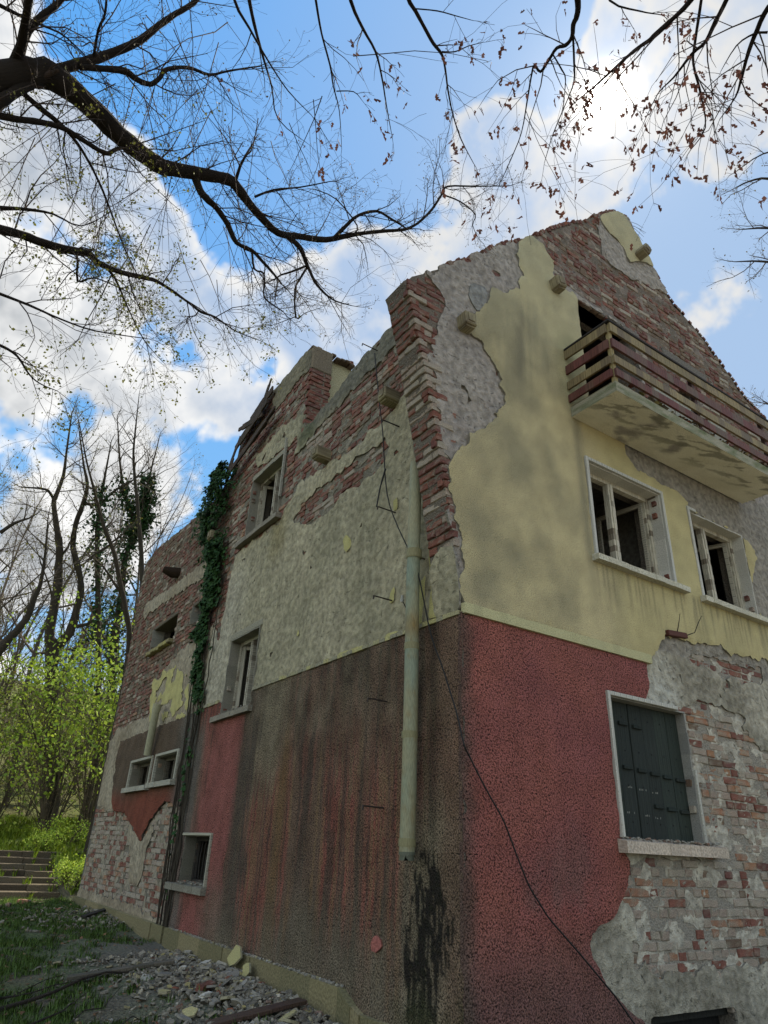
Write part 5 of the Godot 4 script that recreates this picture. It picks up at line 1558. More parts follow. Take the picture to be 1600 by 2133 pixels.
	for k in 420:
		var side := rng.randf() < 0.16
		var p := Vector3(x0 + 0.13 + rng.randf() * 0.1, y1 + 0.02 + rng.randf() * 0.07, rng.randf_range(0.04, z - 0.12)) if side else Vector3(rng.randf_range(x0 + 0.1, x1 - 0.1), y1 + 0.02 + rng.randf() * 0.08, z - 0.03 - rng.randf() * 0.2)
		var c := chip(rng.randf_range(0.015, 0.05), rng.randf_range(0.008, 0.02), [Color(0.5, 0.48, 0.40), Color(0.33, 0.31, 0.27), Color(0.46, 0.42, 0.2), Color(0.24, 0.10, 0.07)][rng.randi() % 4])
		g.add(c, Transform3D(Basis.from_euler(Vector3(rng.randf_range(-0.8, 0.8), rng.randf() * TAU, rng.randf_range(-0.8, 0.8))), p))
	tag(obj("rubble", g.mesh(M.rubble), self, "stuff"), "crumbled plaster lying along the balcony floor behind its rails", "rubble")

func paint_by(g: Geo, f: Callable) -> void:
	for i in g.v.size():
		g.c[i] = f.call(g.v[i])

func make_fittings() -> void:
	rng.seed = 55
	# ends of roof timbers that stick out of both walls
	var stubs := [[WR, 0.08, 6.55, 0.13, 0.1], [WR, 1.58, 7.98, 0.15, 0.25], [WR, 3.64, 9.88, 0.18, -0.5], [WL, 1.16, 6.22, 0.18, 0.0], [WL, 2.76, 6.22, 0.18, 0.0], [WL, 6.60, 6.38, 0.2, 0.0]]
	for k in stubs.size():
		var e: Array = stubs[k]
		var fr: Fr = e[0]
		var g := Geo.new()
		var s := 0.078
		var ra: Vector3 = fr.u * cos(e[4]) + Vector3.UP * sin(e[4])
		var rb: Vector3 = Vector3.UP * cos(e[4]) - fr.u * sin(e[4])
		var o: Vector3 = fr.p(e[1], e[2], -0.06) - ra * s - rb * s
		g.box(o, ra * s * 2.0, rb * s * 2.0, fr.w * (0.06 + e[3]), Color(0.42, 0.37, 0.2), 0.012)
		# plaster boxing broken away in places
		g.box(o + ra * 0.02 - rb * 0.018, ra * (s * 2.0 - 0.03), rb * 0.02, fr.w * (0.03 + e[3]), Color(0.30, 0.25, 0.15), 0.004)
		g.box(o + ra * 0.03 + rb * 0.03 + fr.w * (0.06 + e[3]), ra * (s * 1.1), rb * (s * 1.3), fr.w * 0.012, Color(0.20, 0.165, 0.12), 0.004)
		var nz := noise(6.0, 3, 60 + k)
		paint_by(g, func(p: Vector3) -> Color: return Color(0.38, 0.335, 0.205).lerp(Color(0.20, 0.165, 0.12), clampf(0.45 + nz.get_noise_3dv(p) * 1.6, 0, 0.9)))
		obj("purlin_end", g.mesh(M.wood), house)
	var gb := Geo.new()   # a splintered brown one further along
	gb.tube(PackedVector3Array([WL.p(8.9, 6.42, -0.1), WL.p(8.93, 6.40, 0.1), WL.p(8.98, 6.44, 0.26)]), PackedFloat32Array([0.12, 0.12, 0.07]), 6, Color(0.07, 0.045, 0.03), true)
	obj("purlin_end", gb.mesh(M.bark), house)
	# downpipe
	var g := Geo.new()
	var pts := PackedVector3Array()
	var rad := PackedFloat32Array()
	var v := 1.50
	while v < 5.02:
		pts.append(WL.p(0.535 + 0.006 * sin(v * 2.0), v, 0.115))
		rad.append(0.062 if v < 4.02 else 0.060)
		v += 0.045
	g.tube(pts, rad, 20, Color.WHITE)
	var nz := noise(1.6, 4, 70)
	var nz2 := noise(9.0, 3, 71)
	paint_by(g, func(p: Vector3) -> Color:
		var a := nz.get_noise_3d(p.x * 2.0, p.y * 0.6, p.z * 2.0)
		var cc := Color(0.235, 0.285, 0.22).lerp(Color(0.31, 0.29, 0.18), clampf(0.4 + a * 1.2, 0, 1))
		cc = cc.lerp(Color(0.24, 0.17, 0.07), 0.7 * ss(0.2, 0.0, absf(p.y - 3.3)) + 0.5 * ss(0.15, 0.5, nz2.get_noise_3dv(p)))
		return cc.lerp(Color(0.36, 0.34, 0.225), 0.6 * ss(3.9, 4.4, p.y)))
	var pipe := obj("downpipe", g.mesh(M.zinc), house)
	for yy in [1.575, 2.38, 4.0, 3.13]:
		g = Geo.new()
		var c := WL.p(0.535, yy, 0.115)
		var big: float = 0.0 if yy < 3.9 else 0.006
		g.tube(PackedVector3Array([c + Vector3(0, -0.03, 0), c + Vector3(0, -0.026, 0), c + Vector3(0, 0.026 + big * 5.0, 0), c + Vector3(0, 0.03 + big * 5.0, 0)]), PackedFloat32Array([0.062, 0.069 + big, 0.069 + big, 0.062]), 20, Color(0.25, 0.235, 0.13))
		g.tube(PackedVector3Array([WL.p(0.535, yy, 0.05), WL.p(0.535, yy, -0.05)]), PackedFloat32Array([0.008, 0.008]), 6, Color(0.10, 0.08, 0.06))
		obj("pipe_clip", g.mesh(M.zinc), pipe)
	g = Geo.new()
	var c0 := WL.p(0.535, 1.49, 0.115)
	g.tube(PackedVector3Array([c0 + Vector3(0, 0.02, 0), c0, c0 + Vector3(0, -0.04, 0), c0 + Vector3(0, 0.03, 0)]), PackedFloat32Array([0.064, 0.066, 0.060, 0.052]), 20, Color(0.12, 0.13, 0.10))
	obj("pipe_mouth", g.mesh(M.zinc), pipe)
	# iron wall hooks one above the other
	var spots := [[1.05, 1.84], [1.06, 2.74], [1.05, 3.72], [1.06, 4.70], [1.05, 5.78], [1.62, 7.26]]
	for e in spots:
		g = Geo.new()
		var s: float = e[0]
		var yy: float = e[1]
		g.tube(PackedVector3Array([WL.p(s, yy, -0.05), WL.p(s + 0.005, yy + 0.004, 0.19), WL.p(s + 0.008, yy + 0.006, 0.205), WL.p(s + 0.01, yy - 0.03, 0.21)]), PackedFloat32Array([0.008, 0.007, 0.009, 0.006]), 6, Color(0.04, 0.033, 0.028), true)
		obj("wall_hook", g.mesh(M.iron), house)
	# stub of a vent pipe leaning on the annex
	g = Geo.new()
	g.tube(PackedVector3Array([WL.p(8.2, 2.82, 0.10), WL.p(8.0, 3.50, 0.15), WL.p(7.99, 3.53, 0.15), WL.p(7.97, 3.64, 0.15)]), PackedFloat32Array([0.062, 0.062, 0.072, 0.072]), 14, Color(0.36, 0.35, 0.24), true)
	obj("vent_pipe", g.mesh(M.zinc), house)
	# porcelain insulator beside the pipe
	g = Geo.new()
	g.tube(PackedVector3Array([WL.p(0.70, 3.60, -0.02), WL.p(0.72, 3.55, 0.06), WL.p(0.74, 3.62, 0.09)]), PackedFloat32Array([0.006, 0.006, 0.006]), 5, Color(0.05, 0.05, 0.05))
	g.tube(PackedVector3Array([WL.p(0.74, 3.60, 0.09), WL.p(0.74, 3.625, 0.09), WL.p(0.74, 3.64, 0.09), WL.p(0.74, 3.67, 0.09)]), PackedFloat32Array([0.012, 0.022, 0.014, 0.012]), 8, Color(0.5, 0.5, 0.47), true)
	obj("insulator", g.mesh(M.paint), house)
	# rusty fixture with bent wires on the gable
	g = Geo.new()
	g.box(Vector3(2.86, 3.70, -0.02), Vector3(0.34, 0.03, 0.0), Vector3(-0.01, 0.06, 0.0), Vector3(0, 0, 0.07), Color(0.085, 0.035, 0.025), 0.006)
	g.tube(PackedVector3Array([Vector3(3.02, 3.76, 0.04), Vector3(2.99, 3.83, 0.09), Vector3(3.02, 3.96, 0.11)]), PackedFloat32Array([0.006, 0.005, 0.003]), 5, Color(0.03, 0.025, 0.02))
	g.tube(PackedVector3Array([Vector3(3.18, 3.76, 0.04), Vector3(3.27, 3.80, 0.09), Vector3(3.34, 3.92, 0.11), Vector3(3.43, 4.02, 0.11)]), PackedFloat32Array([0.006, 0.005, 0.005, 0.003]), 5, Color(0.03, 0.025, 0.02))
	obj("lamp_bracket", g.mesh(M.iron), house)
	# flank of the dormer: a brick pier and a cream-washed cheek behind it
	g = Geo.new()
	g.box(Vector3(0.055, 6.9, -3.9), Vector3(0.32, 0, 0), Vector3(0, 1.36, 0), Vector3(0, 0, 0.30), Color(0.21, 0.17, 0.13))
	g.box(Vector3(0.03, 8.26, -3.9), Vector3(0.36, 0, 0), Vector3(0, 0.46, 0), Vector3(0, 0, 0.315), Color(0.20, 0.165, 0.12), 0.02)
	g.box(Vector3(0.37, 6.5, -3.95), Vector3(0.5, 0, 0), Vector3(0, 2.2, 0), Vector3(0, 0, 0.20), Color(0.47, 0.43, 0.27), 0.01)
	for k in 9:
		g.box(Vector3(0.02 + k * 0.09, 8.70 + 0.02 * sin(k * 2.1), -3.9), Vector3(0.09, 0, 0), Vector3(0, 0.05, 0), Vector3(0, 0, 0.28), Color(0.16, 0.12, 0.09), 0.015)
	g.box(Vector3(0.72, 8.72, -3.86), Vector3(0.11, 0.03, 0), Vector3(-0.02, 0.07, 0), Vector3(0, 0, 0.2), Color(0.17, 0.07, 0.05), 0.008)
	obj("dormer_cheek", g.mesh(M.concrete), house)
	# rotten roof timbers caught on the dormer's far end
	var boards := [[Vector3(-0.14, 7.50, -6.3), Vector3(-0.16, 7.92, -4.45), 0.05, 0.028], [Vector3(-0.12, 7.62, -6.2), Vector3(-0.10, 7.98, -4.6), 0.075, 0.03], [Vector3(-0.10, 8.45, -6.25), Vector3(-0.08, 8.22, -5.2), 0.06, 0.03], [Vector3(-0.06, 8.12, -6.4), Vector3(-0.1, 8.40, -5.0), 0.10, 0.03], [Vector3(-0.05, 8.38, -6.0), Vector3(-0.07, 8.60, -4.9), 0.11, 0.03], [Vector3(-0.08, 8.30, -5.35), Vector3(-0.06, 8.92, -5.05), 0.05, 0.02], [Vector3(-0.09, 7.35, -6.5), Vector3(-0.09, 7.85, -6.3), 0.05, 0.02], [Vector3(-0.09, 7.55, -6.6), Vector3(-0.06, 8.3, -6.2), 0.06, 0.02]]
	for k in boards.size():
		var e: Array = boards[k]
		var a: Vector3 = e[0]
		var b: Vector3 = e[1]
		var d := b - a
		var nn := Vector3(1, 0, 0)
		var up := d.cross(nn).normalized()
		g = Geo.new()
		var n := 6
		for q in n:   # splintered ends: narrower towards the tips
			var f0 := float(q) / n
			var f1 := float(q + 1) / n
			var wdt: float = e[2] * (1.0 if q > 0 and q < n - 1 else 0.6) * rng.randf_range(0.85, 1.1)
			g.box(a.lerp(b, f0) - up * wdt, d / n, up * wdt * 2.0, nn * e[3], Color(0.075, 0.055, 0.042) * rng.randf_range(0.7, 1.3), 0.004)
		obj("roof_timber", g.mesh(M.wood), house)
	# fallen-in cable
	g = Geo.new()
	pts = PackedVector3Array()
	for k in CABLE.size() / 3:
		pts.append(Vector3(CABLE[3 * k], CABLE[3 * k + 1], CABLE[3 * k + 2]))
	var cv := Curve3D.new()
	for k in pts.size():
		var t := (pts[mini(k + 1, pts.size() - 1)] - pts[maxi(k - 1, 0)]) * 0.16
		cv.add_point(pts[k], -t, t)
	pts = cv.tessellate(4, 3.0)
	rad = PackedFloat32Array()
	rad.resize(pts.size())
	rad.fill(0.0065)
	g.tube(pts, rad, 6, Color(0.018, 0.018, 0.018))
	tag(obj("cable", g.mesh(M.cable)), "thin black cable hanging slack from the eaves down across both walls", "cable")
	g = Geo.new()
	pts = PackedVector3Array([WL.p(1.12, 5.22, 0.1), WL.p(1.16, 5.0, 0.13), WL.p(1.10, 4.72, 0.2)])
	g.tube(pts, PackedFloat32Array([0.012, 0.009, 0.009]), 6, Color(0.02, 0.02, 0.02), true)
	tag(obj("wire_end", g.mesh(M.cable)), "stiff black wire dangling onto the fourth wall hook", "wire")
	# a thin ridge wire and grass stalks against the sky on the gable
	g = Geo.new()
	for k in 5:
		var p := Vector3(3.4 + rng.randf() * 0.3, 10.6, -0.15)
		var q := PackedVector3Array([p])
		var dd := Vector3(0.5, 0.5 + 0.3 * rng.randf(), 0.0)
		for m in 5:
			p += dd * 0.14
			dd += Vector3(0.15, -0.18, rng.randf_range(-0.1, 0.1))
			q.append(p)
		g.tube(q, PackedFloat32Array([0.005, 0.004, 0.004, 0.003, 0.003, 0.002]), 4, Color(0.06, 0.05, 0.04))
	tag(obj("dry_weed", g.mesh(M.twig)), "wispy dry weed rooted on the very tip of the gable", "weed")

# ------------------------------------------------------------------ ground
func heap(x: float, z: float) -> float:
	var a := 0.085 * exp(-pow((x + 0.25) / 0.75, 2.0) - pow((z + 3.0) / 1.5, 2.0))
	return a + 0.06 * exp(-pow((x + 0.1) / 0.5, 2.0) - pow((z + 8.6) / 1.0, 2.0))

func ground_h(x: float, z: float) -> float:
	var h := 0.25 + 0.016 * clampf(-z - 3.0, 0.0, 8.0)
	h -= 0.42 * ss(-0.3, -4.5, x) * ss(-13.0, -4.0, z)
	h -= 0.25 * ss(0.5, 4.0, z)
	h += heap(x, z)
	h += 0.05 * NM.get_noise_2d(x * 0.6, z * 0.6) + 0.02 * NM.get_noise_2d(x * 3.0, z * 3.0)
	# bank behind the house, steps cut into it
	var back := ss(-12.2, -15.2, z)
	h = lerpf(h, 1.12, back) if z < -12.0 else h
	if z < -15.0:
		h += 0.10 * (-15.0 - z) + 0.10 * maxf(0.0, -26.0 - z) * 1.3 + 0.12 * NM.get_noise_2d(x * 0.25, z * 0.25)
	if z < -120.0:
		h = minf(h, 17.0)
	if x < 0.02 and z < -12.3 and z > -15.35: h -= 0.35
	return h

func on_ground(x: float, z: float, lift := 0.0) -> Vector3:
	return Vector3(x, ground_h(x, z) + lift, z)

func make_ground() -> void:
	var xs := PackedFloat32Array()
	var zs := PackedFloat32Array()
	var x := -320.0
	while x < 320.0:
		xs.append(x)
		x += clampf(absf(x + 1.5) * 0.09, 0.16, 25.0)
	var z := 200.0
	while z > -360.0:
		zs.append(z)
		z -= clampf(absf(z + 5.0) * 0.06, 0.18, 25.0)
	var g := Geo.new()
	var nx := xs.size()
	var nz := zs.size()
	for j in nz:
		for i in nx:
			var px := xs[i]
			var pz := zs[j]
			var y := ground_h(px, pz)
			var dx := ground_h(px + 0.15, pz) - ground_h(px - 0.15, pz)
			var dz := ground_h(px, pz + 0.15) - ground_h(px, pz - 0.15)
			var a := NM.get_noise_2d(px * 0.8, pz * 0.8)
			var c := Color(0.11, 0.095, 0.065).lerp(Color(0.085, 0.135, 0.038), clampf(0.45 + a * 1.4, 0, 1))
			var near := ss(-2.4, -0.4, px) * ss(-9.5, -5.5, pz) * ss(1.5, 0.0, pz)
			c = c.lerp(Color(0.20, 0.185, 0.155), near * 0.8)
			c = c.lerp(Color(0.30, 0.265, 0.20) * (1.0 + 0.4 * a), ss(2.2, 4.5, pz + a) * ss(60.0, 30.0, pz))  # invented pale yard behind the camera, added to bounce light onto the gable
			if pz < -14.0:
				c = Color(0.11, 0.16, 0.025).lerp(Color(0.12, 0.12, 0.045), clampf(0.3 + a * 1.5 + ss(-19.0, -26.0, pz) * 0.5, 0, 1))
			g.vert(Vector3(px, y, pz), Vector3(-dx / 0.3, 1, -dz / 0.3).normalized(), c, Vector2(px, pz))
	for j in nz - 1:
		for i in nx - 1:
			var p := j * nx + i
			g.ix.append_array([p, p + nx, p + 1, p + 1, p + nx, p + nx + 1])
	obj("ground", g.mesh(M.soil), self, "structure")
	# overgrown garden steps up the bank
	rng.seed = 12
	var st := base("garden_steps", Vector3(-3.0, 0.1, -12.4))
	tag(st, "mossy concrete garden steps climbing the bank beyond the house end", "steps")
	for k in 9:
		g = Geo.new()
		var y0 := 0.12 + k * 0.118
		var zz := -12.45 - k * 0.32
		var n := 9
		for q in n:
			var xa := -5.58 + q * 0.62
			g.box(Vector3(xa, y0 - 0.3, zz + rng.randf_range(-0.015, 0.015)), Vector3(0.615, 0, 0), Vector3(0, 0.41 + rng.randf_range(-0.008, 0.008), 0), Vector3(0, 0, -0.6), Color(0.13, 0.108, 0.075) * rng.randf_range(0.6, 1.25), 0.012)
		shape_at(g, st.position)
		obj("step", g.mesh(M.concrete), st)
	var wl := Geo.new()
	wl.box(Vector3(0.03, 0.2, -15.25), Vector3(2.6, 0, 0), Vector3(0, 0.98, 0), Vector3(0, 0, -0.3), Color(0.05, 0.045, 0.04), 0.02)
	tag(obj("retaining_wall", wl.mesh(M.concrete)), "low dark retaining wall to the right of the garden steps", "wall")

func tuft(n: int, h: float, w: float, c: Color) -> Geo:
	var g := Geo.new()
	for k in n:
		var a := rng.randf() * TAU
		var p := Vector3(cos(a), 0, sin(a)) * rng.randf() * 0.05
		var lean := Vector3(cos(a + 0.6), 0, sin(a + 0.6)) * rng.randf_range(0.2, 0.9)
		var s := Vector3(-sin(a), 0, cos(a)) * w
		var hh := h * rng.randf_range(0.5, 1.1)
		var m := p + lean * hh * 0.35 + Vector3(0, hh * 0.62, 0)
		var e := p + lean * hh * 0.9 + Vector3(0, hh * 0.9, 0)
		var cc := c * rng.randf_range(0.75, 1.3)
		var i := g.v.size()
		var nn := Vector3(lean.x, 1.2, lean.z).normalized()
		for q in [p - s, p + s, m + s * 0.7, m - s * 0.7, e]:
			g.vert(q, nn, cc, Vector2(0, 0))
		g.ix.append_array([i, i + 1, i + 2, i, i + 2, i + 3, i + 3, i + 2, i + 4])
	return g

func scatter(called: String, m: Mesh, where: Array[Transform3D], label: String, category: String) -> void:
	var mm := MultiMesh.new()
	mm.transform_format = MultiMesh.TRANSFORM_3D
	mm.mesh = m
	mm.instance_count = where.size()
	for i in where.size():
		mm.set_instance_transform(i, where[i])
	var o := MultiMeshInstance3D.new()
	o.multimesh = mm
	o.name = numbered(called, self)
	add_child(o, true)
	o.set_meta("kind", "stuff")
	tag(o, label, category)

func make_grass() -> void:
	rng.seed = 200
	var t1 := tuft(11, 0.055, 0.0035, Color(0.105, 0.175, 0.045)).mesh(M.leaf)
	var list: Array[Transform3D] = []
	while list.size() < 36000:
		var wide := list.size() > 21000
		var x := rng.randf_range(-9.0, 7.0) if wide else rng.randf_range(-6.5, 0.0)
		var z := rng.randf_range(-9.0, 7.5) if wide else -12.4 + 14.5 * pow(rng.randf(), 0.85)
		if x > -0.1 and z < 0.25: continue
		if wide and ((x > -6.0 and x < 0.0 and z < 1.5) or rng.randf() < ss(1.8, 3.6, z)): continue
		var near := ss(-2.0, -0.5, x) * ss(-7.2, -5.4, z) * ss(1.5, 0.0, z)
		if rng.randf() < near * 1.0: continue
		if NM.get_noise_2d(x * 1.1, z * 1.1) < -0.25 + near * 0.5: continue
		var s := rng.randf_range(0.6, 1.5)
		list.append(Transform3D(Basis(Vector3.UP, rng.randf() * TAU).scaled(Vector3(s, s * rng.randf_range(0.7, 1.3), s)), on_ground(x, z, -0.005)))
	scatter("grass", t1, list, "short dull green grass on the shaded lawn beside the house", "grass")
	var list2: Array[Transform3D] = []
	var t2 := tuft(9, 0.16, 0.008, Color(0.17, 0.25, 0.025)).mesh(M.leaf)
	while list2.size() < 9000:
		var x := rng.randf_range(-14.0, 5.0)
		var z := rng.randf_range(-24.0, -11.6)
		if z > -15.3 and x < 0.0 and x > -6.0 and rng.randf() < 0.88: continue
		if x > 0.0 and z > -12.1: continue
		var s := rng.randf_range(0.6, 1.6)
		var y := ground_h(x, z)
		if z > -15.3 and x < 0.02 and x > -5.7:
			y = maxf(y, 0.23 + floorf(clampf((-12.45 - z) / 0.32, 0, 8)) * 0.118)
		list2.append(Transform3D(Basis(Vector3.UP, rng.randf() * TAU).scaled(Vector3(s, s, s)), Vector3(x, y - 0.01, z)))
	scatter("grass", t2, list2, "sunlit yellow-green grass on the bank and the lawn above the steps", "grass")

# ------------------------------------------------------------------ rubble
func chip(r: float, th: float, col: Color) -> Geo:
	var g := Geo.new()
	var n := 5 + rng.randi() % 3
	var a0 := rng.randf() * TAU
	var top := PackedVector3Array()
	var bot := PackedVector3Array()
	for k in n:
		var a := a0 + TAU * k / n + rng.randf_range(-0.25, 0.25)
		var rr := r * rng.randf_range(0.6, 1.15)
		top.append(Vector3(cos(a) * rr, th * 0.5 + rng.randf_range(-0.1, 0.1) * th, -sin(a) * rr * 0.8))
		bot.append(Vector3(cos(a) * rr * 1.04, -th * 0.5, -sin(a) * rr * 0.83))
	for k in range(1, n - 1):
		g.tri(top[0], top[k], top[k + 1], col, Vector2(top[0].x, top[0].z), Vector2(top[k].x, top[k].z), Vector2(top[k + 1].x, top[k + 1].z))
		g.tri(bot[0], bot[k + 1], bot[k], col * 0.8)
	for k in n:
		var k2 := (k + 1) % n
		g.quad(bot[k], bot[k2], top[k2], top[k], Color(0.25, 0.235, 0.20).lerp(col, 0.4))
	return g

func make_rubble() -> void:
	rng.seed = 321
	var tint := [Color(0.29, 0.275, 0.24), Color(0.35, 0.325, 0.28), Color(0.22, 0.205, 0.18), Color(0.47, 0.42, 0.21), Color(0.56, 0.53, 0.46), Color(0.42, 0.39, 0.32)]
	var kinds := ["grey", "grey", "grey", "yellow", "pale", "grey"]
	var words := {"grey": "flat grey piece of fallen render in the rubble below the side wall", "yellow": "piece of plaster with yellow paint in the rubble below the side wall", "pale": "pale whitish plaster piece in the rubble below the side wall"}
	for k in 90:
		var z := -rng.randf_range(1.2, 4.9)
		var x := -0.12 - absf(rng.randfn()) * 0.42
		if z > -2.8: x -= rng.randf() * 0.4
		var q := rng.randi() % 6
		var o := obj("plaster_fragment", chip(rng.randf_range(0.04, 0.095), rng.randf_range(0.012, 0.024), tint[q] * rng.randf_range(0.85, 1.15)).mesh(M.rubble))
		o.position = on_ground(x, z, rng.randf_range(0.01, 0.05))
		o.basis = Basis.from_euler(Vector3(rng.randfn() * 0.28, rng.randf() * TAU, rng.randfn() * 0.28))
		tag(o, words[kinds[q]], "plaster", "pieces of %s plaster in the rubble" % kinds[q])
	var g := Geo.new()
	for k in 4600:
		var z: float
		var x: float
		if k % 6 == 0:
			z = -rng.randf_range(7.6, 10.2)
			x = 0.0 - absf(rng.randfn()) * 0.55
		else:
			z = -rng.randf_range(0.3, 5.3)
			x = -0.1 - absf(rng.randfn()) * 0.45
		if rng.randf() < 0.15: x -= rng.randf() * 0.9
		var c := chip(0.010 + 0.04 * pow(rng.randf(), 2.0), rng.randf_range(0.008, 0.022), (tint[[0, 1, 2, 2, 0, 3, 4, 5, 0, 2][rng.randi() % 10]] * Color(0.85, 0.81, 0.74) if rng.randf() < 0.96 else Color(0.28, 0.10, 0.06)) * rng.randf_range(0.75, 1.2))
		g.add(c, Transform3D(Basis.from_euler(Vector3(rng.randfn() * 0.4, rng.randf() * TAU, rng.randfn() * 0.4)), on_ground(x, z, rng.randf_range(0.0, 0.035))))
	tag(obj("rubble", g.mesh(M.rubble), self, "stuff"), "crumbled grey render heaped along the foot of the side wall", "rubble")
	# crumbs caught on the plinth
	g = Geo.new()
	for k in 260:
		var s := rng.randf_range(1.5, 5.9)
		g.add(chip(rng.randf_range(0.008, 0.022), 0.012, tint[rng.randi() % 6]), Transform3D(Basis.from_euler(Vector3(0, rng.randf() * TAU, rng.randfn() * 0.3)), WL.p(s, 0.503, rng.randf_range(0.015, 0.05))))
	tag(obj("rubble", g.mesh(M.rubble), self, "stuff"), "small plaster crumbs lying on the ledge of the plinth", "rubble")
	# two yellow flakes leaning on the plinth
	for k in 2:
		g = Geo.new()
		var e := chip(0.17 if k == 0 else 0.13, 0.02, Color(0.46, 0.42, 0.20))
		g.add(e, Transform3D(Basis.from_scale(Vector3(0.65, 1, 1.1)), Vector3.ZERO))
		var o := obj("plaster_fragment", g.mesh(M.rubble))
		o.position = WL.p(3.5 if k == 0 else 3.18, 0.46 if k == 0 else 0.40, 0.13)
		o.basis = Basis(Vector3(0, 0, 1), PI / 2 - 0.25) * Basis(Vector3.UP, 0.5 + k)
		tag(o, "larger yellow plaster slab leaning upright against the plinth" if k == 0 else "smaller yellow plaster slab slumped beside the upright one", "plaster")
	# boards
	var planks := [[Vector3(-1.55, 0.0, -4.35), Vector3(-0.55, 0.0, -4.1), 0.07, "grey weathered board lying flat along the edge of the rubble", Color(0.13, 0.115, 0.09)], [Vector3(-1.05, 0.0, -1.75), Vector3(-0.2, 0.0, -1.85), 0.07, "reddish brown rotten board at the near edge of the rubble", Color(0.10, 0.065, 0.05)], [Vector3(-0.5, 0.0, -8.6), Vector3(0.0, 0.0, -9.2), 0.05, "blackened board across the small heap by the annex plinth", Color(0.05, 0.045, 0.04)]]
	for e in planks:
		var a := on_ground(e[0].x, e[0].z, 0.045)
		var b := on_ground(e[1].x, e[1].z, 0.06)
		var d := b - a
		var s: Vector3 = d.cross(Vector3.UP).normalized() * float(e[2]) * 2.0
		g = Geo.new()
		for q in 5:
			g.box(a + d * (q / 5.0) - s * 0.5, d / 5.0, s * rng.randf_range(0.92, 1.02), Vector3(0, 0.03, 0), e[4] * rng.randf_range(0.8, 1.2), 0.004)
		var o := obj("plank", shape_at(g, a).mesh(M.wood))
		o.position = a
		tag(o, e[3], "board")
	# a few whole bricks
	var bl := ["orange brick lying in the sunlit grass, nearest of three at the left edge", "orange brick lying askew in the sunlit grass, middle of three", "orange brick half sunk in grass, farthest of three at the left edge"]
	for k in 3:
		var o := obj("loose_brick", brick_mesh[0][3][k])
		var p := on_ground(-1.55 + 0.3 * k, -10.7 - 0.35 * k, 0.055)
		o.transform = Transform3D(Basis(Vector3.UP, 0.4 + k * 0.9) * Basis(Vector3.RIGHT, -PI / 2).scaled(Vector3(1.1, 1.8, 1.1)), p)
		tag(o, bl[k], "brick")
	var o1 := obj("loose_brick", brick_mesh[0][0][2])
	o1.transform = Transform3D(Basis(Vector3.UP, 0.7) * Basis(Vector3.RIGHT, -1.3), on_ground(-0.7, -2.75, 0.07))
	tag(o1, "broken red brick among grey render in the near rubble", "brick")
	# last autumn's leaves
	g = Geo.new()
	for k in 1800:
		var x := rng.randf_range(-5.0, -0.2)
		var z := rng.randf_range(-11.5, 0.5)
		var p := on_ground(x, z, rng.randf_range(0.008, 0.03))
		var a := rng.randf() * TAU
		var dd := Vector3(cos(a), rng.randfn() * 0.25, sin(a)).normalized()
		var sz := rng.randf_range(0.03, 0.07)
		g.leaf(p, dd, dd.cross(Vector3(rng.randfn() * 0.3, 1, rng.randfn() * 0.3)).normalized(), sz, sz * 0.36, Color(0.17, 0.10, 0.055) * rng.randf_range(0.6, 1.5))
	tag(obj("fallen_leaves", g.mesh(M.dry_leaf), self, "stuff"), "brown fallen leaves strewn over the lawn and the rubble", "leaves")
	# dead branches in the near corner
	g = Geo.new()
	for k in 16:
		var p := on_ground(rng.randf_range(-3.2, -1.7), rng.randf_range(-4.2, -2.0), 0.04)
		var a := rng.randf_range(-0.4, 0.8)
		var L := rng.randf_range(0.5, 1.6)
		var pts := PackedVector3Array()
		var rad := PackedFloat32Array()
		for q in 7:
			var f := q / 6.0
			var w := p + Vector3(cos(a), 0, -sin(a)) * L * (f - 0.5)
			w.y = ground_h(w.x, w.z) + 0.03 + 0.10 * rng.randf() * f
			pts.append(w)
			rad.append(lerpf(0.016, 0.004, f) * (1.5 if k < 4 else 0.7))
			a += rng.randfn() * 0.15
		g.tube(pts, rad, 6, Color(0.10, 0.085, 0.07) * rng.randf_range(0.6, 1.5))
	tag(obj("brushwood", g.mesh(M.bark), self, "stuff"), "tangle of dead grey branches on the grass in the near corner", "branches")

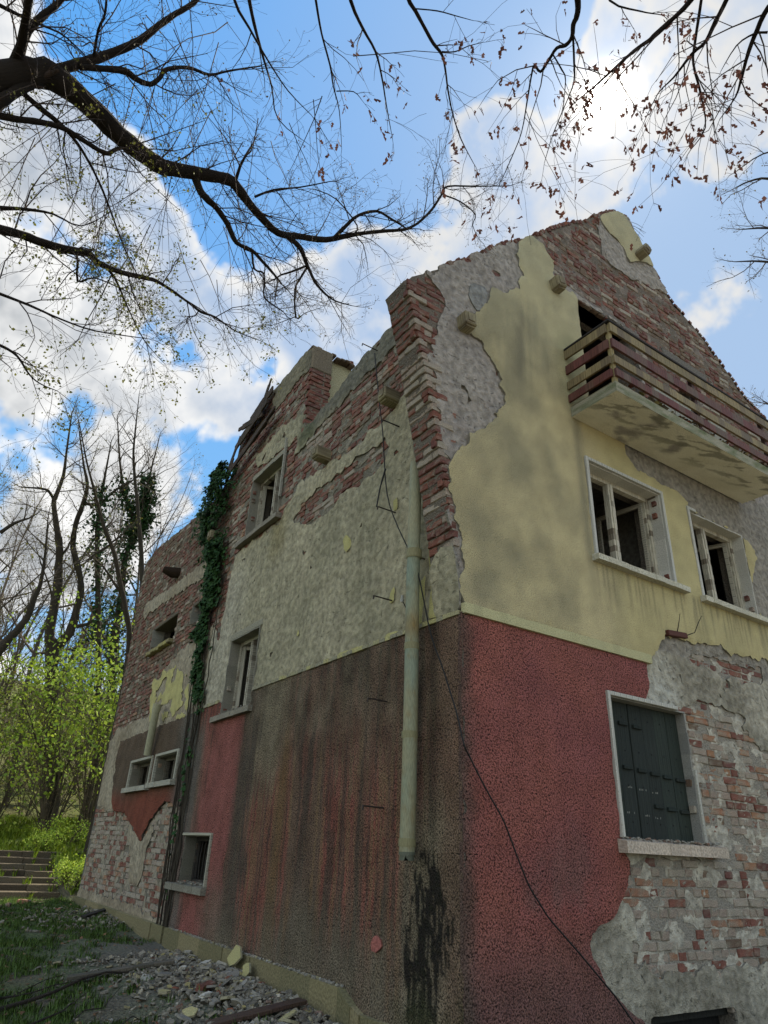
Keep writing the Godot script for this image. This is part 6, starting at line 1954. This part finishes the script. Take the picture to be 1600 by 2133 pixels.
# ------------------------------------------------------------------ ivy on the wall
func make_ivy() -> void:
	rng.seed = 640
	var iv := base("ivy", WL.p(6.3, 0.4, 0.05))
	tag(iv, "dark green ivy climbing the joint between house and annex", "ivy")
	var g := Geo.new()
	# centre line, half width and thickness at each height
	var spine := [[0.6, 6.2, 0.05, 0.0], [2.4, 6.3, 0.12, 0.02], [3.0, 6.25, 0.22, 0.04], [3.6, 6.35, 0.28, 0.05], [4.2, 6.45, 0.36, 0.08], [4.8, 6.6, 0.42, 0.1], [5.3, 6.42, 0.48, 0.12], [5.9, 6.5, 0.62, 0.18], [6.5, 6.85, 0.95, 0.22], [7.0, 6.95, 1.0, 0.3], [7.5, 6.9, 0.85, 0.36], [7.95, 6.75, 0.35, 0.25]]
	var n := 0
	while n < 6500:
		var y := 0.6 + 7.35 * pow(rng.randf(), 0.55)
		var k := 0
		while k < spine.size() - 2 and spine[k + 1][0] < y: k += 1
		var f: float = clampf((y - spine[k][0]) / (spine[k + 1][0] - spine[k][0]), 0, 1)
		var cx: float = lerpf(spine[k][1], spine[k + 1][1], f) + 0.22 * NM.get_noise_1d(y * 1.3)
		var hw: float = 0.85 * lerpf(spine[k][2], spine[k + 1][2], f) * (1.0 + 0.8 * NM.get_noise_1d(y * 2.0 + 40.0))
		var th: float = lerpf(spine[k][3], spine[k + 1][3], f)
		if y < 3.2 and rng.randf() < 0.9: continue
		var t := clampf(rng.randfn() * 0.5, -1.2, 1.2)
		var s := cx + t * hw
		# lighter growth towards the house, with bare wall between
		if NM.get_noise_2d(s * 2.2, y * 1.6) + 0.42 * (1.0 - absf(t)) < 0.02 + 0.25 * ss(5.2, 3.2, y): continue
		var w := 0.03 + (th * (1.0 - 0.6 * absf(t))) * pow(rng.randf(), 0.6) * (0.8 + 0.6 * NM.get_noise_2d(s * 1.5 + 8.0, y * 1.5))
		var d := (Vector3(rng.randfn() * 0.5, -0.8 + rng.randfn() * 0.5, rng.randfn() * 0.7)).normalized()
		var out := (Vector3(-1.0, 0.35, 0.1) + Vector3(rng.randfn(), rng.randfn(), rng.randfn()) * 0.35).normalized()
		var side := d.cross(out).normalized()
		d = out.cross(side).normalized()
		var sz := rng.randf_range(0.045, 0.085)
		var cc := Color(0.018, 0.045, 0.014).lerp(Color(0.035, 0.085, 0.02), rng.randf() * rng.randf())
		var p := WL.p(s, y, maxf(w, 0.02))
		g.leaf(p, d, side, sz, sz * 0.42, cc)
		g.leaf(p + d * sz * 0.15, (d + side * 0.9).normalized(), (side - d * 0.9).normalized(), sz * 0.62, sz * 0.24, cc)
		g.leaf(p + d * sz * 0.15, (d - side * 0.9).normalized(), (side + d * 0.9).normalized(), sz * 0.62, sz * 0.24, cc)
		n += 1
	obj("leaves", shape_at(g, iv.position).mesh(M.ivy_leaf), iv, "stuff")
	g = Geo.new()
	for k in 15:
		var pts := PackedVector3Array()
		var rad := PackedFloat32Array()
		var s := 6.05 + rng.randf() * 0.45
		var top := rng.randf_range(2.6, 7.2)
		var y := 0.5
		var r0 := rng.randf_range(0.006, 0.017)
		while y < top:
			pts.append(WL.p(s, y, 0.02 + 0.02 * rng.randf()))
			rad.append(r0 * (1.0 - 0.6 * y / 7.5))
			s += rng.randfn() * 0.035 + 0.012
			y += 0.22
		if pts.size() > 1: g.tube(pts, rad, 5, Color(0.12, 0.10, 0.075) * rng.randf_range(0.6, 1.3))
	obj("stems", shape_at(g, iv.position).mesh(M.bark), iv, "stuff")

# ------------------------------------------------------------------ trees
var tips: Array = []

func smooth_path(a: Array) -> Array:
	var p := PackedVector3Array()
	var r := PackedFloat32Array()
	var n := a.size() / 4
	for i in n:
		p.append(Vector3(a[4 * i], a[4 * i + 1], a[4 * i + 2]))
		r.append(a[4 * i + 3])
	var q := PackedVector3Array()
	var s := PackedFloat32Array()
	for i in n - 1:
		var p0 := p[maxi(i - 1, 0)]
		var p3 := p[mini(i + 2, n - 1)]
		for k in 3:
			var t := k / 3.0
			q.append(p[i].cubic_interpolate(p[i + 1], p0, p3, t))
			s.append(lerpf(r[i], r[i + 1], t))
	q.append(p[n - 1])
	s.append(r[n - 1])
	return [q, s]

func knobbly(q: PackedVector3Array, s: PackedFloat32Array, amt: float) -> void:
	for i in q.size():
		var f := NM.get_noise_1d(q[i].x * 5.0 + q[i].y * 7.0 + i * 0.6)
		s[i] *= 1.0 + amt * f
		q[i] += Vector3(NM.get_noise_1d(i * 0.9 + q[i].z * 3.0), NM.get_noise_1d(i * 0.8 + 40.0 + q[i].x * 3.0), 0) * s[i] * amt * 1.2

func around(d: Vector3, ang: float) -> Vector3:
	var s := d.cross(Vector3(0.3, 0.8, 0.5)).normalized()
	var a := rng.randf() * TAU
	return (d * cos(ang) + (s * cos(a) + d.cross(s) * sin(a)) * sin(ang)).normalized()

# one twig and its side twigs; ends are kept in tips
func grow(g: Geo, p: Vector3, d: Vector3, L: float, r: float, lvl: int, wig: float, trop: Vector3, kids: float, col: Color) -> void:
	var n := 4 if lvl > 0 else 3
	var pts := PackedVector3Array([p])
	var rad := PackedFloat32Array([r])
	var rmin := maxf(r * 0.35, 0.0011)
	for i in n:
		d = (d + Vector3(rng.randfn(), rng.randfn(), rng.randfn()) * wig + trop / n).normalized()
		p += d * L / n
		pts.append(p)
		rad.append(lerpf(r, rmin, float(i + 1) / n))
		if lvl > 0:
			var m := int(kids / n + rng.randf())
			for k in m:
				grow(g, p - d * L / n * rng.randf(), around(d, rng.randf_range(0.5, 1.05)), L * rng.randf_range(0.3, 0.62) * (1.15 - 0.4 * i / n), rad[i + 1] * 0.62, lvl - 1, wig, trop, kids, col)
	g.tube(pts, rad, 3 if r < 0.012 else 5, col)
	tips.append([p, d, lvl])

func limb_twigs(g: Geo, path: Array, from: float, gap: float, l0: float, l1: float, lvl: int, wig: float, trop: Vector3, kids: float, col: Color, rmax := 0.012) -> void:
	var q: PackedVector3Array = path[0]
	var s: PackedFloat32Array = path[1]
	var n := q.size()
	var run := 0.0
	for i in range(1, n):
		var d := q[i] - q[i - 1]
		var L := d.length()
		if L < 1e-5: continue
		d /= L
		run += L
		while run > gap:
			run -= gap * rng.randf_range(0.6, 1.4)
			if float(i) / n < from: continue
			var dir := around(d, rng.randf_range(0.5, 1.3))
			grow(g, q[i - 1].lerp(q[i], rng.randf()), dir, rng.randf_range(l0, l1), minf(rmax, s[i] * 0.6), lvl, wig, trop, kids, col)
	grow(g, q[n - 1], (q[n - 1] - q[n - 2]).normalized(), l0, maxf(s[n - 1], 0.0015), lvl, wig, trop, kids, col)

func tree_thing(called: String, at: Vector3, label: String, group := "") -> Node3D:
	var t := base(called, at)
	tag(t, label, "tree", group)
	return t

func part(called: String, g: Geo, m: Material, t: Node3D, kind := "") -> void:
	if g.v.size():
		obj(called, shape_at(g, t.position).mesh(m), t, kind)

func leaf_cloud(list: Array, per: int, size: float, spread: float, cols: Array, droop: float, skip := 0.0) -> Geo:
	var g := Geo.new()
	for e in list:
		if rng.randf() < skip: continue
		for k in per:
			var p: Vector3 = e[0] + Vector3(rng.randfn(), rng.randfn(), rng.randfn()) * spread
			var d: Vector3 = (e[1] * 0.6 + Vector3(rng.randfn(), rng.randfn() - droop, rng.randfn()) * 0.8).normalized()
			var side := d.cross(Vector3(rng.randfn(), rng.randfn(), rng.randfn())).normalized()
			var s := size * rng.randf_range(0.6, 1.25)
			g.leaf(p, d, side, s, s * 0.36, cols[rng.randi() % cols.size()] * rng.randf_range(0.75, 1.25))
	return g

func make_overhead() -> void:
	rng.seed = 4001
	var bark := Color(0.055, 0.044, 0.036)
	var root := Vector3(-5.6, ground_h(-5.6, 0.2) - 0.1, 0.2)
	var t := tree_thing("overhanging_tree", root, "big old tree whose dark gnarled limbs spread across the sky from the left")
	var g := Geo.new()
	g.tube(PackedVector3Array([root, root + Vector3(0.02, 0.5, 0), Vector3(-5.55, 2.0, 0.18), Vector3(-5.4, 3.8, 0.12), Vector3(-5.04, 4.97, 0.07)]), PackedFloat32Array([0.48, 0.36, 0.31, 0.29, 0.25]), 16, bark)
	g.tube(PackedVector3Array([Vector3(-5.5, 3.2, 0.15), Vector3(-5.7, 5.4, 0.4), Vector3(-5.9, 8.0, 0.9), Vector3(-5.6, 10.5, 0.7)]), PackedFloat32Array([0.26, 0.2, 0.13, 0.04]), 12, bark)
	part("trunk", g, M.bark, t)
	var tw := Geo.new()
	var buds: Array = []
	var pale: Array = []
	for i in OVERHEAD.size():
		var path := smooth_path(OVERHEAD[i])
		knobbly(path[0], path[1], 0.16 if i < 12 else 0.1)
		for k in path[1].size(): path[1][k] *= 0.74 if i == 0 else 0.86
		g = Geo.new()
		if i in [4, 5, 9, 17, 18]:
			g.tube(PackedVector3Array([Vector3(-5.38, 3.9 + 0.15 * (i % 4), 0.1), path[0][0].lerp(Vector3(-5.3, 4.6, 0.1), 0.4), path[0][0]]), PackedFloat32Array([path[1][0] * 1.35, path[1][0] * 1.15, path[1][0]]), 8, bark)
		g.tube(path[0], path[1], 14 if i == 0 else (9 if i < 12 else 6), bark)
		part("limb", g, M.bark, t)
		tips.clear()
		var low: bool = i in [4, 5, 8, 15, 16, 17, 18, 19]
		limb_twigs(tw, path, 0.22 if i == 0 else 0.1, 0.14 if i == 0 else (0.11 if low else 0.12), 0.25, 0.8 if low else 0.75, 2, 0.22, Vector3(0.05, 0.06 if not low else -0.05, 0), 4.6, Color(0.05, 0.038, 0.033), 0.007)
		(buds if low else pale).append_array(tips)
	# fine drooping rods
	tips.clear()
	for k in 70:
		var a := rng.randf()
		var p := Vector3(-4.6, 6.6, 0.3).lerp(Vector3(-2.2, 6.9, -0.6), a) + Vector3(rng.randfn() * 0.35, rng.randf() * 0.9, rng.randfn() * 0.8)
		grow(tw, p, Vector3(rng.randfn() * 0.35 + 0.2, -0.9, rng.randfn() * 0.35).normalized(), rng.randf_range(0.7, 1.7), 0.005, 1, 0.10, Vector3(0, -0.15, 0), 4.0, Color(0.045, 0.034, 0.03))
	pale.append_array(tips)
	part("twigs", tw, M.twig, t, "stuff")
	var lv := leaf_cloud(buds, 2, 0.024, 0.012, [Color(0.16, 0.17, 0.04), Color(0.20, 0.20, 0.06), Color(0.11, 0.12, 0.035)], 0.4, 0.30)
	lv.add(leaf_cloud(pale, 1, 0.018, 0.006, [Color(0.16, 0.13, 0.07), Color(0.10, 0.08, 0.05)], 0.2, 0.45), Transform3D())
	part("leaf_buds", lv, M.leaf, t, "stuff")

func make_hanging() -> void:
	rng.seed = 4002
	var bark := Color(0.06, 0.045, 0.042)
	var root := Vector3(1.2, ground_h(1.2, 6.9) - 0.1, 6.9)
	var t := tree_thing("drooping_tree", root, "tree behind the viewer whose drooping branches of shrivelled brown leaves hang into the top")
	var hub := Vector3(-0.6, 7.2, 5.4)
	var g := Geo.new()
	g.tube(PackedVector3Array([root, root + Vector3(-0.05, 0.6, -0.05), Vector3(0.9, 3.5, 6.6), Vector3(0.2, 6.0, 6.0), hub]), PackedFloat32Array([0.34, 0.24, 0.2, 0.16, 0.11]), 12, bark)
	part("trunk", g, M.bark, t)
	var tw := Geo.new()
	var drys: Array = []
	for i in HANGING.size():
		var path := smooth_path(HANGING[i])
		knobbly(path[0], path[1], 0.12)
		for k in path[1].size(): path[1][k] *= 0.8
		g = Geo.new()
		g.tube(path[0], path[1], 7, bark)
		var st := Vector3(HANGING[i][0], HANGING[i][1], HANGING[i][2])
		if i < 10 and i != 4:
			var mid := st.lerp(hub, 0.5) + Vector3(0, 0.35, 0.1)
			g.tube(PackedVector3Array([hub, mid, st]), PackedFloat32Array([0.05, 0.04, HANGING[i][3]]), 7, bark)
		part("limb", g, M.bark, t)
		tips.clear()
		limb_twigs(tw, path, 0.28 if i < 10 else 0.15, 0.075 if i < 5 else 0.14, 0.14, 0.75 if i < 5 else 0.4, 1, 0.15, Vector3(0, -0.45, 0), 3.4, Color(0.05, 0.036, 0.034), 0.005)
		if i < 5 or i > 13: drys.append_array(tips)
		elif i in [8, 9]:
			for e in tips:
				if rng.randf() < 0.2: drys.append(e)
		else:
			for e in tips:
				if rng.randf() < 0.55: drys.append(e)
	part("twigs", tw, M.twig, t, "stuff")
	# shrivelled leaves: narrow, hanging, in bunches
	var lv := Geo.new()
	for e in drys:
		if rng.randf() < 0.25: continue
		for k in 1 + rng.randi() % 3:
			var p: Vector3 = e[0] + Vector3(rng.randfn(), rng.randfn(), rng.randfn()) * 0.016
			var d := Vector3(rng.randfn() * 0.5, -1.0, rng.randfn() * 0.5).normalized()
			var side := d.cross(Vector3(rng.randfn(), 0.1, rng.randfn())).normalized()
			var s := rng.randf_range(0.042, 0.072)
			var cc := Color(0.15, 0.07, 0.055) * rng.randf_range(0.6, 1.3)
			var bend := (d + side * rng.randfn() * 0.5).normalized()
			lv.leaf(p, d, side, s * 0.6, s * 0.22, cc)
			lv.leaf(p + d * s * 0.38, bend, side, s * 0.6, s * 0.2, cc)
	part("dry_leaves", lv, M.dry_leaf, t, "stuff")

# a tree whose larger limbs are laid out, with finer growth added
func laid_tree(called: String, limbs: Array, label: String, gap: float, l0: float, l1: float, lvl: int, from: float, col: Color, buds: Color, bud_size: float, skip: float, ivy := 0, group := "") -> void:
	var a: Array = limbs[0]
	var foot := on_ground(a[0], a[2], -0.1)
	var t := tree_thing(called, foot, label, group)
	var g := Geo.new()
	if foot.y < a[1]:
		g.tube(PackedVector3Array([foot, foot.lerp(Vector3(a[0], a[1], a[2]), 0.3), Vector3(a[0], a[1], a[2])]), PackedFloat32Array([a[3] * 1.7, a[3] * 1.15, a[3]]), 9, col)
	var tw := Geo.new()
	tips.clear()
	var ivs := Geo.new()
	for i in limbs.size():
		var path := smooth_path(limbs[i])
		knobbly(path[0], path[1], 0.15)
		g.tube(path[0], path[1], 9, col)
		limb_twigs(tw, path, from if i == 0 else 0.15, gap, l0, l1, lvl, 0.17, Vector3(0, 0.35, 0), 4.4, col * 0.95, 0.02)
		if ivy > 0 and i < 2:
			var q: PackedVector3Array = path[0]
			var s: PackedFloat32Array = path[1]
			for k in ivy:
				var f := rng.randf() * (q.size() - 2) * 0.85
				var j := int(f)
				var p := q[j].lerp(q[j + 1], f - j)
				var w := Vector3(rng.randfn(), rng.randfn() * 0.4, rng.randfn()) * (0.16 + 0.5 * s[j]) * (1.0 + 0.9 * NM.get_noise_1d(f * 0.8 + i * 20.0))
				var d := Vector3(rng.randfn(), -0.6 + rng.randfn(), rng.randfn()).normalized()
				var sz := rng.randf_range(0.08, 0.15)
				ivs.leaf(p + w, d, d.cross(Vector3(rng.randfn(), rng.randfn(), rng.randfn())).normalized(), sz, sz * 0.45, Color(0.02, 0.045, 0.016) * rng.randf_range(0.7, 1.6))
	part("trunk", g, M.bark, t)
	part("twigs", tw, M.twig, t, "stuff")
	part("ivy_cover", ivs, M.ivy_leaf, t, "stuff")
	if buds.a > 0.0:
		part("leaf_buds", leaf_cloud(tips, 1, bud_size, 0.04, [buds, buds * 0.7, buds * 1.2], 0.2, skip), M.leaf, t, "stuff")

func wild_tree(called: String, x: float, z: float, h: float, lean: Vector3, label: String, col: Color, buds: Color, skip: float, ivy := 0) -> void:
	var foot := on_ground(x, z, -0.1)
	var limbs: Array = []
	var main := []
	var p := foot
	var r := h * 0.0065
	var d := (Vector3.UP + lean).normalized()
	for i in 9:
		main.append_array([p.x, p.y, p.z, r * (1.0 - 0.11 * i)])
		d = (d + Vector3(rng.randfn() * 0.07, 0.05, rng.randfn() * 0.07)).normalized()
		p += d * h / 9.0
	limbs.append(main)
	for k in 9:
		var i := 3 + k * 5 / 9
		var q := Vector3(main[4 * i], main[4 * i + 1], main[4 * i + 2])
		var b := []
		var dd := (Vector3(rng.randfn(), 0.7, rng.randfn())).normalized()
		var rr := r * (0.55 - 0.045 * k)
		var L := h * rng.randf_range(0.16, 0.3)
		for m in 5:
			b.append_array([q.x, q.y, q.z, maxf(rr * (1.0 - 0.18 * m), 0.008)])
			dd = (dd + Vector3(rng.randfn() * 0.18, 0.14, rng.randfn() * 0.18)).normalized()
			q += dd * L / 4.0
		limbs.append(b)
	laid_tree(called, limbs, label, h * 0.034, h * 0.05, h * 0.13, 2, 0.45, col, buds, 0.07, skip, ivy)

func shrub(at: Vector3, h: float, w: float, stems: int, per: int, size: float, cols: Array, label: String, from_top := 0.0) -> void:
	var t := base("shrub", at)
	tag(t, label, "shrub")
	var g := Geo.new()
	tips.clear()
	for k in stems:
		var a := rng.randf() * TAU
		var d := Vector3(cos(a) * w / h * rng.randf_range(0.1, 0.7), 1, sin(a) * w / h * rng.randf_range(0.1, 0.7)).normalized()
		grow(g, at + Vector3(cos(a), 0, sin(a)) * 0.15, d, h * rng.randf_range(0.6, 1.0), 0.02, 2, 0.10, Vector3(0, 0.15, 0), 7.0, Color(0.085, 0.068, 0.045))
	var use := tips.filter(func(e): return e[0].y > at.y + h * from_top * rng.randf())
	part("stems", g, M.twig, t, "stuff")
	part("foliage", leaf_cloud(use, per, size, 0.09, cols, 0.1, 0.05), M.leaf, t, "stuff")

func make_trees() -> void:
	make_overhead()
	make_hanging()
	rng.seed = 4003
	var dark := Color(0.085, 0.068, 0.054)
	var none := Color(0, 0, 0, 0)
	laid_tree("forked_tree", FORKED, "bare dark tree forking low into two sinuous trunks beyond the garden steps", 0.34, 0.6, 1.9, 2, 0.45, dark, Color(0.20, 0.18, 0.07), 0.06, 0.5)
	laid_tree("leaning_tree", LEANING, "dark trunk leaning steeply in from the left edge behind the steps", 0.3, 0.5, 1.6, 2, 0.4, dark, Color(0.2, 0.19, 0.06), 0.05, 0.4)
	laid_tree("ivied_tree", IVYTREE, "tall tree wrapped in dark ivy, its two stems splitting above the annex roofline", 0.4, 0.7, 2.2, 2, 0.5, dark, none, 0.05, 0.5, 2600)
	laid_tree("ivied_pole", IVYPOLE, "thin upright trunk sleeved in ivy between the forked tree and the ivied tree", 0.4, 0.5, 1.5, 2, 0.6, dark, none, 0.05, 0.5, 1100)
	laid_tree("slender_tree", SLIM, "slender tree curving up leftwards from just behind the house end", 0.3, 0.4, 1.4, 2, 0.45, Color(0.085, 0.07, 0.05), Color(0.2, 0.2, 0.06), 0.05, 0.4)
	laid_tree("pole_tree", POLE, "straight thin trunk rising right behind the annex wall", 0.26, 0.5, 1.5, 2, 0.55, Color(0.09, 0.075, 0.06), none, 0.05, 0.4)
	laid_tree("sapling", SAPLING, "young crooked tree on the sunlit lawn above the steps", 0.2, 0.3, 1.1, 2, 0.3, Color(0.06, 0.05, 0.035), Color(0.20, 0.26, 0.03), 0.07, 0.0)
	laid_tree("far_right_tree", RIGHTTREE, "bare fine-twigged tree coming in at the right edge of the sky", 0.28, 0.5, 1.4, 2, 0.5, Color(0.085, 0.07, 0.06), Color(0.12, 0.10, 0.06), 0.05, 0.6)
	rng.seed = 4004
	var wild := [[2.4, -23.0, 15.5, Vector3(0.05, 0, 0), "bare rounded tree whose twigs fan above the annex's ivy"], [0.2, -27.0, 17.5, Vector3(-0.04, 0, 0), "tall bare tree rising behind the fork of the dark one"], [-2.6, -25.0, 15.0, Vector3(0.12, 0, 0), "bare tree leaning right behind the leaning trunk"], [4.2, -29.0, 17.0, Vector3(0.1, 0, 0), "bare tree farthest right above the annex roofline"], [-5.5, -24.0, 14.0, Vector3(0.1, 0, 0.1), "bare tree at the left margin of the wood"], [1.4, -34.0, 19.0, Vector3(0, 0, 0), "distant tall bare tree between the ivied stems"], [-1.6, -38.0, 20.0, Vector3(0.05, 0, 0), "distant bare tree left of the fork"], [6.5, -25.0, 13.0, Vector3(0, 0, 0), "bare tree hidden mostly behind the annex"], [-9.0, -27.0, 15.0, Vector3(0, 0, 0), "bare tree well left of the steps"]]
	for k in wild.size():
		var e: Array = wild[k]
		wild_tree("bare_tree", e[0], e[1], e[2], e[3], e[4], Color(0.15, 0.12, 0.095) * rng.randf_range(0.8, 1.2), Color(0.17, 0.15, 0.07) if k % 2 == 0 else none, 0.45, 900 if k in [3, 5] else 0)
	rng.seed = 4005
	var gl := [Color(0.29, 0.40, 0.05), Color(0.37, 0.47, 0.08), Color(0.20, 0.30, 0.045)]
	var ol := [Color(0.23, 0.28, 0.05), Color(0.29, 0.30, 0.08), Color(0.15, 0.19, 0.04)]
	shrub(on_ground(1.4, -18.2), 5.8, 2.8, 12, 5, 0.12, gl, "brightest lime-green shrub against the house end", 0.3)
	shrub(on_ground(0.5, -19.0), 5.6, 2.8, 12, 4, 0.12, gl, "lime-green shrub in front of the forked trunk", 0.35)
	shrub(on_ground(2.3, -17.4), 3.8, 1.8, 8, 2, 0.08, ol, "olive shrub hugging the annex corner")
	shrub(on_ground(-0.9, -20.5), 4.2, 2.6, 8, 2, 0.08, ol, "loose olive-green shrub left of the forked trunk")
	shrub(on_ground(-2.8, -21.0), 4.0, 2.6, 8, 2, 0.08, ol, "loose olive-green shrub at the left margin")
	shrub(on_ground(1.0, -22.5), 3.4, 3.0, 8, 2, 0.09, ol, "dense low shrub in the shade behind the sapling")
	shrub(on_ground(-0.1, -15.9), 0.4, 0.6, 7, 3, 0.05, gl, "small leafy plant on the bank above the retaining wall")
	shrub(on_ground(0.7, -17.2), 0.6, 1.3, 8, 3, 0.06, gl, "low yellow-green undergrowth at the sapling's foot")
	shrub(Vector3(0.2, ground_h(0.2, -13.2), -13.2), 0.5, 0.6, 9, 3, 0.05, gl, "weedy green clump overgrowing the right end of the steps")
	var spots := [[-4.6, -20.0, 3.2], [-1.8, -24.5, 4.6], [-4.0, -25.5, 4.8], [0.6, -25.0, 5.0], [2.8, -22.0, 4.4], [-6.6, -22.5, 4.2], [3.8, -26.0, 5.0], [-0.3, -29.0, 5.5], [-3.0, -30.0, 5.5], [2.0, -31.0, 6.0]]
	var where := ["at the left edge below the leaning trunk", "behind and left of the sapling", "in the gap between leaning and forked trunk", "straight behind the forked trunk", "behind the lime-green shrub by the house", "far left behind the grass bank", "half hidden behind the annex wall", "deep in the wood behind the fork", "deep in the wood on the left", "deep in the wood behind the ivied stems"]
	for k in spots.size():
		var e: Array = spots[k]
		shrub(on_ground(e[0], e[1]), e[2], 2.8, 8, 2, 0.12, ol if k % 3 else gl, "young leafing bush " + where[k])
	# the wood beyond, seen as one mass
	var g := Geo.new()
	tips.clear()
	for k in 150:
		var z := -rng.randf_range(30.0, 75.0)
		var x := rng.randf_range(-26.0, 26.0) * (-z / 40.0) * 0.8
		var p := on_ground(x, z, -0.2)
		var h := rng.randf_range(5.0, 11.0) if k % 3 else rng.randf_range(2.0, 4.5)
		grow(g, p, Vector3(rng.randfn() * 0.1, 1, rng.randfn() * 0.1).normalized(), h, h * 0.011, 2, 0.07, Vector3(0, 0.2, 0), 8.0, Color(0.085, 0.07, 0.05))
	tag(obj("wood", g.mesh(M.twig), self, "stuff"), "brown leafless wood on the rising slope far behind the garden", "wood")
	tag(obj("undergrowth", leaf_cloud(tips, 1, 0.22, 0.3, [Color(0.13, 0.14, 0.035), Color(0.10, 0.11, 0.03), Color(0.15, 0.12, 0.05)], 0.2, 0.3).mesh(M.leaf), self, "stuff"), "hazy olive spring leaf over the far wood", "leaves")

func _ready() -> void:
	make_camera()
	make_sky()
	make_materials()
	var t0 := Time.get_ticks_msec()
	house = base("ruined_house")
	tag(house, "roofless plastered brick house, yellow above red, its render falling away", "house")
	make_walls()
	print("walls ", Time.get_ticks_msec() - t0)
	make_openings()
	make_insides()
	make_balcony()
	make_fittings()
	make_bricks()
	print("bricks ", laid.size(), " ", Time.get_ticks_msec() - t0)
	make_ground()
	make_grass()
	make_rubble()
	make_ivy()
	print("ground ", Time.get_ticks_msec() - t0)
	make_trees()
	print("trees ", Time.get_ticks_msec() - t0)
